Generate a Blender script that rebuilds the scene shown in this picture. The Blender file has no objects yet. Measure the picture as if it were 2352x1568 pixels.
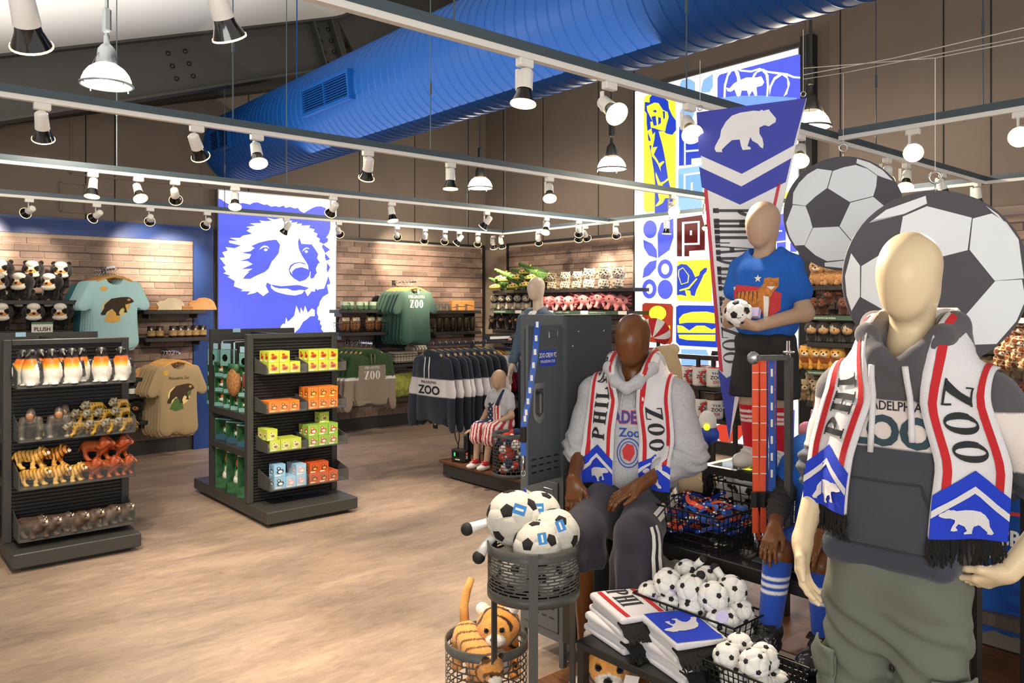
import bpy, bmesh, math, random
import numpy as np
from mathutils import Vector, Matrix, Euler
from mathutils.bvhtree import BVHTree
from mathutils.geometry import tessellate_polygon
random.seed(7); rng=np.random.default_rng(7)
SC=bpy.context.scene; COL=SC.collection
# ---------------------------------------------------------------- camera
CH=1.75; FP=1809.0; YAW=math.radians(49.2)      # eye height, focal length in pixels, heading from +X
cam=bpy.data.cameras.new('camera'); cam.lens=FP/2352*36; cam.sensor_width=36; cam.shift_y=-84/2352; cam.clip_start=.05
camo=bpy.data.objects.new('camera',cam); COL.objects.link(camo)
camo.location=(0,0,CH); camo.rotation_euler=(math.pi/2,0,YAW-math.pi/2); SC.camera=camo
vs=SC.view_settings; vs.view_transform='Standard'; vs.look='None'; vs.exposure=0.12; vs.gamma=1.0; vs.use_curve_mapping=False
W=bpy.data.worlds.new('world'); SC.world=W; W.use_nodes=True
W.node_tree.nodes['Background'].inputs[0].default_value=(1.0,.955,.90,1); W.node_tree.nodes['Background'].inputs[1].default_value=.85
SPOT_W=125.0; PEND_W=80.0
SC.cycles.max_bounces=4; SC.cycles.diffuse_bounces=2; SC.cycles.use_adaptive_sampling=True; SC.cycles.adaptive_threshold=.04; SC.cycles.glossy_bounces=2; SC.cycles.transmission_bounces=4; SC.cycles.transparent_max_bounces=6; SC.cycles.caustics_reflective=False; SC.cycles.caustics_refractive=False
def area_light(name,loc,rot,sx,sy,power,color):
    l=bpy.data.lights.new(name,'AREA'); l.shape='RECTANGLE'; l.size=sx; l.size_y=sy; l.energy=power; l.color=color
    o=bpy.data.objects.new(name,l); o.location=loc; o.rotation_euler=rot; COL.objects.link(o); return o
# added unseen fill lights: one behind the camera, one aimed at the ceiling
area_light('front_fill',(-3.2,-2.2,2.4),(math.radians(80),0,math.radians(-52)),5,2.6,260,(1,.97,.93))  # added fill for the whole room, no window stands there
area_light('ceiling_fill',(2.2,5.2,3.3),(math.pi,0,0),4.5,4.5,85,(1,.98,.94))  # added upward fill that brightens the ceiling, no fixture modelled
# ---------------------------------------------------------------- picture-plane helpers (a pixel of the photo to a point at a known place)
FX,FY=math.cos(YAW),math.sin(YAW); RX,RY=FY,-FX
def ray(px,py):
    u=(px-1176)/FP; return Vector((FX+u*RX,FY+u*RY,(700-py)/FP))
def pt(d,t): return Vector((d.x*t,d.y*t,CH+d.z*t))
def atX(px,py,X): d=ray(px,py); return pt(d,X/d.x)
def atY(px,py,Y): d=ray(px,py); return pt(d,Y/d.y)
def atZ(px,py,Z): d=ray(px,py); return pt(d,(Z-CH)/d.z)
def atD(px,py,t): return pt(ray(px,py),t)
# ---------------------------------------------------------------- materials
def lin(h):
    if isinstance(h,(tuple,list)): return tuple(h)
    h=h.lstrip('#'); c=[int(h[i:i+2],16)/255 for i in (0,2,4)]
    return tuple(x/12.92 if x<=.04045 else ((x+.055)/1.055)**2.4 for x in c)
MATS={}
def mat(name,col='#808080',r=.55,m=0.,var=0.,vs_=8.,bump=0.,bs=60.,em=0.,alpha=1.,spec=.5,coat=0.,objvar=0.,attr=False,trans=0.,stretch=None,sheen=0.):
    if name in MATS: return MATS[name]
    M=bpy.data.materials.new(name); M.use_nodes=True; nt=M.node_tree; N=nt.nodes; L=nt.links; b=N['Principled BSDF']
    c=lin(col); b.inputs['Base Color'].default_value=(*c,1); b.inputs['Roughness'].default_value=r; b.inputs['Metallic'].default_value=m
    b.inputs['Specular IOR Level'].default_value=spec; b.inputs['Coat Weight'].default_value=coat; b.inputs['Alpha'].default_value=alpha
    b.inputs['Transmission Weight'].default_value=trans; b.inputs['Sheen Weight'].default_value=sheen
    src=None
    if attr:
        a=N.new('ShaderNodeAttribute'); a.attribute_name='Col'; src=a.outputs['Color']
    if var or bump:
        tc=N.new('ShaderNodeTexCoord'); co=tc.outputs['Object']
        if stretch:
            mp=N.new('ShaderNodeMapping'); mp.inputs['Scale'].default_value=stretch; L.new(co,mp.inputs['Vector']); co=mp.outputs['Vector']
    if var:
        n=N.new('ShaderNodeTexNoise'); n.inputs['Scale'].default_value=vs_; n.inputs['Detail'].default_value=5; L.new(co,n.inputs['Vector'])
        mr=N.new('ShaderNodeMapRange'); mr.inputs[1].default_value=.3; mr.inputs[2].default_value=.7; mr.inputs[3].default_value=1-var; mr.inputs[4].default_value=1+var; L.new(n.outputs['Fac'],mr.inputs[0])
        mx=N.new('ShaderNodeMix'); mx.data_type='RGBA'; mx.blend_type='MULTIPLY'; mx.inputs[0].default_value=1
        if src: L.new(src,mx.inputs[6])
        else: mx.inputs[6].default_value=(*c,1)
        L.new(mr.outputs[0],mx.inputs[7]); src=mx.outputs[2]
    if objvar:
        oi=N.new('ShaderNodeObjectInfo'); mr=N.new('ShaderNodeMapRange'); mr.inputs[3].default_value=1-objvar; mr.inputs[4].default_value=1+objvar; L.new(oi.outputs['Random'],mr.inputs[0])
        mx=N.new('ShaderNodeMix'); mx.data_type='RGBA'; mx.blend_type='MULTIPLY'; mx.inputs[0].default_value=1
        if src: L.new(src,mx.inputs[6])
        else: mx.inputs[6].default_value=(*c,1)
        L.new(mr.outputs[0],mx.inputs[7]); src=mx.outputs[2]
    if src: L.new(src,b.inputs['Base Color'])
    if em:
        if name.startswith('lit_'): b.inputs['Base Color'].default_value=(c[0]*.2,c[1]*.2,c[2]*.2,1)
        if name not in ('lit_white','lit_blue'): M.cycles.emission_sampling='NONE'
        b.inputs['Emission Strength'].default_value=em; b.inputs['Emission Color'].default_value=(*c,1)
        if src: L.new(src,b.inputs['Emission Color'])
    if bump:
        n=N.new('ShaderNodeTexNoise'); n.inputs['Scale'].default_value=bs; n.inputs['Detail'].default_value=4; L.new(co,n.inputs['Vector'])
        bp=N.new('ShaderNodeBump'); bp.inputs['Strength'].default_value=bump; bp.inputs['Distance'].default_value=.01; L.new(n.outputs['Fac'],bp.inputs['Height']); L.new(bp.outputs[0],b.inputs['Normal'])
    MATS[name]=M; return M
# ---------------------------------------------------------------- objects
def link(o,parent=None):
    COL.objects.link(o)
    if parent is not None: o.parent=parent
    return o
def tag(o,label=None,cat=None,group=None,kind=None):
    if label: o['label']=label
    if cat: o['category']=cat
    if group: o['group']=group
    if kind: o['kind']=kind
    return o
def empty(name,loc=(0,0,0),rz=0.,label=None,cat=None,group=None,parent=None,kind=None):
    o=bpy.data.objects.new(name,None); o.location=loc; o.rotation_euler=(0,0,rz); o.empty_display_size=.1
    link(o,parent); return tag(o,label,cat,group,kind)
def inst(name,mesh,loc=(0,0,0),rot=(0,0,0),sc=1.,parent=None,label=None,cat=None,group=None,kind=None):
    o=bpy.data.objects.new(name,mesh); o.location=loc; o.rotation_euler=rot if not isinstance(rot,(int,float)) else (0,0,rot)
    o.scale=(sc,sc,sc) if isinstance(sc,(int,float)) else sc
    link(o,parent); return tag(o,label,cat,group,kind)
def copy_tree(o,parent=None):
    c=o.copy(); COL.objects.link(c); c.parent=parent
    for ch in o.children: copy_tree(ch,c)
    return c
ORD=['first','second','third','fourth','fifth','sixth','seventh','eighth','ninth','tenth','eleventh','twelfth','thirteenth','fourteenth','fifteenth','sixteenth']
class MB:
    """collects polygons and links them as ONE mesh object"""
    def __init__(s): s.v=[]; s.f=[]; s.m=[]; s.mats=[]; s.cur=0; s.sm=[]; s.smooth=False
    def mat(s,m,smooth=None):
        if m not in s.mats: s.mats.append(m)
        s.cur=s.mats.index(m)
        if smooth is not None: s.smooth=smooth
        return s
    def add(s,vs,fs):
        b=len(s.v); s.v+= [tuple(v) for v in vs]; s.f+=[tuple(i+b for i in f) for f in fs]; s.m+=[s.cur]*len(fs); s.sm+=[s.smooth]*len(fs); return s
    def box(s,c,d,ch=0.,rot=None):
        x,y,z=d[0]/2,d[1]/2,d[2]/2
        if ch<=0:
            vs=[(i*x,j*y,k*z) for i in (-1,1) for j in (-1,1) for k in (-1,1)]
            fs=[(0,1,3,2),(4,6,7,5),(0,4,5,1),(2,3,7,6),(0,2,6,4),(1,5,7,3)]
        else:
            ch=min(ch,x*.9,y*.9,z*.9); vs=[]; idx={}
            for i in (-1,1):
                for j in (-1,1):
                    for k in (-1,1):
                        for a in range(3):
                            p=[i*(x-ch),j*(y-ch),k*(z-ch)]; p[a]=(i*x,j*y,k*z)[a]; idx[(i,j,k,a)]=len(vs); vs.append(tuple(p))
            fs=[]
            q=[(-1,-1),(1,-1),(1,1),(-1,1)]
            for a in range(3):
                b,c_=(a+1)%3,(a+2)%3
                for sg in (-1,1):
                    l=[]
                    for (e,f) in q:
                        k=[0,0,0]; k[a]=sg; k[b]=e; k[c_]=f; l.append(idx[(*k,a)])
                    fs.append(tuple(l if sg>0 else l[::-1]))
                for e in (-1,1):
                    for f in (-1,1):
                        k0=[0,0,0]; k1=[0,0,0]; k0[a]=-1; k1[a]=1; k0[b]=k1[b]=e; k0[c_]=k1[c_]=f
                        l=[idx[(*k0,b)],idx[(*k1,b)],idx[(*k1,c_)],idx[(*k0,c_)]]
                        fs.append(tuple(l if e*f<0 else l[::-1]))
            for i in (-1,1):
                for j in (-1,1):
                    for k in (-1,1):
                        l=[idx[(i,j,k,0)],idx[(i,j,k,1)],idx[(i,j,k,2)]]; fs.append(tuple(l if i*j*k>0 else l[::-1]))
        c=Vector(c)
        if rot is not None: vs=[rot@Vector(v)+c for v in vs]
        else: vs=[Vector(v)+c for v in vs]
        return s.add(vs,fs)
    def bx(s,x0,x1,y0,y1,z0,z1,ch=0.): return s.box(((x0+x1)/2,(y0+y1)/2,(z0+z1)/2),(abs(x1-x0),abs(y1-y0),abs(z1-z0)),ch)
    def beam(s,a,b,w,h,up=(0,0,1)):
        a,b=Vector(a),Vector(b); d=(b-a).normalized(); u=Vector(up); x=d.cross(u)
        if x.length<1e-4: x=d.cross(Vector((1,0,0)))
        x.normalize(); z=x.cross(d); R=Matrix((x,d,z)).transposed()
        return s.box((a+b)/2,(w,(b-a).length,h),0,R)
    def cyl(s,a,b,r0,r1=None,n=12,caps=True):
        r1=r0 if r1 is None else r1; a,b=Vector(a),Vector(b); d=(b-a).normalized(); x=d.orthogonal().normalized(); y=d.cross(x)
        vs=[]
        for c,r in ((a,r0),(b,r1)):
            for i in range(n):
                t=2*math.pi*i/n; vs.append(c+x*(r*math.cos(t))+y*(r*math.sin(t)))
        fs=[(i,(i+1)%n,n+(i+1)%n,n+i) for i in range(n)]
        if caps: fs+=[tuple(range(n))[::-1],tuple(range(n,2*n))]
        return s.add(vs,fs)
    def tube(s,pts,r,n=6,closed=False,caps=True):
        P=[Vector(p) for p in pts]; m=len(P); vs=[]; prev=None
        for i,p in enumerate(P):
            if closed: t=(P[(i+1)%m]-P[i-1])
            else: t=P[min(i+1,m-1)]-P[max(i-1,0)]
            t.normalize()
            if prev is None: x=t.orthogonal().normalized()
            else:
                x=prev-t*prev.dot(t)
                x=x.normalized() if x.length>1e-6 else t.orthogonal().normalized()
            prev=x; y=t.cross(x); rr=r[i] if isinstance(r,(list,tuple)) else r
            for k in range(n):
                a=2*math.pi*k/n; vs.append(p+x*(rr*math.cos(a))+y*(rr*math.sin(a)))
        fs=[]
        for i in range(m if closed else m-1):
            j=(i+1)%m
            for k in range(n): fs.append((i*n+k,i*n+(k+1)%n,j*n+(k+1)%n,j*n+k))
        if caps and not closed: fs+=[tuple(range(n))[::-1],tuple(range((m-1)*n,m*n))]
        return s.add(vs,fs)
    def lathe(s,prof,n=20,c=(0,0,0),axis=None,cap=False):
        vs=[]; c=Vector(c)
        for (r,z) in prof:
            for i in range(n):
                a=2*math.pi*i/n; v=Vector((r*math.cos(a),r*math.sin(a),z))
                if axis is not None: v=axis@v
                vs.append(v+c)
        fs=[(k*n+i,k*n+(i+1)%n,(k+1)*n+(i+1)%n,(k+1)*n+i) for k in range(len(prof)-1) for i in range(n)]
        if cap: fs+=[tuple(range(n))[::-1],tuple(range((len(prof)-1)*n,len(prof)*n))]
        return s.add(vs,fs)
    def ell(s,c,r,n=10,m=7,rot=None):
        c=Vector(c); r=(r,r,r) if isinstance(r,(int,float)) else r; vs=[]
        for j in range(m+1):
            t=math.pi*j/m
            for i in range(n):
                a=2*math.pi*i/n; v=Vector((r[0]*math.sin(t)*math.cos(a),r[1]*math.sin(t)*math.sin(a),r[2]*math.cos(t)))
                if rot is not None: v=rot@v
                vs.append(v+c)
        fs=[(j*n+i,(j+1)*n+i,(j+1)*n+(i+1)%n,j*n+(i+1)%n) for j in range(m) for i in range(n)]
        return s.add(vs,fs)
    def grid(s,fn,nu,nv,flip=False):
        vs=[fn(i/nu,j/nv) for i in range(nu+1) for j in range(nv+1)]
        fs=[]
        for i in range(nu):
            for j in range(nv):
                f=(i*(nv+1)+j,(i+1)*(nv+1)+j,(i+1)*(nv+1)+j+1,i*(nv+1)+j+1); fs.append(f[::-1] if flip else f)
        return s.add(vs,fs)
    def flat(s,loops,fn):
        """2D polygon (with holes) mapped to 3D by fn(u,v)"""
        if not isinstance(loops[0][0],(tuple,list)): loops=[loops]
        pts=[p for l in loops for p in l]
        tr=tessellate_polygon([[Vector((p[0],p[1],0)) for p in l] for l in loops])
        fs=[]
        for t in tr:
            a,b,c=[pts[i] for i in t]
            fs.append(t if (b[0]-a[0])*(c[1]-a[1])-(b[1]-a[1])*(c[0]-a[0])>0 else t[::-1])
        return s.add([fn(*p) for p in pts],fs)
    def slab(s,loop,fn,nrm,th):
        """2D polygon with thickness th against the normal"""
        nv=Vector(nrm); s.flat([loop],lambda u,v:Vector(fn(u,v))); s.flat([loop[::-1]],lambda u,v:Vector(fn(u,v))-nv*th)
        n=len(loop); P=[Vector(fn(*p)) for p in loop]
        for i in range(n):
            a,b=P[i],P[(i+1)%n]; s.add([a,b,b-nv*th,a-nv*th],[(0,1,2,3)])
        return s
    def tris(s,vs,fs): return s.add(vs,fs)
    def mesh(s,name):
        me=bpy.data.meshes.new(name); me.from_pydata(s.v,[],s.f)
        for m in s.mats: me.materials.append(m)
        if s.m: me.polygons.foreach_set('material_index',s.m); me.polygons.foreach_set('use_smooth',s.sm)
        me.update(); return me
    def build(s,name,parent=None,loc=(0,0,0),rot=(0,0,0),label=None,cat=None,group=None,kind=None,sc=1.):
        return inst(name,s.mesh(name),loc,rot,sc,parent,label,cat,group,kind)
# ---------------------------------------------------------------- soft shapes: smooth unions of round cones and ellipsoids
def cap(a,b,ra,rb=None,c=None,k=None): return ('c',np.array(a,np.float32),np.array(b,np.float32),ra,ra if rb is None else rb,c,k)
def ell(p,r,c=None,rot=None,k=None):
    R=None if rot is None else np.array(Euler([math.radians(x) for x in rot]).to_matrix(),np.float32)
    return ('e',np.array(p,np.float32),np.array((r,r,r) if isinstance(r,(int,float)) else r,np.float32),R,None,c,k)
def rbx(p,h,rd,c=None,k=None,rot=None):
    R=None if rot is None else np.array(Euler([math.radians(x) for x in rot]).to_matrix(),np.float32)
    return ('b',np.array(p,np.float32),np.array(h,np.float32),rd,R,c,k)
def prim_d(q,P):
    if q[0]=='c':
        a,b,ra,rb=q[1],q[2],q[3],q[4]; ab=b-a; L=float(ab@ab)+1e-12; w=P-a
        t=np.clip(w@ab/L,0,1); return np.sqrt(((w-t[...,None]*ab)**2).sum(-1))-(ra+(rb-ra)*t)
    if q[0]=='e':
        w=P-q[1]
        if q[3] is not None: w=w@q[3]
        r=q[2]; k0=np.sqrt(((w/r)**2).sum(-1)); k1=np.sqrt(((w/(r*r))**2).sum(-1))+1e-9
        return k0*(k0-1)/k1
    w=P-q[1]
    if q[4] is not None: w=w@q[4]
    d=np.abs(w)-(q[2]-q[3]); return np.sqrt((np.maximum(d,0)**2).sum(-1))+np.minimum(d.max(-1),0)-q[3]
def sdf(prims,P,k):
    D=None
    for q in prims:
        d=prim_d(q,P); kk=q[6] if q[6] is not None else k
        if D is None: D=d
        else:
            h=np.clip(.5+.5*(D-d)/kk,0,1); D=D+(d-D)*h-kk*h*(1-h)
    return D
def bounds(prims):
    lo=np.full(3,9.); hi=-lo
    for q in prims:
        if q[0]=='c':
            r=max(q[3],q[4])
            for p in (q[1],q[2]): lo=np.minimum(lo,p-r); hi=np.maximum(hi,p+r)
        else:
            r=q[2] if q[3 if q[0]=='e' else 4] is None else np.full(3,np.linalg.norm(q[2]))
            lo=np.minimum(lo,q[1]-r); hi=np.maximum(hi,q[1]+r)
    return lo,hi
def nets(fn,lo,hi,h):
    n=np.maximum(np.ceil((hi-lo)/h).astype(int)+1,3)
    ax=[lo[i]+h*np.arange(n[i]) for i in range(3)]
    P=np.stack(np.meshgrid(*ax,indexing='ij'),-1).astype(np.float32)
    D=fn(P.reshape(-1,3)).reshape(n).astype(np.float32)
    S=D<0; c=[n[i]-1 for i in range(3)]
    cnt=np.zeros(c,np.int8)
    for i in (0,1):
        for j in (0,1):
            for k in (0,1): cnt+=S[i:i+c[0],j:j+c[1],k:k+c[2]]
    act=np.argwhere((cnt>0)&(cnt<8)); idx=-np.ones(c,np.int32); idx[tuple(act.T)]=np.arange(len(act))
    acc=np.zeros((len(act),3)); num=np.zeros(len(act))
    for a in range(3):
        b,d=(a+1)%3,(a+2)%3
        for u in (0,1):
            for v in (0,1):
                o=np.zeros(3,int); o[b]=u; o[d]=v; p0=act+o; p1=p0.copy(); p1[:,a]+=1
                d0=D[tuple(p0.T)]; d1=D[tuple(p1.T)]; m=(d0<0)!=(d1<0)
                t=d0[m]/(d0[m]-d1[m]); q=p0[m].astype(float); q[:,a]+=t; acc[m]+=q; num[m]+=1
    V=acc/num[:,None]*h+lo
    F=[]
    for a in range(3):
        b,d=(a+1)%3,(a+2)%3
        s0=[slice(None)]*3; s1=[slice(None)]*3; s0[a]=slice(0,-1); s1[a]=slice(1,None)
        e=S[tuple(s0)]!=S[tuple(s1)]; pos=np.argwhere(e); pos=pos[(pos[:,b]>0)&(pos[:,d]>0)&(pos[:,b]<n[b]-1)&(pos[:,d]<n[d]-1)]
        sg=S[tuple(pos.T)]
        def cell(db,dd):
            q=pos.copy(); q[:,b]-=db; q[:,d]-=dd; return idx[tuple(q.T)]
        Q=np.stack([cell(1,1),cell(0,1),cell(0,0),cell(1,0)],1); Q[~sg]=Q[~sg][:,::-1]; F.append(Q)
    return V,np.concatenate(F)
def soft(name,prims,h,k=.02,mat_=None,colfn=None,disp=None,clip=None,sy=1.,base='#888888',bnd=None):
    """one continuous skin over the prims; colours per point come from the prims (or colfn)"""
    lo,hi=bounds(prims) if bnd is None else (np.array(bnd[0],float),np.array(bnd[1],float)); lo=lo-3*h-(.02 if disp else 0); hi=hi+3*h+(.02 if disp else 0)
    def fn(P):
        D=sdf(prims,P,k)
        if disp is not None: D=D+disp(P)
        if clip is not None: D=np.maximum(D,clip(P))
        return D
    V,F=nets(fn,lo,hi,h)
    if len(F)==0: raise ValueError('empty soft '+name)
    cols=None
    if any(q[5] is not None for q in prims) or colfn:
        Dm=np.stack([prim_d(q,V.astype(np.float32)) for q in prims],0).argmin(0)
        tab=np.array([lin(q[5] or base) for q in prims]); cols=tab[Dm]
        if colfn: cols=colfn(V,cols)
    V=V*np.array([1,sy,1])
    me=bpy.data.meshes.new(name); me.vertices.add(len(V)); me.vertices.foreach_set('co',V.ravel().astype(np.float32))
    me.loops.add(F.size); me.loops.foreach_set('vertex_index',F.ravel().astype(np.int32)); me.polygons.add(len(F))
    me.polygons.foreach_set('loop_start',np.arange(0,F.size,4,dtype=np.int32)); me.polygons.foreach_set('loop_total',np.full(len(F),4,np.int32))
    me.polygons.foreach_set('use_smooth',np.ones(len(F),bool)); me.update(calc_edges=True); me.validate()
    if cols is not None:
        at=me.color_attributes.new('Col','FLOAT_COLOR','POINT'); at.data.foreach_set('color',np.concatenate([cols,np.ones((len(V),1))],1).astype(np.float32).ravel())
    if mat_: me.materials.append(mat_)
    return me
def bvh_of(me): return BVHTree.FromPolygons([v.co.copy() for v in me.vertices],[tuple(p.vertices) for p in me.polygons])
def S_(x): return np.sin(x)
def L3(h): return np.array(lin(h))
# ---------------------------------------------------------------- lettering
def ftext(s,h=1.,sx=1.,bold=0.,sp=1.):
    """built-in font: returns verts, tris, width with cap height h, left aligned at 0"""
    cu=bpy.data.curves.new('t','FONT'); cu.body=s; cu.size=1.; cu.space_character=sp; cu.offset=bold; cu.resolution_u=3
    o=bpy.data.objects.new('t',cu); COL.objects.link(o); dg=bpy.context.evaluated_depsgraph_get(); me=o.evaluated_get(dg).to_mesh()
    V=[(v.co.x,v.co.y) for v in me.vertices]; T=[tuple(p.vertices) for p in me.polygons]; o.evaluated_get(dg).to_mesh_clear()
    bpy.data.objects.remove(o); bpy.data.curves.remove(cu)
    if not V: return [],[],0
    x0=min(v[0] for v in V); x1=max(v[0] for v in V); k=h/.73
    return [((x-x0)*k*sx,y*k) for x,y in V],T,(x1-x0)*k*sx
def oval(cx,cy,rx,ry,n=20): return [(cx+rx*math.cos(2*math.pi*i/n),cy+ry*math.sin(2*math.pi*i/n)) for i in range(n)]
def rc(x0,y0,x1,y1): return [(x0,y0),(x1,y0),(x1,y1),(x0,y1)]
def rrc(x0,y0,x1,y1,r,n=4):
    o=[]
    for cx,cy,a in ((x1-r,y0+r,-90),(x1-r,y1-r,0),(x0+r,y1-r,90),(x0+r,y0+r,180)):
        for i in range(n+1):
            t=math.radians(a+90*i/n); o.append((cx+r*math.cos(t),cy+r*math.sin(t)))
    return o
def serif(ch,tk=.2,tn=.055,w=.7):
    """thick-and-thin serif capitals in a unit-high box: list of loop lists, advance"""
    S=lambda x:[rc(x-.09,0,x+tk+.09,tn),rc(x-.09,1-tn,x+tk+.09,1)]
    V=lambda x:[rc(x,0,x+tk,1)]
    if ch=='I': p=V(.09)+S(.09); adv=tk+.18
    elif ch=='H': p=V(.09)+V(w-.09-tk+.09)+S(.09)+S(w-tk)+[rc(.1,.47,w,.47+tn)]; adv=w+.09
    elif ch=='L': p=V(.09)+S(.09)+[rc(.1,0,w-.05,tn),rc(w-.05-tn,0,w-.05,.3)]; adv=w
    elif ch=='E': p=V(.09)+S(.09)+[rc(.1,0,w-.05,tn),rc(w-.05-tn,0,w-.05,.26),rc(.1,1-tn,w-.08,1),rc(w-.08-tn,.76,w-.08,1),rc(.1,.48,w-.18,.48+tn),rc(w-.18-tn,.38,w-.18,.64)]; adv=w
    elif ch in 'PD':
        p=V(.09)+S(.09); y0=.42 if ch=='P' else 0.; cy=(1+y0)/2; ry=(1-y0)/2; rx=w-.25
        o=[(.2,y0)]+[(.25+rx*math.sin(t),cy-ry*math.cos(t)) for t in [math.pi*i/14 for i in range(15)]]+[(.2,1)]
        i_=[(.2,1-tn)]+[(.25+(rx-tk)*math.sin(t),cy+(ry-tn)*math.cos(t)) for t in [math.pi*i/14 for i in range(15)]]+[(.2,y0+tn)]
        p+=[o+i_]; adv=w+.06
    elif ch=='A': p=[[(.06,0),(.06+tn*1.4,0),(w*.52,.93),(w*.46,1)],[(w*.44,1),(w*.60,1),(w+.02,0),(w+.02-tk,0)],rc(.2,.3,w-.16,.3+tn),rc(-.05,0,.24,tn),rc(w-tk-.1,0,w+.12,tn)]; adv=w+.12
    elif ch=='Z': p=[[(w-tk-.06,1),(w,1),(.06+tk,0),(0.02,0)],rc(.04,1-tn,w,1),rc(.04,.7,.04+tn,1),rc(.02,0,w,tn),rc(w-tn,0,w,.3)]; adv=w+.06
    elif ch=='O': p=[[oval(w/2,.5,w/2,.52,24),oval(w/2,.5,w/2-tk,.52-tn,24)]]; adv=w+.06
    else: return [],.3
    return p,adv
def stext(s,h=1.,sx=1.,gap=.06,**kw):
    """serif text as loops (each entry is a loop or [loop,hole]); returns loops,width"""
    out=[]; x=0
    for ch in s:
        p,a=serif(ch,**kw)
        for l in p:
            if isinstance(l[0][0],(tuple,list)): out.append([[((x+u)*h*sx,v*h) for u,v in q] for q in l])
            else: out.append([((x+u)*h*sx,v*h) for u,v in l])
        x+=a+gap
    return out,(x-gap)*h*sx
def shape(loops):
    """loops -> verts,tris"""
    V=[];T=[]
    for l in loops:
        if not isinstance(l[0][0],(tuple,list)): l=[l]
        p=[q for r in l for q in r]; b=len(V)
        T+=[tuple(i+b for i in t) for t in tessellate_polygon([[Vector((x,y,0)) for x,y in r] for r in l])]; V+=p
    return V,T
def cut2(V,T,step):
    """cut a flat figure along a regular lattice so that it can follow a curved surface"""
    if not V: return V,T
    bm=bmesh.new(); vs=[bm.verts.new((x,y,0)) for x,y in V]
    for t in T:
        try: bm.faces.new([vs[i] for i in t])
        except ValueError: pass
    A=np.array(V); lo=A.min(0); hi=A.max(0)
    for ax in (0,1):
        n=int((hi[ax]-lo[ax])/step)+1
        for i in range(1,n):
            co=[0,0,0]; no=[0,0,0]; co[ax]=lo[ax]+(hi[ax]-lo[ax])*i/n; no[ax]=1
            bmesh.ops.bisect_plane(bm,geom=bm.verts[:]+bm.edges[:]+bm.faces[:],plane_co=co,plane_no=no,dist=1e-6)
    bm.verts.index_update(); V2=[(v.co.x,v.co.y) for v in bm.verts]; T2=[tuple(v.index for v in f.verts) for f in bm.faces]; bm.free(); return V2,T2
def decal(layers,Sf,step=.02):
    """layers: (verts,tris,material,offset); Sf(u,v,offset)->point on the surface"""
    m=MB()
    for V,T,mt,off in layers:
        if step: V,T=cut2(V,T,step)
        P=[Sf(x,y,off) for x,y in V]
        ok=[p is not None for p in P]; m.mat(mt,True)
        fs=[]
        for t in T:
            if all(ok[i] for i in t):
                a=sum(V[t[i]][0]*V[t[(i+1)%len(t)]][1]-V[t[(i+1)%len(t)]][0]*V[t[i]][1] for i in range(len(t)))
                fs.append(t if a>0 else t[::-1])
        m.add([p if p is not None else (0,0,0) for p in P],fs)
    return m
def mv(VT,dx=0,dy=0,rot=0.,s=1.,flipx=False):
    V,T=VT; c,n=math.cos(rot),math.sin(rot)
    o=[]
    for x,y in V:
        if flipx: x=-x
        x*=s;y*=s; o.append((c*x-n*y+dx,n*x+c*y+dy))
    return o,T
def on(bvh,direction,frame):
    """surface mapper: frame(u,v)->start point, cast along direction"""
    d=Vector(direction).normalized()
    def f(u,v,off):
        p=Vector(frame(u,v)); h=bvh.ray_cast(p,d)
        if h[0] is None: return None
        return h[0]-d*off
    return f
# ================================================================ the room
YB=9.8; XR=7.9
def floor_mat():
    M=bpy.data.materials.new('floor_concrete'); M.use_nodes=True; nt=M.node_tree; N=nt.nodes; L=nt.links; b=N['Principled BSDF']
    tc=N.new('ShaderNodeTexCoord'); mp=N.new('ShaderNodeMapping'); mp.inputs['Rotation'].default_value=(0,0,.5); mp.inputs['Scale'].default_value=(1,3.2,1); L.new(tc.outputs['Object'],mp.inputs[0])
    n1=N.new('ShaderNodeTexNoise'); n1.inputs['Scale'].default_value=1.1; n1.inputs['Detail'].default_value=6; n1.inputs['Distortion'].default_value=.6; L.new(mp.outputs[0],n1.inputs[0])
    n2=N.new('ShaderNodeTexNoise'); n2.inputs['Scale'].default_value=6; n2.inputs['Detail'].default_value=8; n2.inputs['Roughness'].default_value=.68; n2.inputs['Distortion'].default_value=1.2; L.new(mp.outputs[0],n2.inputs[0])
    ad=N.new('ShaderNodeMath'); ad.operation='ADD'; L.new(n1.outputs[0],ad.inputs[0]); L.new(n2.outputs[0],ad.inputs[1])
    cr=N.new('ShaderNodeValToRGB'); cr.color_ramp.elements[0].position=.38; cr.color_ramp.elements[1].position=.62
    mh=N.new('ShaderNodeMath'); mh.operation='MULTIPLY'; mh.inputs[1].default_value=.5; L.new(ad.outputs[0],mh.inputs[0])
    cr.color_ramp.elements[0].color=(*lin('#8a7769'),1); cr.color_ramp.elements[1].color=(*lin('#b09a86'),1); L.new(mh.outputs[0],cr.inputs[0]); L.new(cr.outputs[0],b.inputs['Base Color'])
    b.inputs['Roughness'].default_value=.42; b.inputs['Specular IOR Level'].default_value=.35
    bp=N.new('ShaderNodeBump'); bp.inputs['Strength'].default_value=.25; bp.inputs['Distance'].default_value=.004; L.new(n2.outputs[0],bp.inputs['Height']); L.new(bp.outputs[0],b.inputs['Normal'])
    return M
MB().mat(floor_mat()).bx(-4,XR+.3,-3,YB+.3,-.1,0).build('floor',kind='structure')
m_wall=mat('wall_taupe','#75695f',.85,bump=.15,bs=250,var=.04,vs_=3); m_seam=mat('seam_dark','#1c1917',.8)
m_beige=mat('corner_paint','#9c8a78',.8,bump=.1,bs=200)
m_black=mat('black_metal','#1d1d1e',.45,bump=.05,bs=300); m_char=mat('charcoal_metal','#373736',.48,bump=.04,bs=300); m_white=mat('white_enamel','#e9e6df',.4)
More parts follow.
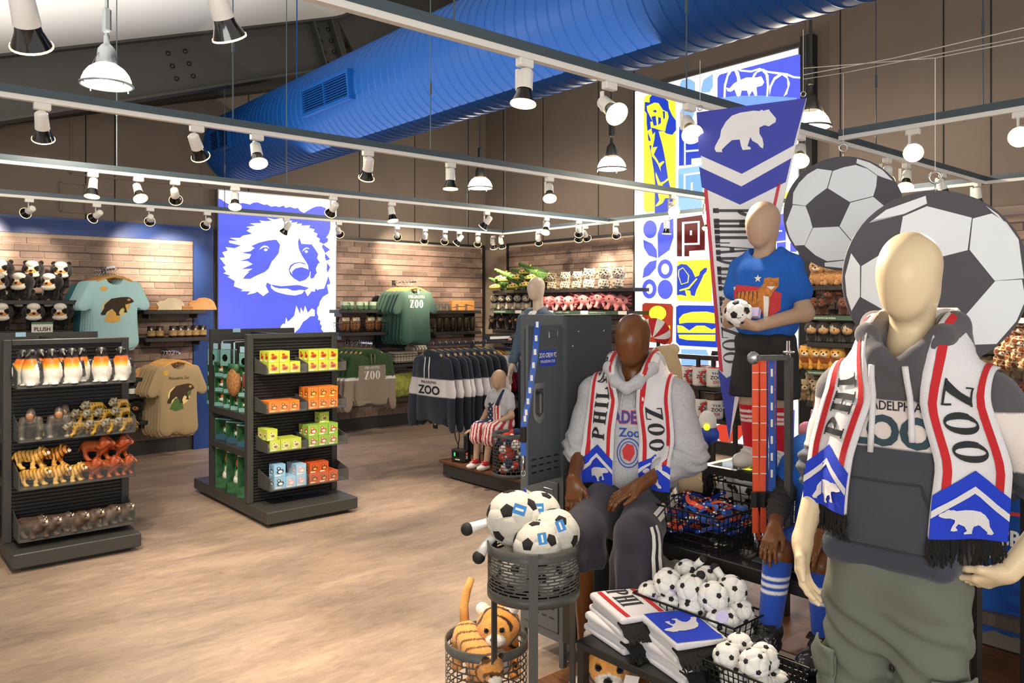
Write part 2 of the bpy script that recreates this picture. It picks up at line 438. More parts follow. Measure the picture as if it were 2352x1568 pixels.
m_chrome=mat('chrome','#c9c9c9',.18,m=1.); m_steel=mat('galvanised','#a9b0b5',.32,m=.9)
wb=MB().mat(m_wall).bx(-4,XR+.3,YB,YB+.2,0,8).build('wall_back',kind='structure')
wr=MB().mat(m_wall).bx(XR,XR+.2,-3,YB,0,8).build('wall_right',kind='structure')
MB().mat(m_beige).bx(XR-.02,XR-.001,9.2,YB-.005,0,2.62).build('trim_corner',wr)
s=MB().mat(m_seam)
for x in (-.9,2.15,2.45,4.02,5.62,6.55,7.55): s.bx(x-.006,x+.006,YB-.004,YB,2.7,7.9)
s.build('panel_seam',wb,kind='stuff')
s=MB().mat(m_seam)
for y in (9.35,8.45,7.35,6.72,3.95,2.95,2.55): s.bx(XR-.004,XR,y-.006,y+.006,2.62,7.9)
s.build('panel_seam',wr,kind='stuff')
# thin conduit outlines on the upper back wall
s=MB().mat(m_wall)
for z0,z1,x0,x1 in ((3.2,4.0,2.0,3.42),(2.78,3.1,1.9,2.15)):
    for p,q in (((x0,z0),(x1,z0)),((x0,z1),(x1,z1)),((x0,z0),(x0,z1)),((x1,z0),(x1,z1))): s.beam((p[0],YB-.008,p[1]),(q[0],YB-.008,q[1]),.016,.02)
s.build('trim_conduit',wb)
MB().mat(m_char).bx(-4,XR,YB-.03,YB-.001,0,.17).build('baseboard_back',kind='structure')
MB().mat(m_char).bx(XR-.03,XR-.001,-3,YB-.03,0,.17).build('baseboard_right',kind='structure')
# ceiling: two pitched planes meeting in a hip
m_ceil=mat('ceiling_white','#e4e4e0',.9,bump=.05,bs=80)
cz=lambda x:4.02+.34*(x-1.16)
K=Vector((4.57,8.5,5.18)); K2=K+Vector((-9.5,-10.26,-3.23))
def c1(x,y): return (x,y,cz(x))
MB().mat(m_ceil).add([c1(-4,YB),c1(K.x,YB),c1(K.x,K.y),c1(-4,K.y-9.26),(-4,-3,cz(-4)),(9,YB,9.0),(9,-3,8.6)],[(0,1,2,3),(1,5,2),(2,5,6),(3,2,6,4)]).build('ceiling',kind='structure')
# steel portal frame
m_beam=mat('steel_dark','#3b3a36',.6,var=.06,vs_=4,bump=.08,bs=120); m_bolt=mat('bolt_dark','#2e2d2b',.4,m=.4)
def ibeam(name,a,b,dep,label,bolts=(),rib=None):
    e=empty(name,a,0,label,'steel beam'); a=Vector(a);b=Vector(b); d=(b-a).normalized(); up=Vector((0,0,1)); n=Vector((0,-1,0)); dn=Vector((d.z,0,-d.x))
    def P(u,w,y): return d*u+dn*w+Vector((0,y,0))
    L=(b-a).length
    def pl(nm,u0,u1,w0,w1,y0,y1):
        MB().mat(m_beam).add([P(u,w,y) for u in (u0,u1) for w in (w0,w1) for y in (y0,y1)],[(0,1,3,2),(4,6,7,5),(0,4,5,1),(2,3,7,6),(0,2,6,4),(1,5,7,3)]).build(nm,e)
    pl('web',0,L,.02,dep-.02,.0,.02); pl('flange',0,L,0,.025,-.11,.13); pl('flange',0,L,dep-.025,dep,-.11,.13)
    if rib is not None: pl('splice_plate',rib-.13,rib-.11,.02,dep-.03,-.1,.0); pl('splice_plate',rib+.11,rib+.13,.02,dep-.03,-.1,.0)
    for u,w in bolts: MB().mat(m_bolt,True).ell(P(u,w,-.004),.026,8,5).build('bolt',e)
    return e
bl=[(2.15,.16),(2.33,.16),(2.15,.29),(2.33,.29),(2.15,.42),(2.33,.42)]
ibeam('roof_beam',(-2.2,8.5,cz(-2.2)),(K.x,8.5,K.z),.58,'dark bolted steel roof beam sloping up under the white ceiling',[(u+2.9,w) for u,w in bl]+[(6.85,.12),(6.85,.25),(6.85,.38),(6.85,.5),(6.98,.12),(6.98,.25),(6.98,.38),(6.98,.5)],rib=6.9)
ibeam('roof_beam',(K.x,8.5,K.z),(8.3,8.5,K.z+.64*3.73),.7,'steeper dark steel beam rising behind the blue duct')
MB().mat(m_beam).add([(x,y,z+dz) for x,z in ((-4,2.05),(4.6,4.6),(7.9,5.6)) for y in (YB-.25,YB) for dz in (0,.42)],[(0,4,6,2),(4,8,10,6),(0,1,5,4),(4,5,9,8),(1,3,7,5),(5,7,11,9)]).build('rim_beam',label='dark rim beam along the top of the back wall',cat='steel beam')
# ---------------------------------------------------------------- brick slat panels
def brick_mat():
    M=mat('brick_print','#8d7568',.62,var=.2,vs_=9,bump=.35,bs=45,objvar=.3); return M
m_mortar=mat('mortar','#b3a293',.85); m_groove=mat('slat_groove','#4a3b32',.6)
BW,BH=.226,.077
_bm={}
def brick_mesh(w):
    k=round(w,3)
    if k not in _bm: _bm[k]=MB().mat(brick_mat()).box((0,0,0),(w-.008,.014,BH-.009),.003).mesh('brick')
    return _bm[k]
def brick_panel(name,axis,c,u0,u1,z0,z1,label,maxn=296):
    """axis 'x': on the back wall, runs along X; 'y': on the right wall, runs along Y"""
    e=empty(name,(u0,c,z0) if axis=='x' else (c,u1,z0),0 if axis=='x' else -math.pi/2,label,'wall panel',kind='structure')
    L=u1-u0; MB().mat(m_mortar).bx(0,L,-.012,.012,0,z1-z0).build('backing',e)
    n=int((z1-z0)/BH); b=[]
    for r in range(n):
        x=-(BW/2 if r%2 else 0)-(.06 if r%4>1 else 0)
        while x<L-.02:
            a,bb=max(x,0),min(x+BW,L)
            if bb-a>.04: b.append(((a+bb)/2,r,bb-a))
            x+=BW
    for x,r,w in b[-maxn:]: inst('brick',brick_mesh(w),(x,-.017,(r+.5)*BH),parent=e)
    rest=b[:-maxn] if len(b)>maxn else []
    if rest:
        m=MB().mat(brick_mat())
        for x,r,w in rest: m.box((x,-.017,(r+.5)*BH),(w-.008,.014,BH-.009))
        m.build('brick_rest',e,kind='stuff')
    m=MB().mat(m_groove)
    for r in range(2,n,2): m.bx(0,L,-.0255,-.02,r*BH-.007,r*BH+.007)
    m.build('slat_groove',e,kind='stuff')
    return e
brick_panel('wall_panel_left','x',YB-.03,.55,3.31,.17,2.52,'grey brick slat panel inside the blue frame')
brick_panel('wall_panel_middle','x',YB-.03,5.23,7.8,.17,2.66,'brick slat panel between the bear lightbox and the corner')
pn=brick_panel('wall_panel_right','y',XR-.03,6.7,9.17,.17,2.66,'brick slat panel behind the crocodile and leopard plush')
brick_panel('wall_panel_far','y',XR-.03,.6,4.2,1.7,2.62,'brick slat panel above the far plush shelves')
m=MB().mat(m_black)
for x in (5.2,7.82): m.bx(x-.015,x+.015,YB-.07,YB-.002,.1,2.69)
m.bx(5.2,7.82,YB-.07,YB-.002,2.66,2.69).build('trim_1',kind='structure')
m=MB().mat(m_black)
for y in (6.66,9.19): m.bx(XR-.07,XR-.002,y-.015,y+.015,.1,2.69)
m.bx(XR-.07,XR-.002,6.66,9.19,2.66,2.69).build('trim_2',kind='structure')
m_bluef=mat('blue_frame','#1d3f82',.38,bump=.05,bs=120)
m=MB().mat(m_bluef); m.bx(-.5,3.55,YB-.07,YB-.002,2.52,2.7); m.bx(3.31,3.55,YB-.07,YB-.002,0.,2.52).build('trim_3',kind='structure',label='blue surround framing the grey brick panel')
# ---------------------------------------------------------------- lightboxes
m_lb=mat('lit_white','#f4f8ff',.5,em=1.25); m_lbp=mat('lit_pale','#dfeafc',.5,em=1.15); m_lbb=mat('lit_blue','#5763e8',.5,em=1.0)
m_y=mat('lit_yellow','#f6ee3a',.5,em=1.05); m_royal=mat('lit_royal','#1d40c4',.5,em=.95); m_sky=mat('lit_sky','#8fbdf0',.5,em=1.); m_red=mat('lit_red','#d8412c',.5,em=.9); m_mar=mat('lit_maroon','#6d1512',.5,em=.7); m_rust=mat('lit_rust','#b23c1c',.5,em=.85)
m_alu=mat('aluminium_edge','#8f8f8f',.35,m=.7)
e=empty('bear_lightbox',(3.62,YB,.12),0,'tall lit panel with a blue and white bear face','lightbox')
e.location=(0,0,0)
MB().mat(m_alu).bx(3.59,5.21,YB-.1,YB-.003,.1,3.18).build('frame',e)
MB().mat(m_lb).bx(3.605,5.195,YB-.106,YB-.1,.115,3.165).build('face',e)
YL=YB-.107
def zb(zx,zy,o=0.): return atY(480+zx/4.2375,430+zy/4.2375,YL-o)
def gr(name,mt,loops,o,fn=zb,par=e):
    for l in loops: MB().mat(mt).flat([[(x,-y) for x,y in l]],lambda x,y:fn(x,-y,o)).build(name,par)
blue=[(92,108),(120,118),(165,150),(210,172),(270,165),(285,158),(330,152),(370,160),(400,168),(430,150),(470,145),(540,172),(560,165),(605,188),(650,182),(680,192),(728,178),(745,200),(790,190),(830,205),(865,200),(885,228),(925,250),(960,228),(1000,205),(1040,188),(1090,184),(1130,200),(1160,235),(1182,290),(1182,400),(1165,455),(1140,490),(1160,500),(1155,530),(1110,555),(1180,608),(1130,640),(1180,700),(1140,715),(1180,780),(1155,830),(1182,938),(1148,950),(1165,1032),(1135,1050),(1110,1065),(1080,1110),(1072,1150),(1055,1170),(1050,1225),(1065,1260),(1060,1285),(1085,1300),(1080,1330),(1100,1350),(1090,1375),(1112,1405),(1115,1480),(1080,1560),(1090,1640),(1100,1900),(1102,2450),(92,2600)]
gr('print',m_lbb,[blue],.001)
face=[(490,322),(550,330),(610,326),(562,296),(640,312),(700,300),(760,322),(812,326),(798,346),(862,336),(850,356),(905,352),(900,372),(985,370),(975,395),(1030,410),(1015,432),(1057,452),(1045,482),(1080,500),(1072,530),(1112,550),(1098,580),(1132,640),(1128,680),(1150,740),(1145,800),(1162,860),(1140,930),(1120,985),(1070,992),(1060,1000),(1035,985),(1030,1015),(1000,1010),(960,1060),(932,1005),(975,978),(920,985),(840,952),(700,962),(600,945),(565,925),(552,960),(582,1018),(528,1058),(470,1015),(440,1030),(372,1045),(400,1012),(310,1010),(332,996),(242,962),(252,912),(180,870),(212,862),(140,836),(166,822),(136,776),(162,762),(104,686),(156,682),(130,632),(182,616),(162,582),(252,592),(310,566),(200,540),(192,520),(282,522),(202,492),(302,492),(330,470),(420,452),(365,422),(402,402),(362,386),(452,372),(396,352),(512,346)]
gr('print',m_lb,[face,[(600,950),(640,965),(690,985),(760,985),(820,1000),(900,998),(930,1002),(905,1035),(840,1052),(760,1045),(680,1025),(640,1010),(605,980)],[(690,1402),(700,1350),(722,1325),(740,1330),(750,1265),(768,1310),(830,1250),(850,1150),(888,1235),(892,1168),(918,1215),(935,1150),(962,1222),(1000,1178),(1030,1195),(1030,1252),(985,1255),(945,1290),(915,1310),(880,1372),(840,1408),(820,1440),(700,1440)]],.002)
gr('print',m_lbb,[[(330,890),(350,862),(392,822),(362,830),(425,792),(318,796),(425,748),(372,716),(300,716),(392,690),(412,652),(318,636),(402,622),(445,590),(412,572),(482,540),(560,520),(632,510),(660,512),(692,560),(678,640),(640,692),(612,720),(580,792),(540,826),(470,855),(400,892)],
 [(880,490),(866,530),(872,592),(902,660),(942,720),(966,764),(968,800),(990,822),(985,880),(995,890),(1022,880),(1035,850),(1050,835),(1040,790),(1062,742),(1080,735),(1052,690),(1064,650),(1032,600),(1000,556),(900,550)],
 [(812,850),(808,822),(840,790),(900,776),(960,796),(985,816),(976,862),(940,900),(882,918),(830,890),(790,850),(776,800),(790,760),(830,735),(880,726),(930,738),(965,770),(940,752),(880,734),(835,745),(800,775),(786,810)],
 [(598,945),(700,966),(850,950),(880,952),(975,978),(930,992),(860,985),(780,982),(690,985),(640,975)],[(760,980),(830,990),(905,992),(850,1005),(810,1005)]],.003)
gr('print',m_lb,[[(490,606),(510,580),(535,566),(570,572),(590,600),(562,582),(530,584)],oval(553,608,18,13,10),[(906,628),(920,600),(940,586),(965,588),(978,600),(950,596),(928,608)],oval(948,625,15,13,10)],.004)
# the tall mural lightbox on the right wall
e2=empty('mural_lightbox',(0,0,0),0,'tall lit mural of giraffe, turtle, sandwich and leaf tiles','lightbox')
MB().mat(m_alu).bx(XR-.1,XR-.003,4.35,6.63,.16,4.5).build('frame',e2)
XL=XR-.107
MB().mat(m_lb).bx(XL+.001,XL+.007,4.365,6.615,.175,4.485).build('face',e2)
def zm(px,py,o=0.): return atX(px,py,XL-o)
def r4(l): return [(1440+x/3.645,90+y/3.645) for x,y in l]
def r5(l): return [(1440+x/2.412,400+y/2.412) for x,y in l]
def gm(mt,loops,o): return gr('tile_print',mt,loops,o,zm,e2)
yt=lambda px,z:700-(z-CH)/ (XL/ray(px,0).x)*FP
def tile(p0,p1,z0,z1,cut=.06):
    """rounded tile between two pixel columns and two heights"""
    ya,yb=zm(p0,700).y,zm(p1,700).y; l=[]
    for y,z in rrc(yb,z0,ya,z1,cut): l.append((y,z))
    return l
def wt(mt,loops,o): 
    m=MB().mat(mt)
    for l in loops: m.flat([[(-a,b) for a,b in l]],lambda a,b:Vector((XL-o,-a,b)))
    return m.build('tile_print',e2)
wt(m_y,[tile(1479,1552,2.92,4.4)],.001)
gm(m_royal,[r4([(150,525),(190,530),(190,490),(215,460),(290,470),(345,520),(352,580),(380,640),(410,680),(412,760),(380,800),(330,790),(310,770),(265,770),(300,900),(320,1000),(345,1170),(385,1330),(388,1465),(232,1465),(235,1200),(225,1100),(200,950),(180,850),(165,700),(165,620),(148,600)])],.002)
gm(m_y,[r4([(165,560),(230,530),(265,535),(300,590),(340,610),(350,650),(330,720),(320,770),(270,760),(230,745),(200,740),(195,690),(215,690),(170,600)]),
 r4([(170,770),(205,745),(215,800),(235,775),(230,840),(215,905),(255,900),(240,930),(225,965),(255,1010),(270,1040),(300,1020),(315,1025),(280,1070),(285,1110),(260,1050),(235,1010),(210,980),(200,930),(205,890),(195,830)]),
 r4([(240,1110),(280,1200),(310,1190),(345,1160),(345,1180),(300,1215),(290,1260),(330,1300),(380,1310),(385,1330),(320,1330),(300,1370),(260,1395),(235,1400),(270,1350),(260,1290),(235,1240),(265,1235),(240,1150)]),
 r4([(160,850),(190,850),(220,870),(200,890),(165,880)])],.003)
gm(m_royal,[r4([(205,650),(240,640),(250,720),(225,725)]),r4([(262,650),(285,660),(285,700),(262,720)]),r4([(300,600),(318,605),(318,660),(305,670)]),r4([(215,600),(240,590),(252,605),(235,615)])],.004)
gm(m_sky,[r4([(440,390),(460,340),(520,330),(570,360),(570,440),(520,450),(455,450)]),r4([(620,420),(640,340),(720,290),(718,400),(690,445),(625,445)]),r4([(440,620),(470,560),(520,540),(570,600),(550,660),(470,690)])],.001)
wt(m_lbb,[tile(1648,1842,3.56,4.42,.05)],.001)
gm(m_lb,[r4([(808,490),(812,380),(840,290),(880,245),(905,240),(935,270),(950,330),(950,440),(930,490),(925,400),(920,320),(900,265),(880,265),(850,310),(830,390),(825,490)]),r4([(1030,360),(1060,290),(1110,245),(1150,250),(1185,300),(1190,400),(1180,480),(1165,480),(1172,390),(1160,300),(1130,265),(1090,280),(1060,330),(1050,380)]),
 r4([(1190,400),(1230,320),(1290,280),(1340,300),(1365,370),(1340,460),(1310,480),(1345,400),(1340,330),(1300,300),(1240,340),(1210,400),(1195,470)]),r4([(900,235),(960,255),(1040,262),(1110,240),(1180,265),(1260,275),(1340,285),(1400,310),(1455,315),(1455,330),(1390,325),(1330,300),(1250,292),(1170,280),(1110,255),(1040,278),(950,270)]),
 r4([(830,405),(860,410),(895,370),(950,340),(1000,320),(1080,320),(1125,310),(1150,360),(1130,390),(1085,400),(1090,470),(1070,475),(1050,430),(1020,480),(1005,430),(960,430),(950,475),(920,475),(900,420),(870,440),(840,435)])],.003)
gm(m_sky,[r4([(757,495),(900,475),(1100,470),(1420,490),(1420,560),(1100,640),(757,575)])],.001)
gm(m_royal,[r4([(437,735),(510,720),(640,705),(640,990),(540,1000),(540,1050),(435,1060)])],.001)
gm(m_lb,[r4([(478,830),(492,826),(492,1050),(478,1052)]),r4([(490,930),(620,920),(620,935),(490,945)])],.002)
gm(m_sky,[r5([(285,0),(415,0),(415,205),(285,218)])],.001); gm(m_sky,[r4([(430,1085),(640,1055),(640,1330),(430,1330)])],.001)
gm(m_lb,[r4([(475,1130),(640,1105),(640,1120),(490,1142),(490,1310),(475,1310)]),r4([(535,1200),(550,1198),(550,1265),(535,1268)])],.002)
gm(m_lbb,[r5(oval(128,305,38,50)),r5([(172,465),(170,330),(190,270),(257,245),(258,350),(235,420)]),r5([(90,362),(140,385),(165,420),(167,465),(120,450),(95,410)]),r5([(165,475),(160,520),(125,560),(86,575),(95,520),(125,485)]),r5(oval(212,638,42,54))],.001)
def ring(cx,cy,rx,ry,ix,iy):
    m=MB().mat(m_lbb); o_=r5(oval(cx,cy,rx,ry)); i_=r5(oval(cx,cy,ix,iy)); n=len(o_)
    for k in range(n): m.add([zm(*p,.001) for p in (o_[k],o_[(k+1)%n],i_[(k+1)%n],i_[k])],[(3,2,1,0)])
    m.build('tile_print',e2)
ring(212,525,42,54,22,30); ring(124,635,40,54,19,28)
gm(m_mar,[r5([(277,245),(415,225),(432,290),(432,420),(345,425),(345,455),(277,455)])],.001)
gm(m_lb,[r5([(305,265),(403,258),(403,390),(318,392),(318,455),(305,455)])],.002); gm(m_mar,[r5([(318,275),(392,268),(392,380),(318,382)])],.003); gm(m_lb,[r5([(349,312),(360,311),(360,337),(349,338)])],.004)
gm(m_y,[r5([(278,480),(470,470),(470,705),(285,700),(275,680)])],.001)
gm(m_royal,[r5([(277,510),(300,497),(330,500),(360,530),(378,570),(400,560),(405,540),(430,518),(445,520),(440,540),(425,555),(410,590),(395,620),(385,640),(375,675),(355,670),(350,645),(320,640),(330,675),(300,668),(277,670)])],.002)
gm(m_y,[r5([(285,530),(310,515),(345,560),(340,600),(300,612),(283,560)]),r5([(290,640),(340,625),(385,575),(390,580),(345,635),(292,648)])],.003); gm(m_royal,[r5([(290,533),(310,520),(339,560),(335,597),(302,607),(288,560)])],.004)
# red tile with a plain abstract figure, and the sandwich tile
gm(m_rust,[r5([(85,722),(100,712),(245,718),(256,735),(252,925),(240,942),(95,925),(83,910)])],.001); gm(m_y,[r5(oval(170,770,48,42)),r5([(100,850),(240,838),(240,856),(100,868)]),r5([(100,885),(240,875),(240,893),(100,903)])],.002)
gm(m_royal,[r5([(272,735),(290,725),(490,728),(500,960),(290,948),(272,930)])],.001)
gm(m_y,[r5([(288,800),(310,775),(360,762),(440,760),(486,770),(488,826),(430,822),(380,822),(330,822),(290,828)]),r5([(278,835),(310,840),(345,865),(385,838),(430,838),(470,860),(490,850),(490,880),(280,878)]),r5([(285,888),(490,888),(490,925),(330,918),(290,908)])],.002)
gm(m_sky,[r5([(300,968),(440,972),(452,1000),(452,1120),(300,1110)])],.001)
gm(m_red,[r5([(478,1440),(490,1395),(540,1375),(600,1372),(662,1380),(660,1420),(620,1470),(570,1485),(520,1478)])],.001)
gm(m_rust,[r5([(470,985),(495,985),(495,1130),(470,1120)])],.001)
gm(m_y,[(r4([(1300,1290),(1470,1240),(1470,1380),(1300,1400)]))],.001)
gm(m_lbb,[r5([(830,225),(885,215),(885,430),(830,432)]),r5([(905,380),(940,380),(940,430),(905,430)])],.001); gm(m_lb,[r5([(880,215),(886,215),(886,432),(880,432)]),r5([(830,310),(860,310),(860,318),(830,318)]),r5([(830,372),(890,365),(890,372),(830,380)])],.002)
gm(m_lbb,[r5([(882,1390),(892,1390),(885,1530),(873,1530)]),r5([(900,1305),(915,1305),(905,1530),(893,1530)]),r5([(920,1305),(930,1305),(925,1500),(917,1500)])],.001)
# ---------------------------------------------------------------- spiral duct
m_duct=mat('duct_blue','#0a4a94',.5,m=0.,var=.03,vs_=3,spec=.3); m_ductd=mat('duct_dark','#0a2038',.6)
DX,DZ,DR=3.86,3.71,.436
e=empty('spiral_duct',(DX,9.7,DZ),0,'large blue spiral duct hanging below the roof','duct')
m=MB().mat(m_duct,True)
prof=[]; y=-.0
N=96; Ld=9.3; step=.105
n=int(Ld/step)
def ductring(yy,r): return [(r*math.cos(2*math.pi*i/N),yy,r*math.sin(2*math.pi*i/N)) for i in range(N)]
vs=[];rows=0
for k in range(n):
    for dy,r in ((0,DR),(.003,DR),(.007,DR+.0055),(.013,DR+.0055),(.017,DR),(.02,DR)):
        # helical lead: each ring leans a little so the seam climbs around the pipe
        vs+=[(r*math.cos(2*math.pi*i/N),-(k*step+dy)-.05*math.sin(2*math.pi*i/N+.7),r*math.sin(2*math.pi*i/N)) for i in range(N)]; rows+=1
m.add(vs,[(k*N+i,k*N+(i+1)%N,(k+1)*N+(i+1)%N,(k+1)*N+i) for k in range(rows-1) for i in range(N)]).build('pipe',e)
MB().mat(m_duct,True).lathe([(DR,0),(DR*.97,.05),(0.001,.06)],N,(0,0,0),Matrix.Rotation(-math.pi/2,3,'X')).build('end_cap',e)
def grille(yc,ang,wd,ht):
    """grille box set on the pipe at angle ang (from +X toward +Z)"""
    g=empty('grille',(0,yc,0),0,parent=e); nx,nz=math.cos(ang),math.sin(ang); tx,tz=-nz,nx; r0=DR+.03
    def P(u,v,w): return Vector((nx*(r0+w)+tx*v,u,nz*(r0+w)+tz*v))
    def bxx(mm,u0,u1,v0,v1,w0,w1): mm.add([P(u,v,w) for u in (u0,u1) for v in (v0,v1) for w in (w0,w1)],[(0,1,3,2),(4,6,7,5),(0,4,5,1),(2,3,7,6),(0,2,6,4),(1,5,7,3)])
    f=MB().mat(m_duct)
    for u0,u1,v0,v1 in ((-wd/2,wd/2,-ht/2-.03,-ht/2),(-wd/2,wd/2,ht/2,ht/2+.03),(-wd/2-.03,-wd/2,-ht/2-.03,ht/2+.03),(wd/2,wd/2+.03,-ht/2-.03,ht/2+.03),(-.006,.006,-ht/2,ht/2)): bxx(f,u0,u1,v0,v1,-.1,.012)
    f.build('grille_frame',g); bk=MB().mat(m_ductd); bxx(bk,-wd/2,wd/2,-ht/2,ht/2,-.05,-.03); bk.build('grille_back',g)
    for k in range(9):
        s_=MB().mat(m_duct); v=-ht/2+ht*(k+.5)/9; bxx(s_,-wd/2,wd/2,v-.003,v+.003,-.03,.006); s_.build('slat',g)
ga=math.radians(185)
grille(-3.15,ga,.85,.2); grille(-.55,ga,.55,.2)
for yy in (-2.3,-5.2):
    MB().mat(m_duct).cyl((-DR*.75,yy,DR*.45),(-DR*.75,yy,2.2),.006,n=6).box((-DR*.75,yy,DR*.45),(.08,.05,.03)).build('hanger_rod',e)
# ---------------------------------------------------------------- lighting tracks, spotlights, pendants
TZ=2.75; m_strut=mat('strut_grey','#4a5860',.45,m=.3)
def track(name,a,b,label,rods,top=6.):
    e=empty(name,a,0,label,'lighting track'); a=Vector(a); b=Vector(b); d=b-a
    MB().mat(m_white).beam((0,0,.012),d+Vector((0,0,.012)),.032,.026).build('track_channel',e)
    MB().mat(m_strut).beam((0,0,.045),d+Vector((0,0,.045)),.038,.04).build('support_strut',e)
    for q_ in rods:
        p=(atY(q_,0,a.y) if abs(d.y)<.1 else atX(q_,0,a.x))-a; p.z=0; top=min(6.,cz(a.x+p.x)-.02) if a.x+p.x<4.4 else 5.3
        MB().mat(m_strut).cyl(p+Vector((0,0,.07)),(p.x,p.y,top-TZ),.004,n=6).cyl((p.x,p.y,.45),(p.x,p.y,.53),.009,n=6).build('suspension_rod',e)
    return e
YT,YA,Y3,Y4,XT=2.39,4.475,6.57,8.57,7.22
track('lighting_track',(.3,YT,TZ),(7.25,YT,TZ),'front lighting track passing over the pennant',(268,1043,1577,2012))
track('lighting_track',(.6,YA,TZ),(7.2,YA,TZ),'second lighting track below the wide blue duct',(535,989))
track('lighting_track',(-.6,Y3,TZ),(7.2,Y3,TZ),'third lighting track, counting from the front one',(268,658,1160))
track('lighting_track',(-.6,Y4,TZ),(7.2,Y4,TZ),'rearmost lighting track just before the back wall',(516,1073))
track('lighting_track',(XT+.02,8.6,TZ),(XT+.02,1.2,TZ),'cross track in front of the mural lightbox',(1850,))
track('lighting_track',(4.65,2.33,TZ),(4.65,-.4,TZ),'short cross track above the two hanging soccer signs',(2258,))
m_bulb=mat('lamp_black','#0d0d0d',.12,coat=.6); m_lens=mat('lamp_glow','#ffe9bd',.3,em=9.); m_rimg=mat('lamp_rim','#ffdc9a',.3,em=4.)
_hm={}
def head_meshes():
    if _hm: return _hm
    _hm['adapter']=MB().mat(m_white).box((0,0,-.018),(.034,.075,.036),.004).mesh('adapter')
    _hm['arm']=MB().mat(m_white).box((.0,.045,-.075),(.008,.018,.085)).cyl((0,.045,-.115),(0,-.0,-.115),.012,n=10).mesh('yoke_arm')
    _hm['housing']=MB().mat(m_white,True).lathe([(.001,.075),(.022,.075),(.03,.066),(.033,.0),(.034,-.012)],18).mesh('lamp_housing')
    _hm['bulb']=MB().mat(m_bulb,True).lathe([(.03,-.008),(.034,-.03),(.045,-.055),(.052,-.072)],20).mesh('reflector_bulb')
    _hm['lens']=MB().mat(m_lens,True).lathe([(.046,-.0705),(.03,-.073),(.001,-.074)],20).mat(m_rimg).lathe([(.0525,-.068),(.053,-.074),(.046,-.0725)],20).mesh('lens')
    return _hm
def spot(trk,pos,target,label,k,along='x',pw=1.,drop=0.):
    H=head_meshes(); e=empty('track_spotlight',pos,0 if along=='x' else math.pi/2,label,'spotlight',group='spotlights on the '+trk)
    inst('adapter',H['adapter'],(0,0,-drop),(0,0,math.pi/2),parent=e)
    inst('yoke_arm',H['arm'],(0,0,-drop),(0,0,0),parent=e)
    p=Vector((0,0,-.115-drop)); wp=Vector(pos)+p
    d=(Vector(target)-wp).normalized(); q=(-d).to_track_quat('Z','Y')
    if along!='x': q=Euler((0,0,-math.pi/2)).to_quaternion()@q
    h=bpy.data.objects.new('lamp_housing',H['housing']); link(h,e); h.location=p; h.rotation_mode='QUATERNION'; h.rotation_quaternion=q
    for n in ('bulb','lens'):
        inst({'bulb':'reflector_bulb','lens':'lens'}[n],H[n],parent=h)
    l=bpy.data.lights.new('spot','SPOT'); l.energy=SPOT_W*pw; l.color=(1,.83,.63); l.spot_size=math.radians(46); l.spot_blend=.8; l.shadow_soft_size=.05
    lo=bpy.data.objects.new('spot',l); lo.location=wp+d*.085; lo.rotation_euler=(-d).to_track_quat('Z','Y').to_euler(); COL.objects.link(lo)
def heads(trk,name,yc,lst,along='x'):
    for i,(px,tg,*pw) in enumerate(lst):
        p=atY(px,0,yc) if along=='x' else atX(px,0,yc); p.z=TZ
        if along=='x': lab=f'{ORD[i]} white spotlight on the {name}'
        else: lab=f'{ORD[i]} white spotlight from the corner on the {name}'
        spot(trk,p,tg,lab,i,along,pw[0] if pw else 1.,.14 if (px==60) else 0.)
heads('front track','front lighting track',YT,[(60,(1.3,4.4,0),1.8),(510,(2.4,3.6,.0),1.9),(1205,(1.75,2.3,0.1),1.3),(1400,(2.3,1.0,1.6),2.6),(1583,(2.3,1.15,1.2),1.8),(1838,(2.5,1.5,.6),1.3),(2038,(7.5,3.4,1.4)),(2082,(4.2,2.0,.2)),(2165,(6.9,1.8,.5)),(2245,(7.6,2.4,.8))])
heads('second track','lighting track under the blue duct',YA,[(97,(1.25,6.1,.6),1.35),(452,(2.95,6.1,.7),1.5),(590,(1.7,3.0,0),1.75),(845,(3.1,6.0,.6),1.5),(1035,(3.2,4.4,0),1.),(1262,(3.2,3.2,.2),1.2),(1545,(4.2,2.6,1.0),1.2),(1625,(4.2,1.8,1.0),1.2)])
heads('third track','third lighting track',Y3,[(213,(1.3,6.3,1.1),.8),(318,(2.0,4.7,0),1.8),(402,(3.4,9.6,.9),.6),(540,(2.0,5.2,0)),(765,(3.6,9.4,.8)),(900,(4.2,5.9,0.),1.2),(1118,(4.6,8.,.7)),(1255,(4.9,5.9,.4)),(1330,(7.7,7.6,1.6))])
heads('rear track','rearmost lighting track',Y4,[(67,(1.05,9.75,2.3),1.6),(222,(1.55,9.75,2.1),.7),(345,(2.75,9.75,2.3),1.3),(476,(3.1,9.75,2.2),1.3),(658,(3.4,9.7,1.1),.5),(778,(5.6,9.75,2.0),.6),(912,(6.3,9.75,2.4),2.2),(976,(6.4,9.7,1.6),.45),(1022,(6.9,9.75,1.9),.6),(1055,(5.9,9.7,1.3),.6),(1098,(7.5,9.7,1.7),.6)])
heads('cross track','cross track before the mural',XT+.02,[(1133,(7.85,9.3,1.2)),(1152,(7.85,9.,1.4)),(1237,(7.85,8.4,1.8),.7),(1330,(7.85,7.9,1.6),.6),(1345,(7.85,7.2,2.2),.8),(1415,(7.85,6.9,2.2),.9),(1532,(7.2,5.8,.4)),(1628,(6.,5.2,.3))],along='y')
heads('short cross track','short cross track over the soccer signs',4.65,[(2097,(2.6,1.0,1.5),1.3),(2345,(2.35,.9,1.6),1.6)],along='y')
m_glass=mat('prismatic_glass','#f3e6cf',.25,em=.45,alpha=.6,trans=0.); m_wireg=mat('guard_wire','#6c6c6c',.4,m=.8)
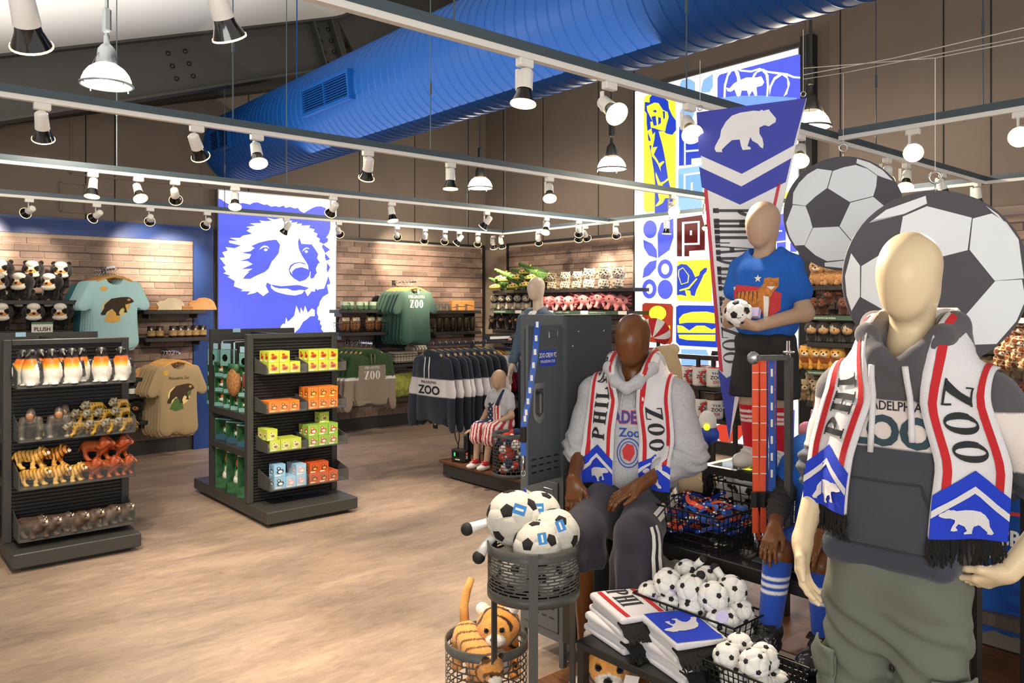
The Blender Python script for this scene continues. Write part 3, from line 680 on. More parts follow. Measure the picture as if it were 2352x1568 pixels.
def pendant(px,py,z,label,dark=False):
    p=atZ(px,py,z); e=empty('pendant_light',p,0,label,'pendant lamp'); ms=m_steel if not dark else mat('pendant_dark','#4b4a47',.4,m=.6)
    m=MB().mat(m_glass,True); n=48; pr=[(.155,0),(.15,.03),(.135,.07),(.11,.105),(.075,.13),(.062,.14)]; vs=[]
    for r,zz in pr:
        for i in range(n): rr=r*(1+(.012 if i%2 else -.012)); vs.append((rr*math.cos(2*math.pi*i/n),rr*math.sin(2*math.pi*i/n),zz))
    m.add(vs,[(k*n+i,k*n+(i+1)%n,(k+1)*n+(i+1)%n,(k+1)*n+i) for k in range(len(pr)-1) for i in range(n)]).build('glass_shade',e)
    MB().mat(ms,True).lathe([(.150,-.006),(.168,-.006),(.168,.006),(.150,.006)],32).build('rim_ring',e)
    MB().mat(ms,True).lathe([(.065,.135),(.068,.15),(.06,.19),(.055,.235),(.035,.262),(.02,.275),(.018,.33)],20).build('ballast_housing',e)
    MB().mat(ms).cyl((0,0,.33),(0,0,.36),.012,n=8).box((0,0,.43),(.05,.06,.16),.012).cyl((0,0,.5),(0,0,3.),.013,n=8).build('stem',e)
    g=MB().mat(m_wireg)
    for i in range(4): a=i*math.pi/2+.4; g.cyl((.165*math.cos(a),.165*math.sin(a),0),(.06*math.cos(a),.06*math.sin(a),.2),.002,n=5).cyl((.165*math.cos(a),.165*math.sin(a),.0),(.165*math.cos(a),.165*math.sin(a),-.02),.005,n=6)
    g.build('guard_wire',e)
    l=bpy.data.lights.new('pendant_lamp','POINT'); l.energy=PEND_W; l.color=(1,.86,.68); l.shadow_soft_size=.05; lo=bpy.data.objects.new('pendant_lamp',l); lo.location=p+Vector((0,0,-.06)); COL.objects.link(lo)
pendant(245,195,3.22,'big ribbed glass pendant lamp below the bolted roof beam')
pendant(1103,432,3.22,'small ribbed glass pendant lamp before the taupe wall',True)
pendant(1405,388,3.22,'ribbed glass pendant lamp beside the mural lightbox',True)
pendant(1862,292,3.22,'ribbed glass pendant lamp half hidden by the pennant',True)
# ================================================================ soft toys and figures (shared meshes, facing -Y, standing on z=0)
m_fur=mat('plush_fur','#888888',.95,attr=True,var=.12,vs_=60,bump=.5,bs=220,spec=.15,sheen=.25); m_plas=mat('figure_vinyl','#888888',.42,attr=True,var=.1,vs_=30,bump=.1,bs=90)
m_eye=mat('eye_black','#0b0908',.08); m_tag=mat('paper_tag','#f2efe6',.6); m_tagg=mat('paper_tag_green','#9cc54a',.6); m_tagb=mat('paper_tag_blue','#1f83cf',.5)
PL={}
def stripes(fr,ph=0,thr=.55,ax=1):
    def f(V,C,c2='#20140c',mask=None):
        s=np.sin(V[:,ax]*fr+2.2*np.sin(V[:,2]*38+V[:,0]*25)+ph)>thr
        if mask is not None: s&=mask
        C=C.copy(); C[s]=L3(c2); return C
    return f
def spots(V,C,fr,thr,c):
    q=np.sin(V[:,0]*fr+1.3*np.sin(V[:,2]*fr*.7))*np.sin(V[:,1]*fr+V[:,2]*9)*np.sin(V[:,2]*fr*1.05+V[:,0]*12); C=C.copy(); C[np.abs(q)>thr]=L3(c); return C
def quad(name,L=.2,H=.13,body='#c07020',head=None,muzzle=None,legs=None,mane=None,horn=None,tail=None,ears=None,bw=.036,hd=.036,snout=.03,pat=None,mouth=None,belly=None,h=None,eyes=True,hz=None,mat_=None):
    """four-legged figure walking toward -Y"""
    if name in PL: return PL[name]
    head=head or body; legs=legs or body; muzzle=muzzle or head; zt=H*.72; y0,y1=-L*.28,L*.3; hz=hz or H*.92
    p=[cap((0,y0,zt),(0,y1,zt*.98),bw*1.08,bw,body),ell((0,y0*.9,zt*.93),(bw*1.02,bw*1.1,bw*1.25),body),cap((0,y0-.01,zt+.01),(0,-L*.42,hz-.01),bw*.8,hd*.75,head)]
    if belly: p.append(ell((0,0,zt-bw*.5),(bw*.75,L*.28,bw*.7),belly))
    for sx in (-1,1):
        for y,dy in ((y0,-.02*sx),(y1,.025*sx)):
            p+=[cap((sx*bw*.62,y,zt*.8),(sx*bw*.7,y+dy*.5+.006,zt*.4),bw*.5,bw*.36,legs),cap((sx*bw*.7,y+dy*.5+.006,zt*.4),(sx*bw*.72,y+dy,.012),bw*.36,bw*.33,legs),ell((sx*bw*.72,y+dy-.008,.01),(bw*.4,bw*.52,.011),legs)]
    hy=-L*.46; p+=[ell((0,hy,hz),(hd*.92,hd,hd*.95),head),ell((0,hy-hd*.75,hz-hd*.28),(hd*.55,snout,hd*.48),muzzle)]
    if mane: p+=[ell((0,hy+hd*.55,hz-.004),(hd*1.5,hd*1.0,hd*1.6),mane),ell((0,hy+hd*.9,hz-hd*1.2),(hd*1.1,hd*.9,hd*1.2),mane)]
    if horn: p+=[cap((0,hy-hd*1.05,hz-hd*.05),(0,hy-hd*1.3,hz+hd*.85),hd*.22,hd*.06,horn),cap((0,hy-hd*.55,hz+hd*.4),(0,hy-hd*.7,hz+hd*.85),hd*.16,hd*.05,horn)]
    if mouth: p+=[ell((0,hy-hd*.95,hz-hd*.55),(hd*.42,hd*.55,hd*.3),mouth),ell((0,hy-hd*.8,hz-hd*.95),(hd*.45,hd*.6,hd*.18),muzzle)]
    ec=ears or head
    for sx in (-1,1): p.append(ell((sx*hd*.66,hy+hd*.15,hz+hd*.82),(hd*.3,hd*.16,hd*.34),ec))
    tc=tail or body; p+=[cap((0,y1+bw*.8,zt+.01),(0.012,y1+bw*1.8,zt*.55),bw*.24,bw*.2,tc)]
    if eyes:
        for sx in (-1,1): p.append(ell((sx*hd*.42,hy-hd*.78,hz+hd*.22),hd*.17,'#0d0a08'))
    PL[name]=soft(name,p,h or L/46,.012,mat_ or m_plas,pat); return PL[name]
def sitter(name,S=.2,body='#222222',head=None,face=None,muzzle='#c98b58',ears=None,inner=None,limb=None,belly=None,ear=.3,eyepatch=None,nose='#15100e',pat=None,hs=.29,big_muz=1.,lean=0.,arms=True,extra=(),h=None,mat_=None,earz=.8,eye='#0c0a08',spread=1.):
    """seated soft toy of height S"""
    if name in PL: return PL[name]
    head=head or body; limb=limb or body; r=S*hs; zb=S*.3; zh=S*.70
    p=[ell((0,0,zb),(S*.24,S*.21,S*.31),body),ell((0,-S*.05-lean*.5,zh),(r*1.08,r,r*.96),head)]
    if belly: p.append(ell((0,-S*.1,zb-.01),(S*.16,S*.14,S*.22),belly))
    for sx in (-1,1):
        p+=[ell((sx*S*.21*spread,-S*.22,S*.085),(S*.085,S*.15,S*.085),limb),ell((sx*r*.72,-S*.02,zh+r*earz),(r*ear,r*ear*.6,r*ear),ears or head)]
        if inner: p.append(ell((sx*r*.72,-S*.02-r*ear*.4,zh+r*earz),(r*ear*.6,r*ear*.4,r*ear*.6),inner))
        if arms: p.append(cap((sx*S*.2,-S*.05,S*.47),(sx*S*.22*spread,-S*.2,S*.2),S*.075,S*.07,limb))
    fy=-S*.05-lean*.5
    if face: p.append(ell((0,fy-r*.34,zh+r*.02),(r*.86,r*.72,r*.78),face))
    p.append(ell((0,fy-r*.86,zh-r*.26),(r*.44*big_muz,r*.42*big_muz,r*.33*big_muz),muzzle))
    p.append(ell((0,fy-r*(.86+.40*big_muz),zh-r*.1),(r*.14,r*.09,r*.1),nose))
    for sx in (-1,1):
        if eyepatch: p.append(ell((sx*r*.46,fy-r*.76,zh+r*.14),(r*.3,r*.36,r*.34),eyepatch))
        p.append(ell((sx*r*.38,fy-r*1.0,zh+r*.2),r*.105,eye))
    p+=list(extra)
    PL[name]=soft(name,p,h or S/40,S*.03,mat_ or m_fur,pat); return PL[name]
def penguin():
    if 'penguin' in PL: return PL['penguin']
    p=[ell((0,0,.095),(.062,.056,.098),'#efece4'),ell((0,.012,.1),(.064,.052,.1),'#2c2b2e'),ell((0,0,.03),(.05,.05,.03),'#efece4'),ell((0,.0,.215),(.034,.036,.034),'#232225'),cap((0,0,.16),(0,0,.2),.042,.034,'#2a292c'),cap((0.008,-.03,.21),(.016,-.062,.2),.013,.006,'#1d1c1f')]
    for s in (-1,1): p+=[cap((s*.06,.01,.15),(s*.07,.015,.06),.014,.012,'#2c2b2e'),ell((s*.028,-.035,.008),(.022,.03,.01),'#26221f')]
    def col(V,C):
        C=C.copy(); f=(V[:,1]<-.004+.0*V[:,0])&(np.abs(V[:,0])<.052)&(V[:,2]>.012)&(V[:,2]<.183)&(V[:,1]<.02-np.abs(V[:,0])*.55)
        z=np.clip((V[:,2]-.1)/.075,0,1)[:,None]; a=L3('#f4f0e6');b=L3('#f6b52c');c=L3('#ee7420')
        g=np.where(z<.4,a+(b-a)*np.clip(z/.4,0,1),b+(c-b)*np.clip((z-.4)/.35,0,1)); C[f]=g[f]; return C
    PL['penguin']=soft('penguin_figure',p,.0055,.012,m_plas,col); return PL['penguin']
def gorilla():
    if 'gorilla' in PL: return PL['gorilla']
    g='#4d463e'; p=[cap((0,-.02,.115),(0,.06,.085),.045,.04,g),ell((0,-.035,.165),(.03,.032,.036),g),ell((0,-.06,.158),(.02,.014,.022),'#a87a58'),ell((0,-.02,.19),(.02,.024,.02),'#3c342d')]
    for s in (-1,1): p+=[cap((s*.045,-.03,.13),(s*.058,-.045,.07),.026,.021,g),cap((s*.058,-.045,.07),(s*.05,-.05,.012),.021,.018,g),ell((s*.05,-.056,.01),(.018,.022,.011),'#8d8378'),cap((s*.035,.06,.07),(s*.04,.05,.012),.026,.018,g)]
    PL['gorilla']=soft('gorilla',p,.0045,.012,m_plas); return PL['gorilla']
def croc():
    if 'croc' in PL: return PL['croc']
    g='#3d5a24'; y='#c8bd4e'
    p=[cap((0,.05,.07),(0,.3,.05),.062,.03,g),cap((0,.05,.05),(0,.24,.03),.05,.025,y),ell((0,0,.09),(.055,.055,.05),g),cap((0,-.02,.1),(0,-.17,.165),.04,.022,g),cap((0,-.02,.062),(0,-.16,.045),.038,.022,y),cap((0,-.03,.075),(0,-.14,.062),.03,.015,'#d99a86'),cap((0,-.04,.093),(0,-.15,.145),.03,.014,'#e0a592')]
    for s in (-1,1): p+=[ell((s*.03,-.005,.14),.019,g),ell((s*.034,-.02,.145),.01,'#e4c63a'),cap((s*.05,.06,.04),(s*.085,.03,.015),.02,.018,g)]
    PL['croc']=soft('crocodile_plush',p,.0075,.014,m_fur,lambda V,C:spots(V,C,70,.45,'#26401a')); return PL['croc']
def axolotl():
    if 'axo' in PL: return PL['axo']
    k='#f09a98'; d='#e4686f'
    p=[ell((0,0,.12),(.075,.062,.062),k),cap((0,.02,.08),(0,.09,.035),.045,.03,k),cap((0,.09,.035),(.03,.17,.06),.024,.01,k)]
    for s in (-1,1):
        p+=[cap((s*.035,-.02,.06),(s*.05,-.055,.012),.02,.017,k),cap((s*.04,.06,.04),(s*.07,.06,.012),.02,.016,k),ell((s*.034,-.055,.125),.008,'#2a1414')]
        for a in (-.5,0.,.5): p.append(cap((s*.065,.01,.125+a*.05),(s*.115,.02,.13+a*.09),.012,.009,d))
    PL['axo']=soft('axolotl_plush',p,.0055,.012,m_fur); return PL['axo']
def eagle():
    if 'eagle' in PL: return PL['eagle']
    b='#3a271a'; p=[ell((0,0,.16),(.11,.1,.15),b),ell((0,-.02,.31),(.07,.07,.07),'#f2efe8'),ell((0,-.02,.265),(.078,.075,.04),'#ece8de'),cap((0,-.085,.305),(0,-.125,.27),.025,.01,'#eab11e'),cap((0,-.08,.3),(0,-.09,.285),.02,.014,'#eab11e')]
    for s in (-1,1): p+=[cap((s*.1,0,.22),(s*.14,.02,.08),.04,.03,'#2e1f15'),ell((s*.045,-.06,.02),(.04,.055,.022),'#eab11e'),ell((s*.034,-.078,.33),.01,'#0d0a08')]
    PL['eagle']=soft('eagle_plush',p,.009,.016,m_fur); return PL['eagle']
def ico():
    t=(1+5**.5)/2; V=[Vector(v).normalized() for v in [(-1,t,0),(1,t,0),(-1,-t,0),(1,-t,0),(0,-1,t),(0,1,t),(0,-1,-t),(0,1,-t),(t,0,-1),(t,0,1),(-t,0,-1),(-t,0,1)]]
    F=[(0,11,5),(0,5,1),(0,1,7),(0,7,10),(0,10,11),(1,5,9),(5,11,4),(11,10,2),(10,7,6),(7,1,8),(3,9,4),(3,4,2),(3,2,6),(3,6,8),(3,8,9),(4,9,5),(2,4,11),(6,2,10),(8,6,7),(9,8,1)]
    return V,F
def soccer(r,mw,mb,puff=.025,sub=3,name='ball',fr=1/3):
    """ball of 12 dark pentagons and 20 light hexagons with sunken seams, centred on the origin"""
    V,F=ico(); m=MB(); polys=[]
    def third(a,b): return V[a]*(1-fr)+V[b]*fr
    for f in F:
        a,b,c=f; polys.append(([third(a,b),third(b,a),third(b,c),third(c,b),third(c,a),third(a,c)],mw))
    for i in range(12):
        nb=set()
        for f in F:
            if i in f: nb|=set(f)-{i}
        nb=list(nb); ax=V[i]; x=ax.orthogonal().normalized(); y=ax.cross(x)
        nb.sort(key=lambda k:math.atan2(V[k].dot(y),V[k].dot(x))); polys.append(([third(i,k) for k in nb],mb))
    for P,mt in polys:
        c=sum(P,Vector())/len(P); m.mat(mt,True); n=len(P)
        for i in range(n):
            a,b=P[i],P[(i+1)%n]; g={}; vs=[]
            for u in range(sub+1):
                for v in range(sub+1-u):
                    w=1-(u+v)/sub; p=c*w+a*(u/sub)+b*(v/sub); e=1-w; p=p.normalized()*r*(1+puff*(1-e**4)-puff*.6*(e**8)); g[(u,v)]=len(vs); vs.append(p)
            fs=[]
            for u in range(sub):
                for v in range(sub-u):
                    fs.append((g[(u,v)],g[(u+1,v)],g[(u,v+1)]))
                    if u+v<sub-1: fs.append((g[(u+1,v)],g[(u+1,v+1)],g[(u,v+1)]))
            t=fs[0]; q=(vs[t[1]]-vs[t[0]]).cross(vs[t[2]]-vs[t[0]])
            if q.dot(vs[t[0]])<0: fs=[f[::-1] for f in fs]
            m.add(vs,fs)
    return m.mesh(name)
m_bw=mat('ball_cream','#f1ece0',.85,bump=.8,bs=420); m_bb=mat('ball_black','#1d1a19',.85,bump=.8,bs=420); m_lav=mat('lavender_tag','#cfc6ea',.6); m_plw=mat('plain_white','#f3f1ec',.8,bump=.2,bs=300); m_plb=mat('plain_black','#161515',.7)
def tagp(par,loc,rot,w,h,m,txt=None,name='paper_tag'):
    return MB().mat(m).box((0,0,0),(w,.003,h)).build(name,par,loc,rot)
sb_pat=None
def bear_sp(): return sitter('spectacled_bear_plush',.22,'#1c1817','#1c1817',face='#f3ecdc',muzzle='#d2904c',eyepatch='#15110f',belly='#1c1817',hs=.37,ear=.26,big_muz=1.1,extra=(ell((0,-.075,.205),(.05,.04,.03),'#f3ecdc'),ell((0,-.085,.11),(.06,.035,.025),'#f3ecdc')))
def bear_bl(): return sitter('black_bear_plush',.22,'#1a1614',muzzle='#c07d45',hs=.3,ear=.3)
def leopard(): return sitter('leopard_plush',.24,'#b9a888',head='#c4b291',muzzle='#ede5d6',belly='#ddd2bd',ear=.28,pat=lambda V,C:np.where((V[:,1:2]>-.11),spots(V,C,95,.36,'#4a3a2a'),C),hs=.29)
def snowleo(): return sitter('pale_leopard_plush',.25,'#d9cfbd',head='#e3d9c6',muzzle='#f4eee2',belly='#eee6d8',ear=.28,pat=lambda V,C:spots(V,C,90,.42,'#6d5a45'),hs=.3)
def owl(): return sitter('grey_sloth_plush',.24,'#7d7264',head='#221d1c',muzzle='#8d8273',face='#8d8273',hs=.3,ear=.12,belly='#9a8e7e')
def monkey(): return sitter('brown_monkey_plush',.17,'#4d2c1d',muzzle='#7a4630',face='#6d3d29',hs=.34,ear=.3,big_muz=1.2)
def rhinop(): return sitter('dark_rhino_plush',.2,'#3b3833',head='#3b3833',muzzle='#c79a66',hs=.36,ear=.24,big_muz=1.5,extra=(cap((0,-.16,.13),(0,-.2,.17),.014,.005,'#e8d6b6'),cap((0,-.13,.155),(0,-.15,.18),.01,.004,'#e8d6b6')))
def lionp(): return sitter('lion_plush',.24,'#c98f35',head='#d9a248',muzzle='#efe0c2',hs=.27,ear=.24,extra=(ell((0,.035,.16),(.085,.05,.085),'#8a4a1c'),ell((0,.0,.1),(.07,.06,.06),'#8a4a1c')))
def cub(): return sitter('lion_cub_plush',.24,'#bb8a58',head='#c39463',muzzle='#e6cfae',hs=.29,ear=.3,pat=lambda V,C:spots(V,C,80,.6,'#8f6238'))
def kanga(): return sitter('tan_elephant_plush',.2,'#8a7558',head='#9a8566',muzzle='#b59c78',hs=.32,ear=.4,big_muz=1.1)
def giraffep(): return sitter('giraffe_plush',.24,'#e4cf9f',head='#e8d8b4',muzzle='#f1ebdc',hs=.24,ear=.3,pat=lambda V,C:spots(V,C,62,.16,'#8b4a1f'))
_tst=stripes(110,0,.62,1)
def tigerp(): return sitter('tiger_plush',.3,'#d98a3a',head='#dd8f3d',face='#e3a052',muzzle='#f4ece0',inner='#f1e6d8',ears='#e8dccb',belly='#f0e6d8',hs=.31,ear=.34,big_muz=1.05,pat=lambda V,C:_tst(V,C,'#3a2415',(V[:,1]>-.1)&(C[:,0]<.75)),h=.006)
def tiger_f():
    st=stripes(210,0,.6,1); return quad('tiger_figure',.21,.14,'#e08e2a',muzzle='#f1e3c4',belly='#f2dfb4',legs='#e6a24a',bw=.04,hd=.04,pat=lambda V,C:st(V,C,'#2c190d',V[:,2]>.05))
def tiger_g():
    st=stripes(210,1,.72,1); return quad('golden_tiger_figure',.21,.14,'#e6ae4c',muzzle='#f3e6c8',belly='#f2e2b8',legs='#ecc067',bw=.041,hd=.04,pat=lambda V,C:st(V,C,'#6e4a1d',V[:,2]>.05))
def lion_f():
    st=stripes(150,0,.6,0); return quad('lion_figure',.2,.145,'#b5592a',mane='#a4471e',muzzle='#c06a38',bw=.04,hd=.036,pat=lambda V,C:st(V,C,'#6d2c12',V[:,1]<-.02))
def rhino_f(): return quad('rhino_figure',.17,.11,'#5c4a3e',muzzle='#6b5848',horn='#e9dfc8',ears='#4d3d33',bw=.038,hd=.031,snout=.028)
def beast_f(): return quad('roaring_beast_figure',.15,.085,'#b28d34',head='#7d7a6a',muzzle='#8b887a',mouth='#b3202a',bw=.026,hd=.026,snout=.03,pat=lambda V,C:spots(V,C,130,.4,'#5a4a22'))
# ================================================================ the two gondola displays
m_gon=mat('gondola_dark','#3c3c3a',.45,bump=.05,bs=260); m_gond=mat('gondola_rib','#232322',.5); m_acr=mat('acrylic','#b9bdbb',.08,alpha=.05,spec=.4); m_tray=mat('tray_grey','#4c4c49',.4)
m_bluet=mat('price_blue','#a9cfe4',.6)
def ribbed(e,x0,x1,y,z0,z1,d=1):
    """horizontally ribbed slat panel facing -Y"""
    m=MB().mat(m_gond); p=.025; n=int((z1-z0)/p)
    for k in range(n):
        z=z0+k*p; m.add([(x0,y,z+.004),(x1,y,z+.004),(x1,y-.016*d,z+.007),(x0,y-.016*d,z+.007),(x1,y-.016*d,z+.019),(x0,y-.016*d,z+.019),(x1,y,z+.022),(x0,y,z+.022)],[(0,1,2,3),(3,2,4,5),(5,4,6,7)])
    m.build('ribbed_panel',e,kind='stuff'); MB().mat(m_black).bx(x0,x1,y,y+.03,z0,z1).build('panel_back',e)
def tray(e,x0,x1,yf,yb,z,hf=.1,split=None):
    t=empty('tray',(0,0,0),0,parent=e)
    MB().mat(m_tray).bx(x0,x1,yf,yb,z,z+.008).build('tray_floor',t)
    for x in (x0,x1)+((split,) if split else ()): MB().mat(m_tray).add([(x-.003,yf,z),(x-.003,yb,z),(x-.003,yb,z+hf+.05),(x-.003,yf,z+hf),(x+.003,yf,z),(x+.003,yb,z),(x+.003,yb,z+hf+.05),(x+.003,yf,z+hf)],[(0,1,2,3),(7,6,5,4),(0,3,7,4),(3,2,6,7),(0,4,5,1)]).build('tray_side',t)
    MB().mat(m_acr).bx(x0+.004,x1-.004,yf,yf+.004,z+.008,z+hf).build('clear_front',t)
def gondola(x0,x1,yf,yb,yp,label,trays,split=None,shelves=(),ret=.0):
    e=empty('gondola',(0,0,0),0,label,'display stand')
    b=MB().mat(m_gon).bx(x0,x1,yf,yb,.03,.125,.006).build('base',e); MB().mat(m_black).bx(x0+.06,x1-.06,yf+.06,yb-.06,0,.03).build('plinth',e)
    for x in (x0+.02,x1-.02): MB().mat(m_gon).bx(x-.025,x+.025,yp-.02,yp+.05,.125,1.51,.004).build('post',e)
    MB().mat(m_gon).bx(x0+.045,x1-.045,yp-.02,yp+.05,1.47,1.51,.004).build('top_rail',e)
    ribbed(e,x0+.045,x1-.045,yp+.012,.13,1.47)
    y2=yb-(yp-yf)-.05
    MB().mat(m_gon).bx(x0,x1,y2,y2+.05,.125,1.53).build('end_panel',e)
    MB().mat(m_black).bx((x0+x1)/2-.03,(x0+x1)/2+.03,yp+.05,y2,.125,1.5).build('spine_panel',e)
    MB().mat(m_bluet).bx(x0+.2,x0+.27,y2-.003,y2,1.5,1.535).build('price_label',e)
    for (tx0,tx1,yt,z,hf) in trays: tray(e,tx0,tx1,yt,yp-.005,z,hf,split)
    for z in shelves: MB().mat(m_gon).bx(x0,(x0+x1)/2-.03,yp+.05,y2,z-.06,z,.004).build('side_shelf',e)
    return e
G1=gondola(.885,1.67,5.98,7.6,6.33,'gondola of animal figures, penguins in its top tray',[(.93,1.66,6.1,1.19,.115),(.94,1.66,6.1,.83,.115),(.94,1.66,6.1,.51,.115),(.94,1.66,6.1,.165,.12)],shelves=(.85,.55))
G2=gondola(2.57,3.37,5.9,7.55,6.29,'gondola of small boxes standing before the bear lightbox',[(2.63,3.34,6.05,1.19,.075),(2.63,3.34,6.05,.875,.075),(2.64,3.35,6.05,.56,.075),(2.66,3.36,6.05,.25,.1)],split=2.985,shelves=(.85,.55))
def place(fn,name,pos,rz,sc,label,cat,group): return inst(name,fn() if callable(fn) else fn,pos,rz,sc,None,label,cat,group)
R_=math.radians
# penguins: (x, row, turn)
_eye=MB().mat(m_eye,True).ell((0,0,0),.0125,10,7).mesh('eye')
pg=[(1.02,0,-25),(1.14,0,6),(1.265,0,0),(1.455,0,-4),(1.585,0,-8),(.985,1,0),(1.09,1,20),(1.225,1,15),(1.345,1,-10),(1.47,1,25)]
for i,(x,rw,a) in enumerate(pg):
    y=6.16+.095*rw; o=place(penguin,'penguin_figure',(x,y,1.198),R_(a-28),1.02 if rw==0 else 1.,f"{ORD[i%5]} penguin figure in the {'front' if rw==0 else 'back'} row of the top tray",'figure','penguin figures in the top tray')
    for s in (-1,1): inst('eye',_eye,(s*.028,-.02,.222),parent=o)
for i,(x,y,a) in enumerate([(1.03,6.18,-5),(1.19,6.17,5),(1.25,6.25,-10)]):
    o=place(gorilla,'gorilla_figure',(x,y,.838),R_(a-20),1.02,['lone gorilla figure at the tray end','front gorilla figure of the close pair','gorilla figure standing behind its twin'][i],'figure','gorilla figures')
    if i<2: tagp(o,(.06,-.03,.05),(0,0,.3),.03,.05,m_tagg)
bf=[(1.30,6.15,0,-60),(1.42,6.15,0,-50),(1.53,6.15,0,-55),(1.62,6.16,0,-60),(1.40,6.2,.07,-40),(1.50,6.2,.07,-60),(1.60,6.21,.07,-50),(1.43,6.26,.12,-60),(1.60,6.26,.13,-50),(1.35,6.24,.07,-50)]
for i,(x,y,dz,a) in enumerate(bf): place(beast_f,'beast_figure',(x,y,.838+dz),R_(a),1.05,f'{ORD[i]} yellow open-mouthed beast figure heaped beside the gorillas','figure','open-mouthed beast figures')
tg=[(1.03,6.19,0,0,.8),(1.14,6.18,0,1,.85),(1.25,6.18,0,0,.8),(1.02,6.25,.11,0,.9),(1.15,6.26,.11,2,.9)]
for i,(x,y,dz,v,s) in enumerate(tg): place(tiger_g if v!=2 else tiger_f,'tiger_figure',(x,y,.518+dz),R_(55 if v!=1 else 62),s,f"{'golden' if v!=2 else 'dark orange'} striped tiger figure, {ORD[i]} counted from the lower front",'figure','tiger figures')
lf=[(1.37,6.18,0,.85),(1.49,6.18,0,.85),(1.59,6.19,0,.8),(1.43,6.24,.115,1.0),(1.56,6.24,.115,.95)]
for i,(x,y,dz,s) in enumerate(lf): place(lion_f,'lion_figure',(x,y,.518+dz),R_(48),s,f'rust brown maned lion figure, {ORD[i]} counted from the lower front','figure','lion figures')
rh=[(1.02,6.16),(1.09,6.15),(1.17,6.2),(1.27,6.16),(1.36,6.17),(1.46,6.18),(1.58,6.22),(1.02,6.24)]
for i,(x,y) in enumerate(rh):
    o=place(rhino_f,'rhino_figure',(x,y,.174),R_(40+7*(i%3)),1.05,f'{ORD[i]} brown horned rhino figure in the bottom tray','figure','rhino figures in the bottom tray')
    if i in (0,2,4,6): tagp(o,(.035,-.06,.05),(0,.2,-.5),.045,.05,m_tagg)
# ---- boxes
def card(col,pic,pic2,band='#f1e9d0'):
    mc=mat('card_'+col,col,.5,var=.12,vs_=25); a=mat('card_'+pic,pic,.5); b=mat('card_'+pic2,pic2,.5); w=mat('card_'+band,band,.5)
    m=MB().mat(mc).box((0,0,.5),(1,1,1))
    for rz in (0,-math.pi/2):
        R=Matrix.Rotation(rz,3,'Z'); f=lambda u,v:R@Vector((u,-.503,v)); f2=lambda u,v:R@Vector((u,-.506,v))
        m.mat(w).flat([[(-.42,.06),(.1,.06),(.1,.16),(-.42,.16)]],f)
        m.mat(a).flat([[(-.3,.35),(-.15,.22),(.2,.25),(.36,.4),(.28,.6),(.1,.58),(.05,.75),(-.15,.82),(-.28,.7),(-.2,.55)]],f); m.mat(b).flat([oval(.05,.4,.2,.12,8)],f2).flat([oval(-.1,.68,.08,.07,7)],f2)
    return m.mesh('box')
BX=dict(lime=card('#b5c13c','#d8551f','#7a3a1a'),orange=card('#d8762b','#7c3f16','#e9b55a','#f0cf6a'),lime2=card('#b9c94a','#e8d9a8','#8a6a3a'),green=card('#8fb548','#c23a2a','#f3efe2','#f3efe2'),blue=card('#8fc1e6','#33414a','#e9f2f8'),pink=card('#9fcbe8','#f0a7b4','#f2efe2'),rust=card('#c75522','#5d3522','#e09a4a'))
def boxes(kind,x0,z,cols,lev,deep,label,s=.088,y0=6.068,cnt=[0],skip=()):
    for l in range(lev):
        for c in range(cols if isinstance(cols,int) else cols[l]):
            for d in range(deep):
                if (l,c,d) in skip: continue
                inst('toy_box',BX[kind],(x0+(c+.5)*(s+.003),y0+(d+.5)*(s+.002),z+.008+l*(s+.001)),(0,0,R_(random.uniform(-2,2))),s,None,f"{label}, {['bottom','upper'][l]} layer, {['front','second'][d] if d<2 else 'rear'} row, {ORD[c]} across",'box','small toy boxes on the gondola')
boxes('lime',2.655,1.19,(3,2),2,2,'lime toy box beside the post'); boxes('lime',3.0,1.19,3,2,2,'lime toy box beyond the divider')
boxes('orange',2.655,.875,3,1,2,'flat orange toy box of second tray',.086); boxes('orange',3.0,.875,3,2,2,'tall orange toy box of second tray')
boxes('lime2',2.665,.56,3,1,2,'pale green toy box of third tray'); boxes('lime2',2.64,.649,1,1,2,'pale green box on top of third tray stack'); boxes('green',3.0,.56,3,2,2,'white and green toy box of third tray',.088)
inst('toy_box',BX['lime2'],(3.19,6.2,.745),0,.088,None,'single box on top of the third tray','box')
boxes('blue',2.70,.25,1,2,1,'blue bird toy box of bottom tray',.098); boxes('pink',2.80,.25,2,1,2,'blue and pink toy box of bottom tray'); boxes('pink',2.89,.339,1,1,2,'pink flamingo toy box on top'); boxes('rust',3.01,.25,(3,2),2,2,'rust brown toy box of bottom tray',.085)
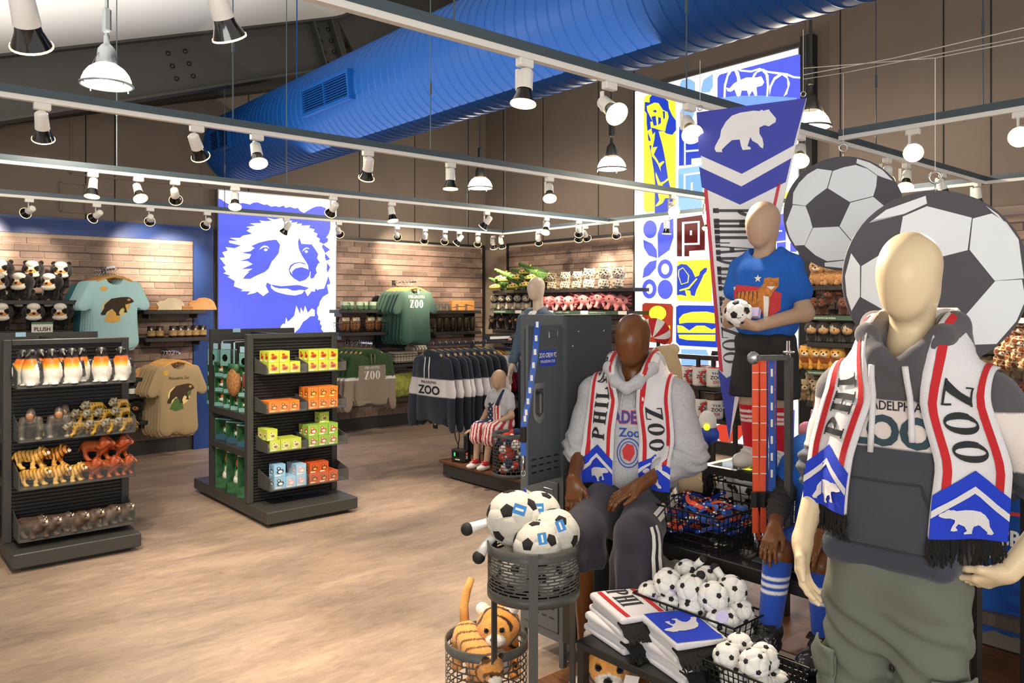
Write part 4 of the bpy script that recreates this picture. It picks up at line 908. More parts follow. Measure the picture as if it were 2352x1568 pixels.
# ---- goods on the side shelves, facing -X
m_teal=mat('pack_teal','#7fb3ad',.5); m_dgreen=mat('pack_green','#3b6a46',.5,var=.4,vs_=18); m_win=mat('pack_window','#2c4436',.15,var=.4,vs_=30); m_navyb=mat('pack_blue','#3d5f78',.5); m_or=mat('pack_orange','#df7a2b',.7); m_wh=mat('pack_white','#e8e4da',.7); m_rd=mat('pack_red','#b7302c',.6); m_grn=mat('leaf_green','#3f8a44',.6)
def windowbox(kind):
    d,w,h={'small':(.15,.15,.13),'mid':(.18,.22,.2),'tall':(.2,.2,.36)}[kind]; m=MB()
    top={'small':m_dgreen,'mid':m_teal,'tall':mat('pack_mint','#a9cbb4',.5)}[kind]; lo={'small':m_teal,'mid':m_navyb,'tall':m_dgreen}[kind]
    m.mat(top).bx(-d/2,d/2,-w/2,w/2,h-.012,h).mat(m_dgreen).bx(d/2-.01,d/2,-w/2,w/2,0,h).mat(lo).bx(-d/2,d/2,-w/2,w/2,0,h*.24)
    m.mat(m_dgreen).bx(-d/2,d/2,w/2-.008,w/2,0,h); m.mat(m_teal).bx(-d/2-.001,-d/2+.004,-w/2,-w/2+.012,h*.1,h) if kind!='tall' else m.mat(top).bx(-d/2-.001,-d/2+.004,-w/2,-w/2+.02,0,h)
    c=m_or if kind!='mid' else m_rd
    m.mat(c,True).ell((-.02,-.01,h*.66),(.045,.055,h*.2)).ell((-.01,.02,h*.84),(.03,.04,h*.1)).mat(m_wh).ell((-.035,-.01,h*.44),(.045,.055,h*.17)).mat(m_eye).ell((-.055,-.02,h*.45),.012).mat(m_grn).ell((.02,-.03,h*.5),(.01,.02,h*.25)).ell((-.03,.06,h*.4),(.01,.01,h*.22))
    if kind=='tall': m.mat(m_wh).ell((-.04,.02,h*.3),(.04,.045,.05)).mat(m_or).ell((-.03,.01,h*.7),(.035,.04,.05)).mat(mat('brown_toy','#6b3b22',.7)).ell((-.03,.02,h*.88),(.03,.035,.035))
    return m.mesh('window_box')
WB={k:windowbox(k) for k in ('small','mid','tall')}
for c,y in enumerate((6.48,6.66,6.84,7.02,7.2)):
    for l in range(3):
        if c in (1,) and l==2: continue
        inst('boxed_plush',WB['small'],(2.68+(.01 if c==2 else 0),y,.851+l*.131),(0,0,R_(30+random.uniform(-5,5))),1,None,f"boxed orange and white soft toy, {ORD[c]} column past the post, {['lowest','middle','top'][l]} of its stack",'toy box','boxed soft toys on the upper side shelf')
for c,y in enumerate((6.5,6.75,7.0)):
    inst('boxed_red_frog',WB['mid'],(2.71,y,.551),R_(24),.95,None,f'blue open box with a red toy, {ORD[c]} past the gondola post','toy box','open boxes with red toys'); inst('boxed_tall_set',WB['tall'],(2.715,y-.02+.0*c,.126),R_(24),1,None,f'tall green set box on the base, {ORD[c]} past the gondola post','toy box','tall green toy sets')
for c,(x,y,z) in enumerate([(2.66,6.55,1.27),(2.62,6.68,1.3),(2.6,6.82,1.29),(2.63,6.98,1.3),(2.6,7.12,1.28)]):
    m=MB().mat(m_teal).box((0,0,0),(.03,.12,.14)).mat(m_eye).cyl((-.016,0,0),(-.017,0,0),.032,n=12).mat(m_bluet).box((-.005,0,.1),(.012,.11,.05))
    o=m.build('blister_pack',None,(x,y,z),(0,0,R_(20*(-1)**c)),f'teal blister pack on a peg, {ORD[c]} past the gondola post','toy pack','teal blister packs'); MB().mat(m_chrome).cyl((0.,0,.13),(.28,0,.14),.004,n=6).build('peg',o)
m=MB().mat(mat('seed_bag','#9a6a3c',.8,var=.5,vs_=60)); m.mat(m.mats[0],True).ell((0,0,-.1),(.05,.085,.12),12,8).mat(m_dgreen).box((0,0,.02),(.03,.13,.07)).mat(m_plb).box((0,-.03,.1),(.006,.02,.14)).box((0,.03,.1),(.006,.02,.14)); m.build('snack_bag',None,(2.56,6.55,1.2),(0,0,.2),'clear bag of brown nuts hanging from black straps','bag')
m=MB().mat(mat('jar_red','#7d3a3a',.5),True).lathe([(.03,-.08),(.045,-.06),(.045,.03),(.03,.05)],14,cap=True); m.build('red_bag',None,(2.63,6.43,1.13),0,'small red hanging bag beside the nut bag','bag')
# ================================================================ garments on hangers
m_cloth=mat('cloth_col','#888888',.92,attr=True,bump=.35,bs=380,spec=.2,sheen=.2); m_wood=mat('hanger_wood','#cf9c57',.5,var=.15,vs_=30)
def folds(amp,z0,z1,fr=34.):
    def f(P):
        t=np.clip((z0-P[:,2])/(z0-z1),0,1); return amp*t*(np.sin(P[:,0]*fr+3*P[:,2]+np.sign(P[:,1])*1.3)*.6+np.sin(P[:,0]*fr*.43+5*P[:,2]))
    return f
def tee_mesh(name,col,colfn=None,L=.68,sl=.17,hem=None):
    p=[rbx((0,0,-.15-L/2),(.222,.11,L/2),.09,col),cap((-.07,0,-.13),(-.19,0,-.175),.05,.046,col),cap((.07,0,-.13),(.19,0,-.175),.05,.046,col),rbx((0,0,-.23),(.215,.1,.1),.07,col)]
    for s in (-1,1): p.append(cap((s*.2,0,-.185),(s*(.2+sl*.5),0,-.2-sl),.066,.062,col))
    def clip(P): return -(np.sqrt(P[:,0]**2+(P[:,2]+.075)**2)-.082)   # neck opening
    return soft(name,p,.013,.03,m_cloth,colfn,folds(.018,-.25,-.75),clip,sy=.32)
def hoodie_mesh(name,col,colfn=None):
    p=[rbx((0,0,-.45),(.25,.13,.30),.1,col),cap((-.08,0,-.1),(-.22,0,-.15),.065,.06,col),cap((.08,0,-.1),(.22,0,-.15),.065,.06,col),rbx((0,0,-.21),(.24,.12,.1),.08,col),rbx((0,0,-.74),(.225,.12,.035),.03,col)]
    for s in (-1,1): p+=[cap((s*.24,0,-.17),(s*.315,0,-.45),.078,.068,col),cap((s*.315,0,-.45),(s*.335,-.02,-.74),.066,.05,col),cap((s*.336,-.02,-.76),(s*.338,-.02,-.80),.042,.04,col),cap((s*.03,-.14,-.06),(s*.1,.03,-.09),.05,.06,col)]
    p+=[ell((0,.17,-.1),(.14,.16,.09),col)]
    return soft(name,[tuple(list(q[:1])+[q[1]+np.array([0,0,-.045],np.float32)]+([q[2]+np.array([0,0,-.045],np.float32)] if q[0]=='c' else [q[2]])+list(q[3:])) for q in p],.013,.03,m_cloth,colfn,folds(.016,-.25,-.75,26),None,sy=.36)
_hang=MB().mat(m_wood,True).tube([(-.2,0,-.155),(-.15,0,-.115),(-.08,0,-.085),(0,0,-.068),(.08,0,-.085),(.15,0,-.115),(.2,0,-.155)],.016,8).mesh('hanger')
_hook=MB().mat(m_chrome,True).tube([(0,0,-.06),(0,0,-.02),(.01,0,-.012),(.022,0,.0),(.02,0,.02),(0,0,.028),(-.018,0,.018),(-.02,0,.004)],.0025,5).mesh('hook')
def garment(name,mesh,pos,rz,sc,label,cat,group,tilt=0.):
    o=inst(name,mesh,pos,(tilt,0,rz),sc,None,label,cat,group); h=inst('hanger',_hang,parent=o); inst('hook',_hook,parent=h); return o
def front_print(o,mesh,layers,zc,step=.02):
    b=bvh_of(mesh); f=on(b,(0,1,0),lambda u,v:(u,-.5,zc+v)); return decal([(mv(l[0]) if False else l[0][0],l[0][1],l[1],l[2]) for l in layers],f,step).build('print',o)
def ctext(s,h,sx=1.,dy=0.,bold=0.,sp=1.):
    V,T,w=ftext(s,h,sx,bold,sp); return [(x-w/2,y+dy) for x,y in V],T
def cser(s,h,sx=1.,dy=0.,**k):
    l,w=stext(s,h,sx,**k); V,T=shape(l); return [(x-w/2,y+dy) for x,y in V],T
ink_w=mat('ink_white','#efece2',.8); ink_d=mat('ink_dark','#22262a',.8); ink_b=mat('ink_brown','#3a2a1c',.8); ink_g=mat('ink_leaf','#4c6a35',.8); ink_y=mat('ink_ochre','#c79a3a',.8); ink_gold=mat('ink_sand','#e3b15a',.8)
def rack_arm(x,y0,z,n,label):
    m=MB().mat(m_chrome).beam((x,YB-.03,z),(x,y0,z),.012,.02)
    e=m.build('faceout_arm',None,(0,0,0),0,label,'display arm'); MB().mat(m_black).box((x,YB-.06,z),(.05,.03,.07)).build('arm_bracket',e)
    for i in range(n): MB().mat(m_chrome).cyl((x,y0+.03+.06*i,z),(x,y0+.03+.06*i,z+.03),.006,n=6).build('arm_stud',e)
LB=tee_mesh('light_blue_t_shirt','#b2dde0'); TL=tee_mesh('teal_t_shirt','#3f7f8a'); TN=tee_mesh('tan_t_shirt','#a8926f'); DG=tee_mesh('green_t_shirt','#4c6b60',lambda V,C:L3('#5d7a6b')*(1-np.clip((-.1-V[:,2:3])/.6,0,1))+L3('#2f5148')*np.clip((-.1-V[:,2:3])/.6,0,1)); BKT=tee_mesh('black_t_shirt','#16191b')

BEAR0=[(-.40,-.27),(-.30,-.26),(-.25,-.16),(-.10,-.06),(.02,-.20),(.02,-.28),(.14,-.28),(.10,-.20),(.15,-.08),(.24,-.02),(.28,-.10),(.24,-.18),(.36,-.18),(.30,.02),(.30,.08),(.46,.12),(.56,.17),(.54,.22),(.44,.31),(.34,.33),(.15,.32),(-.12,.27),(-.32,.08),(-.34,-.05),(-.44,-.22)]
def animal_print(o,mesh,zc,tan=False):
    L=[(shape([[(x*.32,y*.32+.01) for x,y in BEAR0]]),ink_b,.006),(shape([oval(0,-.0,.13,.1,16)]),mat('ink_halo','#c9b98c' if tan else '#e3d08c',.8),.002),(shape([[(-.11,-.13),(-.04,-.16),(.05,-.14),(.03,-.02),(-.05,-.03)],oval(.1,.03,.045,.05,9)]),ink_g if tan else ink_gold,.003),(shape([oval(.13,.085,.018,.013,8)]),ink_y,.008)]
    L=[((V,T),m_,o_) for (V,T),m_,o_ in L]
    if tan: L.append((ctext('Philadelphia Zoo',.032,.8,.165),ink_d,.004))
    else: L.append((shape([oval(-.11,.2,.035,.026,10)]),ink_gold,.004))
    if tan: L.append((shape([oval(-.15,.235,.03,.03,10)]),ink_y,.004))
    front_print(o,mesh,L,zc)
c=atY(262,640,9.3)
rack_arm(c.x,9.25,2.14,6,'chrome arm holding the light blue shirts')
for i in range(8):
    mesh=LB if i<5 else TL; y=9.28+.06*i
    o=garment('t_shirt',mesh,(c.x-.012*i,y,2.13-(.0 if i<5 else .02)),R_(-2+1.5*(i%3)),(1.03,1.03,1.03 if i<5 else 1.12),f"{ORD[i]} {'light blue' if i<5 else 'teal'} t-shirt on the arm beside the bear plush",'t-shirt','light blue and teal shirts')
    if i==0: animal_print(o,LB,-.4)
c=atY(408,830,9.25); rack_arm(c.x,9.2,1.2,5,'chrome arm holding the tan shirts')
for i in range(6):
    o=garment('t_shirt',TN,(c.x-.015*i,9.24+.06*i,1.19),R_(2-1.5*(i%3)),(.95,1.,1.1+.02*(i%2)),f'{ORD[i]} tan t-shirt on the low arm','t-shirt','tan shirts')
    if i==0: animal_print(o,TN,-.42,True)
c=atY(952,650,9.2); rack_arm(c.x,9.15,2.07,6,'chrome arm holding the dark green shirts')
for i in range(8):
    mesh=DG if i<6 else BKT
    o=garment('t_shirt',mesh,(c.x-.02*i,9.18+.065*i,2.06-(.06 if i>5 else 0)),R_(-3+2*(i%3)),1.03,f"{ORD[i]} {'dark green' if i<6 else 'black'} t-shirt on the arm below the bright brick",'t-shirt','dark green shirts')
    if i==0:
        front_print(o,DG,[(cser('PHILADELPHIA',.038,.75,-.21+.0),ink_w,.004),(cser('ZOO',.105,.85,-.34,tk=.26,tn=.06),ink_w,.004)],0); tagp(o,(.015,-.055,-.12),(0,0,0),.028,.06,m_tag)
def ghc(V,C):
    C=np.tile(L3('#97897a'),(len(V),1)); V=V+np.array([0,0,.045]); top=(V[:,2]>-.2-.25*np.clip(np.abs(V[:,0])-.12,0,.2)/.2*.9)|(V[:,2]>-.21); ar=np.abs(V[:,0])>.2; t2=V[:,2]>-.40+.0*V[:,0]
    C[(~ar&(V[:,2]>-.24+.25*0))]=L3('#36502f'); C[ar&t2]=L3('#36502f'); C[ar&(V[:,2]<=-.40)&(V[:,2]>-.435)]=L3('#e9e6de'); return C
def nhc(V,C):
    C=np.tile(L3('#2a323c'),(len(V),1)); V=V+np.array([0,0,.045]); b=(V[:,2]<-.31)&(V[:,2]>-.5); C[b]=L3('#e7e3e3'); return C
GH=hoodie_mesh('green_hoodie','#36502f',ghc); NH=hoodie_mesh('navy_hoodie','#2a323c',nhc)
cord=MB().mat(ink_w,True).tube([(-.035,-.062,-.13),(-.04,-.075,-.25),(-.038,-.078,-.36)],.006,6).tube([(.035,-.062,-.13),(.035,-.075,-.25),(.04,-.078,-.36)],.006,6).mesh('drawstring'); cordg=MB().mat(mat('cord_taupe','#8c7d6c',.8),True).tube([(-.03,-.062,-.13),(-.02,-.075,-.28)],.006,6).tube([(.03,-.062,-.13),(.02,-.075,-.26)],.006,6).mesh('drawstring')
c=atY(850,812,9.15); rack_arm(c.x,9.1,1.24,6,'chrome arm holding the green and taupe hoodies')
for i in range(6):
    o=garment('hoodie',GH,(c.x-.03*i,9.13+.075*i,1.23),R_(-4+2*(i%3)),.98,f'{ORD[i]} green and taupe hoodie on the low arm','hoodie','green and taupe hoodies')
    if i==0: front_print(o,GH,[(cser('PHILADELPHIA',.035,.7,-.33),ink_w,.004),(cser('ZOO',.11,.9,-.47,tk=.24,tn=.05),ink_w,.004)],0); inst('drawstring',cordg,parent=o)
# floor rack of navy hoodies, bar along X, fronts toward -X
c=atD(1000,800,8.35)
e=empty('clothes_rack',(c.x,c.y,0),0,'black floor rack holding the navy hoodies','clothes rack')
MB().mat(m_black).beam((-.1,0,1.33),(1.1,0,1.33),.03,.03).build('bar',e); MB().mat(m_black).beam((1.1,0,1.33),(1.1,0,.03),.035,.035).build('post',e); MB().mat(m_black).bx(.75,1.3,-.3,.3,0,.04).build('foot',e); MB().mat(m_black).beam((.5,0,1.33),(.5,0,.03),.035,.035).build('post',e)
for i in range(9):
    o=garment('hoodie',NH,(c.x-.04+.085*i+(.03 if i>5 else 0),c.y,1.335),R_(-86+3*(i%3)),1.0,f'{ORD[i]} navy hoodie with a white chest band on the floor rack','hoodie','navy hoodies')
    if i==0: front_print(o,NH,[(ctext('PHILADELPHIA',.028,1.,-.41,.01),ink_d,.004),(ctext('ZOO',.09,1.25,-.52,.03),ink_d,.004)],0)
    if i in (0,): inst('drawstring',cord,parent=o)
    if i in (1,3): MB().mat(m_plb).box((.0,-.05,-.85),(.07,.004,.09)).mat(ink_w).box((0,-.053,-.84),(.03,.002,.03)).build('hang_tag',o)
RG=tee_mesh('raglan_t_shirt','#e9e9ec',lambda V,C:np.where(((np.abs(V[:,0:1])>.2)&(V[:,2:3]<-.3))|((V[:,2:3]>-.13)&(np.abs(V[:,0:1])<.14)),L3('#a8202b'),C),sl=.26)
c2=atD(1130,800,9.0)
e=empty('clothes_rack',(c2.x,c2.y,0),0,'dark rack holding white and red raglan shirts','clothes rack'); MB().mat(m_black).bx(-.12,.9,-.025,.025,1.33,1.42).build('header',e); MB().mat(m_black).beam((.9,0,1.33),(.9,0,0),.04,.04).build('post',e); MB().mat(ink_w).bx(-.05,.6,-.027,-.0255,1.36,1.39).build('sign_strip',e); MB().mat(m_black).bx(.6,1.2,-.25,.25,0,.03).build('foot',e)
for i in range(6): garment('raglan_shirt',RG,(c2.x-.05+.07*i,c2.y,1.3),R_(-88),1.0,f'{ORD[i]} white raglan shirt with red sleeves on the dark rack','t-shirt','white and red raglan shirts')
# ================================================================ wall shelves and what stands on them
m_shelf=mat('shelf_dark','#2c2a28',.45,bump=.05,bs=200)
def bshelf(p0,p1,py,label,dep=.34,th=.045):
    """shelf on the back wall between two pixel columns"""
    a=atY(p0,py,YB-.04-dep); b=atY(p1,py,YB-.04-dep); z=(a.z+b.z)/2
    e=MB().mat(m_shelf).bx(a.x,b.x,YB-.04-dep,YB-.04,z-th,z,.004).build('wall_shelf',None,(0,0,0),0,label,'shelf')
    for x in (a.x+.08,b.x-.08): MB().mat(m_shelf).bx(x-.006,x+.006,YB-.04-dep*.8,YB-.04,z-th-.05,z-th).build('shelf_bracket',e)
    return a.x,b.x,z
def rshelf(p0,p1,py,label,dep=.36,th=.045,strip=False,gap=.04):
    a=atX(p0,py,XR-gap-dep); b=atX(p1,py,XR-gap-dep); z=(a.z+b.z)/2
    e=MB().mat(m_shelf).bx(XR-gap-dep,XR-gap,b.y,a.y,z-th,z,.004).build('wall_shelf',None,(0,0,0),0,label,'shelf')
    if strip:
        y=a.y; x=XR-gap-dep-.003; k=0; L=.66
        while y-L>b.y-.05:
            MB().mat(mat('strip_green','#3f5a45',.6)).bx(x,x+.002,y-L+.14,y,z-th,z).build('shelf_strip',e); MB().mat(m_tag).bx(x,x+.002,y-L,y-L+.14,z-th,z).build('shelf_strip',e)
            t=ftext('PLUSH MADE FROM RECYCLED MATERIALS',.016,.72,.01); decal([(t[0],t[1],ink_w,0.)],lambda u,v,o:(x-.001,y-.02-u*.95,z-th+.014+v),0).build('lettering',e)
            y-=L; k+=1
    return a.y,b.y,z
x0,x1,z=bshelf(-60,179,689,'upper shelf packed with spectacled bear plush',.42)
BSY=YB-.46
def bears(xs,z,y,dz,lab):
    for i,x in enumerate(xs): place(bear_sp,'bear_plush',(x,y+random.uniform(-.01,.01),z+dz),R_(-20+random.uniform(-28,22)),1.2,f'{ORD[i]} black bear plush with a white face, {lab}','plush toy','spectacled bear plush')
bears([.78,1.02,1.26,1.5,1.76],z,YB-.36,0,'front row of the upper shelf'); bears([.85,1.1,1.33,1.6,1.86],z,YB-.26,.13,'raised back row of the upper shelf')
x0,x1,z=bshelf(-60,168,759,'lower shelf packed with spectacled bear plush',.42)
bears([.8,1.05,1.3,1.58,1.85],z,YB-.38,0,'front row of the lower shelf'); bears([.9,1.14,1.36,1.54,1.78],z,YB-.24,.14,'raised back row of the lower shelf')
p=atY(72,768,9.3); q=atY(121,739,9.3)
m=MB().mat(m_tag).bx(p.x,q.x,9.29,9.3,p.z-.02,q.z).mat(mat('sign_green','#5f8a58',.6)).bx(p.x,q.x,9.288,9.3005,q.z-.022,q.z); e=m.build('shelf_sign',None,(0,0,0),0,'white card sign reading plush before the lower bears','sign')
t=ctext('PLUSH',.04,.95,0,.02); decal([(t[0],t[1],ink_b,0.)],lambda u,v,o:((p.x+q.x)/2+u,9.287,p.z+.035+v),0).build('lettering',e)
m_board=mat('bear_board','#c88b4e',.5,var=.2,vs_=14,stretch=(1,1,8)); m_boardp=mat('pale_board','#e2cfae',.5,var=.1,vs_=14)
bearb=[(-.12,.0),(-.11,.03),(-.13,.07),(-.1,.095),(-.06,.1),(-.03,.125),(.03,.13),(.08,.115),(.11,.08),(.125,.03),(.13,0)]
def board(mt,pos,label,s=1.):
    m=MB().mat(mt).slab([(x*1.25,y*1.1) for x,y in bearb],lambda u,v:(u,0,v),(0,-1,0),-.02); o=m.build('bear_board',None,pos,(R_(-8),0,0),label,'cutting board',sc=s)
    MB().mat(m_board).tube([(x*1.25,-.004,y*1.1) for x,y in bearb],.007,6).build('rim',o); return o
x0,x1,z=bshelf(330,474,712,'short wall shelf with two bear-shaped boards')
board(m_boardp,(x0+.32,YB-.3,z),'pale bear-shaped serving board on the short shelf',1.); board(m_board,(x0+.68,YB-.3,z),'brown bear-shaped serving board on the short shelf',1.)
for i,xx in enumerate((.1,.5)): MB().mat(m_board).box((x0+xx,YB-.28,z+.026),(.12,.1,.05),.004).mat(m_groove).box((x0+xx,YB-.28,z+.026),(.122,.102,.004)).build('wood_block',None,(0,0,0),0,f"{['outer','inner'][i]} small wooden coaster block on the short shelf",'coasters','coaster blocks')
x0,x1,z=bshelf(334,479,775,'short wall shelf carrying dark jars')
m_jar=mat('jar_dark','#2b1712',.12,coat=.5); m_jl=mat('jar_label','#9a7f52',.6,var=.3,vs_=40); m_lid=mat('jar_lid','#231a14',.4)
_jar=MB().mat(m_jar,True).lathe([(.001,0),(.04,0),(.043,.01),(.043,.09),(.036,.105),(.036,.11)],18).mat(m_jl).lathe([(.0436,.022),(.0436,.08)],18).mesh('jar'); _lid=MB().mat(m_lid,True).lathe([(.0385,.106),(.0385,.128),(.001,.128)],18).mesh('lid')
for i,t in enumerate((.12,.25,.46,.58,.7,.82,.94)):
    o=inst('jar',_jar,(x0+(x1-x0)*t,YB-.3,z),0,1.05,None,f'{ORD[i]} dark preserve jar on the short shelf','jar','preserve jars'); inst('lid',_lid,parent=o)
x0,x1,z=bshelf(275,345,868,'small shelf with one leaning bear board',.3); board(m_board,(x0+.33,YB-.25,z),'orange-brown bear board beside the tan shirts',.95)
x0,x1,z=bshelf(270,345,907,'small shelf with white-labelled black tins',.3)
for i,t in enumerate((.25,.52,.8)): MB().mat(m_plb,True).lathe([(.001,0),(.045,0),(.045,.1),(.001,.1)],18).mat(ink_w).lathe([(.0455,.01),(.0455,.07)],18).build('tin',None,(x0+(x1-x0)*t,YB-.26,z),0,f'{ORD[i]} black candle tin with a white label','tin','candle tins')
x0,x1,z=bshelf(270,350,968,'lowest small shelf holding one bear plush',.3); place(bear_bl,'bear_plush',((x0+x1)/2+.04,YB-.25,z),R_(-25),1.05,'black bear plush alone on the lowest small shelf','plush toy',None)
# middle panel
x0,x1,z=bshelf(779,905,711,'wall shelf with green glazed mugs')
def mug_mesh(c,c2,r=.042,h=.095,hc=None,inn=None):
    m=MB().mat(c,True).lathe([(.001,0),(r*.9,0),(r,.012),(r,h*.55)],22).mat(c2).lathe([(r,h*.55),(r,h)],22).mat(inn or c2).lathe([(r,h),(r*.9,h),(r*.88,.012),(.001,.01)],22)
    return m.mesh('mug'),MB().mat(hc or c,True).tube([(r*.95,0,h*.82),(r*1.45,0,h*.8),(r*1.7,0,h*.5),(r*1.45,0,h*.2),(r*.95,0,h*.18)],.007,7).mesh('handle')
gm1=mug_mesh(mat('glaze_green','#5f7d5c',.2,var=.2,vs_=20),mat('glaze_pale','#b9cbb0',.2))
for i,t in enumerate((.14,.3,.42,.56,.66,.8)):
    o=inst('mug',gm1[0],(x0+(x1-x0)*t,YB-.3+.07*(i%2),z),R_(-30+20*(i%3)),1.15,None,f'{ORD[i]} green glazed mug on the wall shelf','mug','green glazed mugs'); inst('handle',gm1[1],parent=o)
x0,x1,z=bshelf(779,905,763,'wall shelf with two wire baskets of snacks')
m_wire=mat('wire_black','#1b1b1b',.35,m=.4)
def wire_basket(pos,w,d,h,rz,label,r=.0022,nx=10,nz=5,fl=0.02):
    e=empty('wire_basket',pos,rz,label,'wire basket'); m=MB().mat(m_wire); f=lambda t:1-fl/ (w/2)*(1-t)
    for k in range(nz+1):
        t=k/nz; a,b,z=w/2*(1-.1*(1-t)),d/2*(1-.1*(1-t)),h*t; m.tube([(-a,-b,z),(a,-b,z),(a,b,z),(-a,b,z)],r*(1.6 if k==nz else 1),5,closed=True)
    ny=max(3,int(nx*d/w))
    for i in range(nx+1):
        u=-1+2*i/nx
        for s in (-1,1): m.cyl((u*w/2*.9,s*d/2*.9,0),(u*w/2,s*d/2,h),r,n=4,caps=False)
        m.cyl((u*w/2*.9,-d/2*.9,0),(u*w/2*.9,d/2*.9,0),r,n=4,caps=False)
    for i in range(ny+1):
        u=-1+2*i/ny
        for s in (-1,1): m.cyl((s*w/2*.9,u*d/2*.9,0),(s*w/2,u*d/2,h),r,n=4,caps=False)
    m.build('wire_mesh',e,kind='stuff'); MB().mat(m_wire).tube([(-w/2,-d/2,h),(w/2,-d/2,h),(w/2,d/2,h),(-w/2,d/2,h)],r*2,6,closed=True).build('rim_wire',e); return e
m_snack=mat('snack_bag_brown','#8a5a34',.45,var=.5,vs_=45); m_snl=mat('snack_label','#e4d9bd',.6)
for b in range(2):
    bx=x0+(x1-x0)*(.28+.46*b); wire_basket((bx,YB-.24,z),.36,.26,.13,0,f"wire basket of snack bags, {['outer','inner'][b]} one on its shelf",nx=7,nz=3)
    for i in range(4):
        o=MB().mat(m_snack,True).ell((0,0,.11),(.055,.035,.11),12,8).build('snack_bag',None,(bx-.12+.08*i,YB-.25+.03*(i%2),z+.008),R_(10*(-1)**i),f"{ORD[i]} tall brown snack bag in the {['outer','inner'][b]} wire basket",'snack bag','snack bags'); MB().mat(m_snl).box((0,-.034,.17),(.06,.012,.05),.004).build('label_band',o)
x0,x1,z=bshelf(997,1106,713,'wall shelf with drinking glasses and a wooden box')
m_gl=mat('clear_glass','#e8eeee',.03,trans=.9,alpha=.45,spec=.8)
_gl=MB().mat(m_gl,True).lathe([(.001,0),(.03,0),(.034,.1),(.0325,.1),(.029,.006)],16).mesh('glass')
for i in range(7): inst('drinking_glass',_gl,(x0+.12+.085*i,YB-.3+.04*(i%2),z),0,1,None,f'{ORD[i]} clear drinking glass beside the wooden box','glass','drinking glasses')
o=MB().mat(m_board).box((0,0,.075),(.42,.1,.15),.004).build('wood_box',None,(x1-.3,YB-.27,z),0,'light wooden box with dark branch drawing','box'); MB().mat(ink_b).flat([[(-.2,.04),(-.1,.06),(0,.05),(.08,.08),(.2,.06),(.2,.066),(.08,.09),(0,.06),(-.1,.07),(-.2,.05)]],lambda u,v:(u,-.0515,v)).flat([[(-.1,.06),(-.06,.1),(.0,.13),(-.05,.11)]],lambda u,v:(u,-.0515,v)).build('branch_print',o)
x0,x1,z=bshelf(997,1106,761,'wall shelf with bronze tumblers')
_tm=MB().mat(mat('tumbler_bronze','#4a4136',.32,m=.6),True).lathe([(.001,0),(.036,0),(.046,.19),(.047,.2),(.001,.202)],18).mesh('tumbler'); _st=MB().mat(m_plb).cyl((.01,0,.2),(.018,0,.27),.004,n=6).mesh('straw')
for i in range(6):
    o=inst('tumbler',_tm,(x0+.16+(x1-x0-.26)*i/5,YB-.28,z),0,1,None,f'{ORD[i]} dark bronze tumbler on the wall shelf','tumbler','bronze tumblers')
    if i>3: inst('straw',_st,parent=o)
x0,x1,z=bshelf(897,975,835,'wall shelf with a wire basket of blankets'); m_cream=mat('blanket_cream','#ddd5bd',.9,bump=.4,bs=200); m_zeb=mat('blanket_stripe','#cfc8b8',.9)
wire_basket((x0+.3,YB-.22,z),.46,.3,.14,0,'wire basket of folded blankets below the green shirts',nx=9,nz=4)
for i in range(2): o=MB().mat(m_cream).box((0,0,0),(.4,.24,.075),.025).build('folded_blanket',None,(x0+.3,YB-.22,z+.05+.08*i),R_(3*i),f"{['lower','upper'][i]} cream folded blanket in the wire basket",'blanket','folded blankets')
o=MB().mat(m_zeb).box((0,0,0),(.3,.22,.09),.03).build('striped_blanket',None,(x0+.55,YB-.2,z+.2),R_(12),'dark striped rolled blanket atop the wire basket','blanket')
for i in range(5): MB().mat(ink_d).tube([(-.13+.06*i,-.112,-.03),(-.12+.06*i,-.113,0),(-.13+.06*i,-.1,.03),(-.125+.06*i,0,.0465)],.006,5).build('stripe',o)
x0,x1,z=bshelf(903,975,913,'low wall shelf with green pillows',.36); m_pil=mat('pillow_green','#9aa046',.9,var=.45,vs_=14)
for i in range(4):
    o=MB().mat(m_pil,True).ell((0,0,.17),(.19,.05,.17),14,10).build('pillow',None,(x0+.14+.1*i,YB-.3+.03*i,z),(R_(-6),0,R_(-6)),f'{ORD[i]} green patterned pillow on the low shelf','pillow','green pillows')
# right wall, far bay
ya,yb,z=rshelf(1131,1456,664,'upper shelf with crocodile and leopard plush'); X_=XR-.3
for i,(px,dz,dx) in enumerate([(1145,0,0),(1160,.1,.05),(1183,0,0),(1192,.13,.06),(1150,.13,.1),(1212,.02,0),(1222,.12,.06),(1205,.2,.1)]): place(croc,'crocodile_plush',(X_-.06+dx*.6,atX(px+8,660,X_).y-.06,z+dz),R_(-112+6*(i%3)),1.05,f'{ORD[i]} green crocodile plush with open jaws','plush toy','crocodile plush')
for i,px in enumerate((1280,1310,1338,1365,1400,1432)): place(leopard if i<3 else snowleo,'leopard_plush',(X_-.02,atX(px-8,660,X_).y,z),R_(-62 - 10*(i==2)),1.08 if i>2 else 1.,f"{ORD[i]} {'spotted' if i<3 else 'pale spotted'} leopard plush after the crocodiles",'plush toy','leopard plush')
ya,yb,z=rshelf(1131,1456,713,'second shelf with grey and pink plush',strip=True)
for i,px in enumerate((1143,1160,1178,1197,1216)): place(owl,'sloth_plush',(X_,atX(px-5,700,X_).y,z),R_(-60),1.,f'{ORD[i]} fluffy grey and black plush on the second shelf','plush toy','grey fluffy plush')
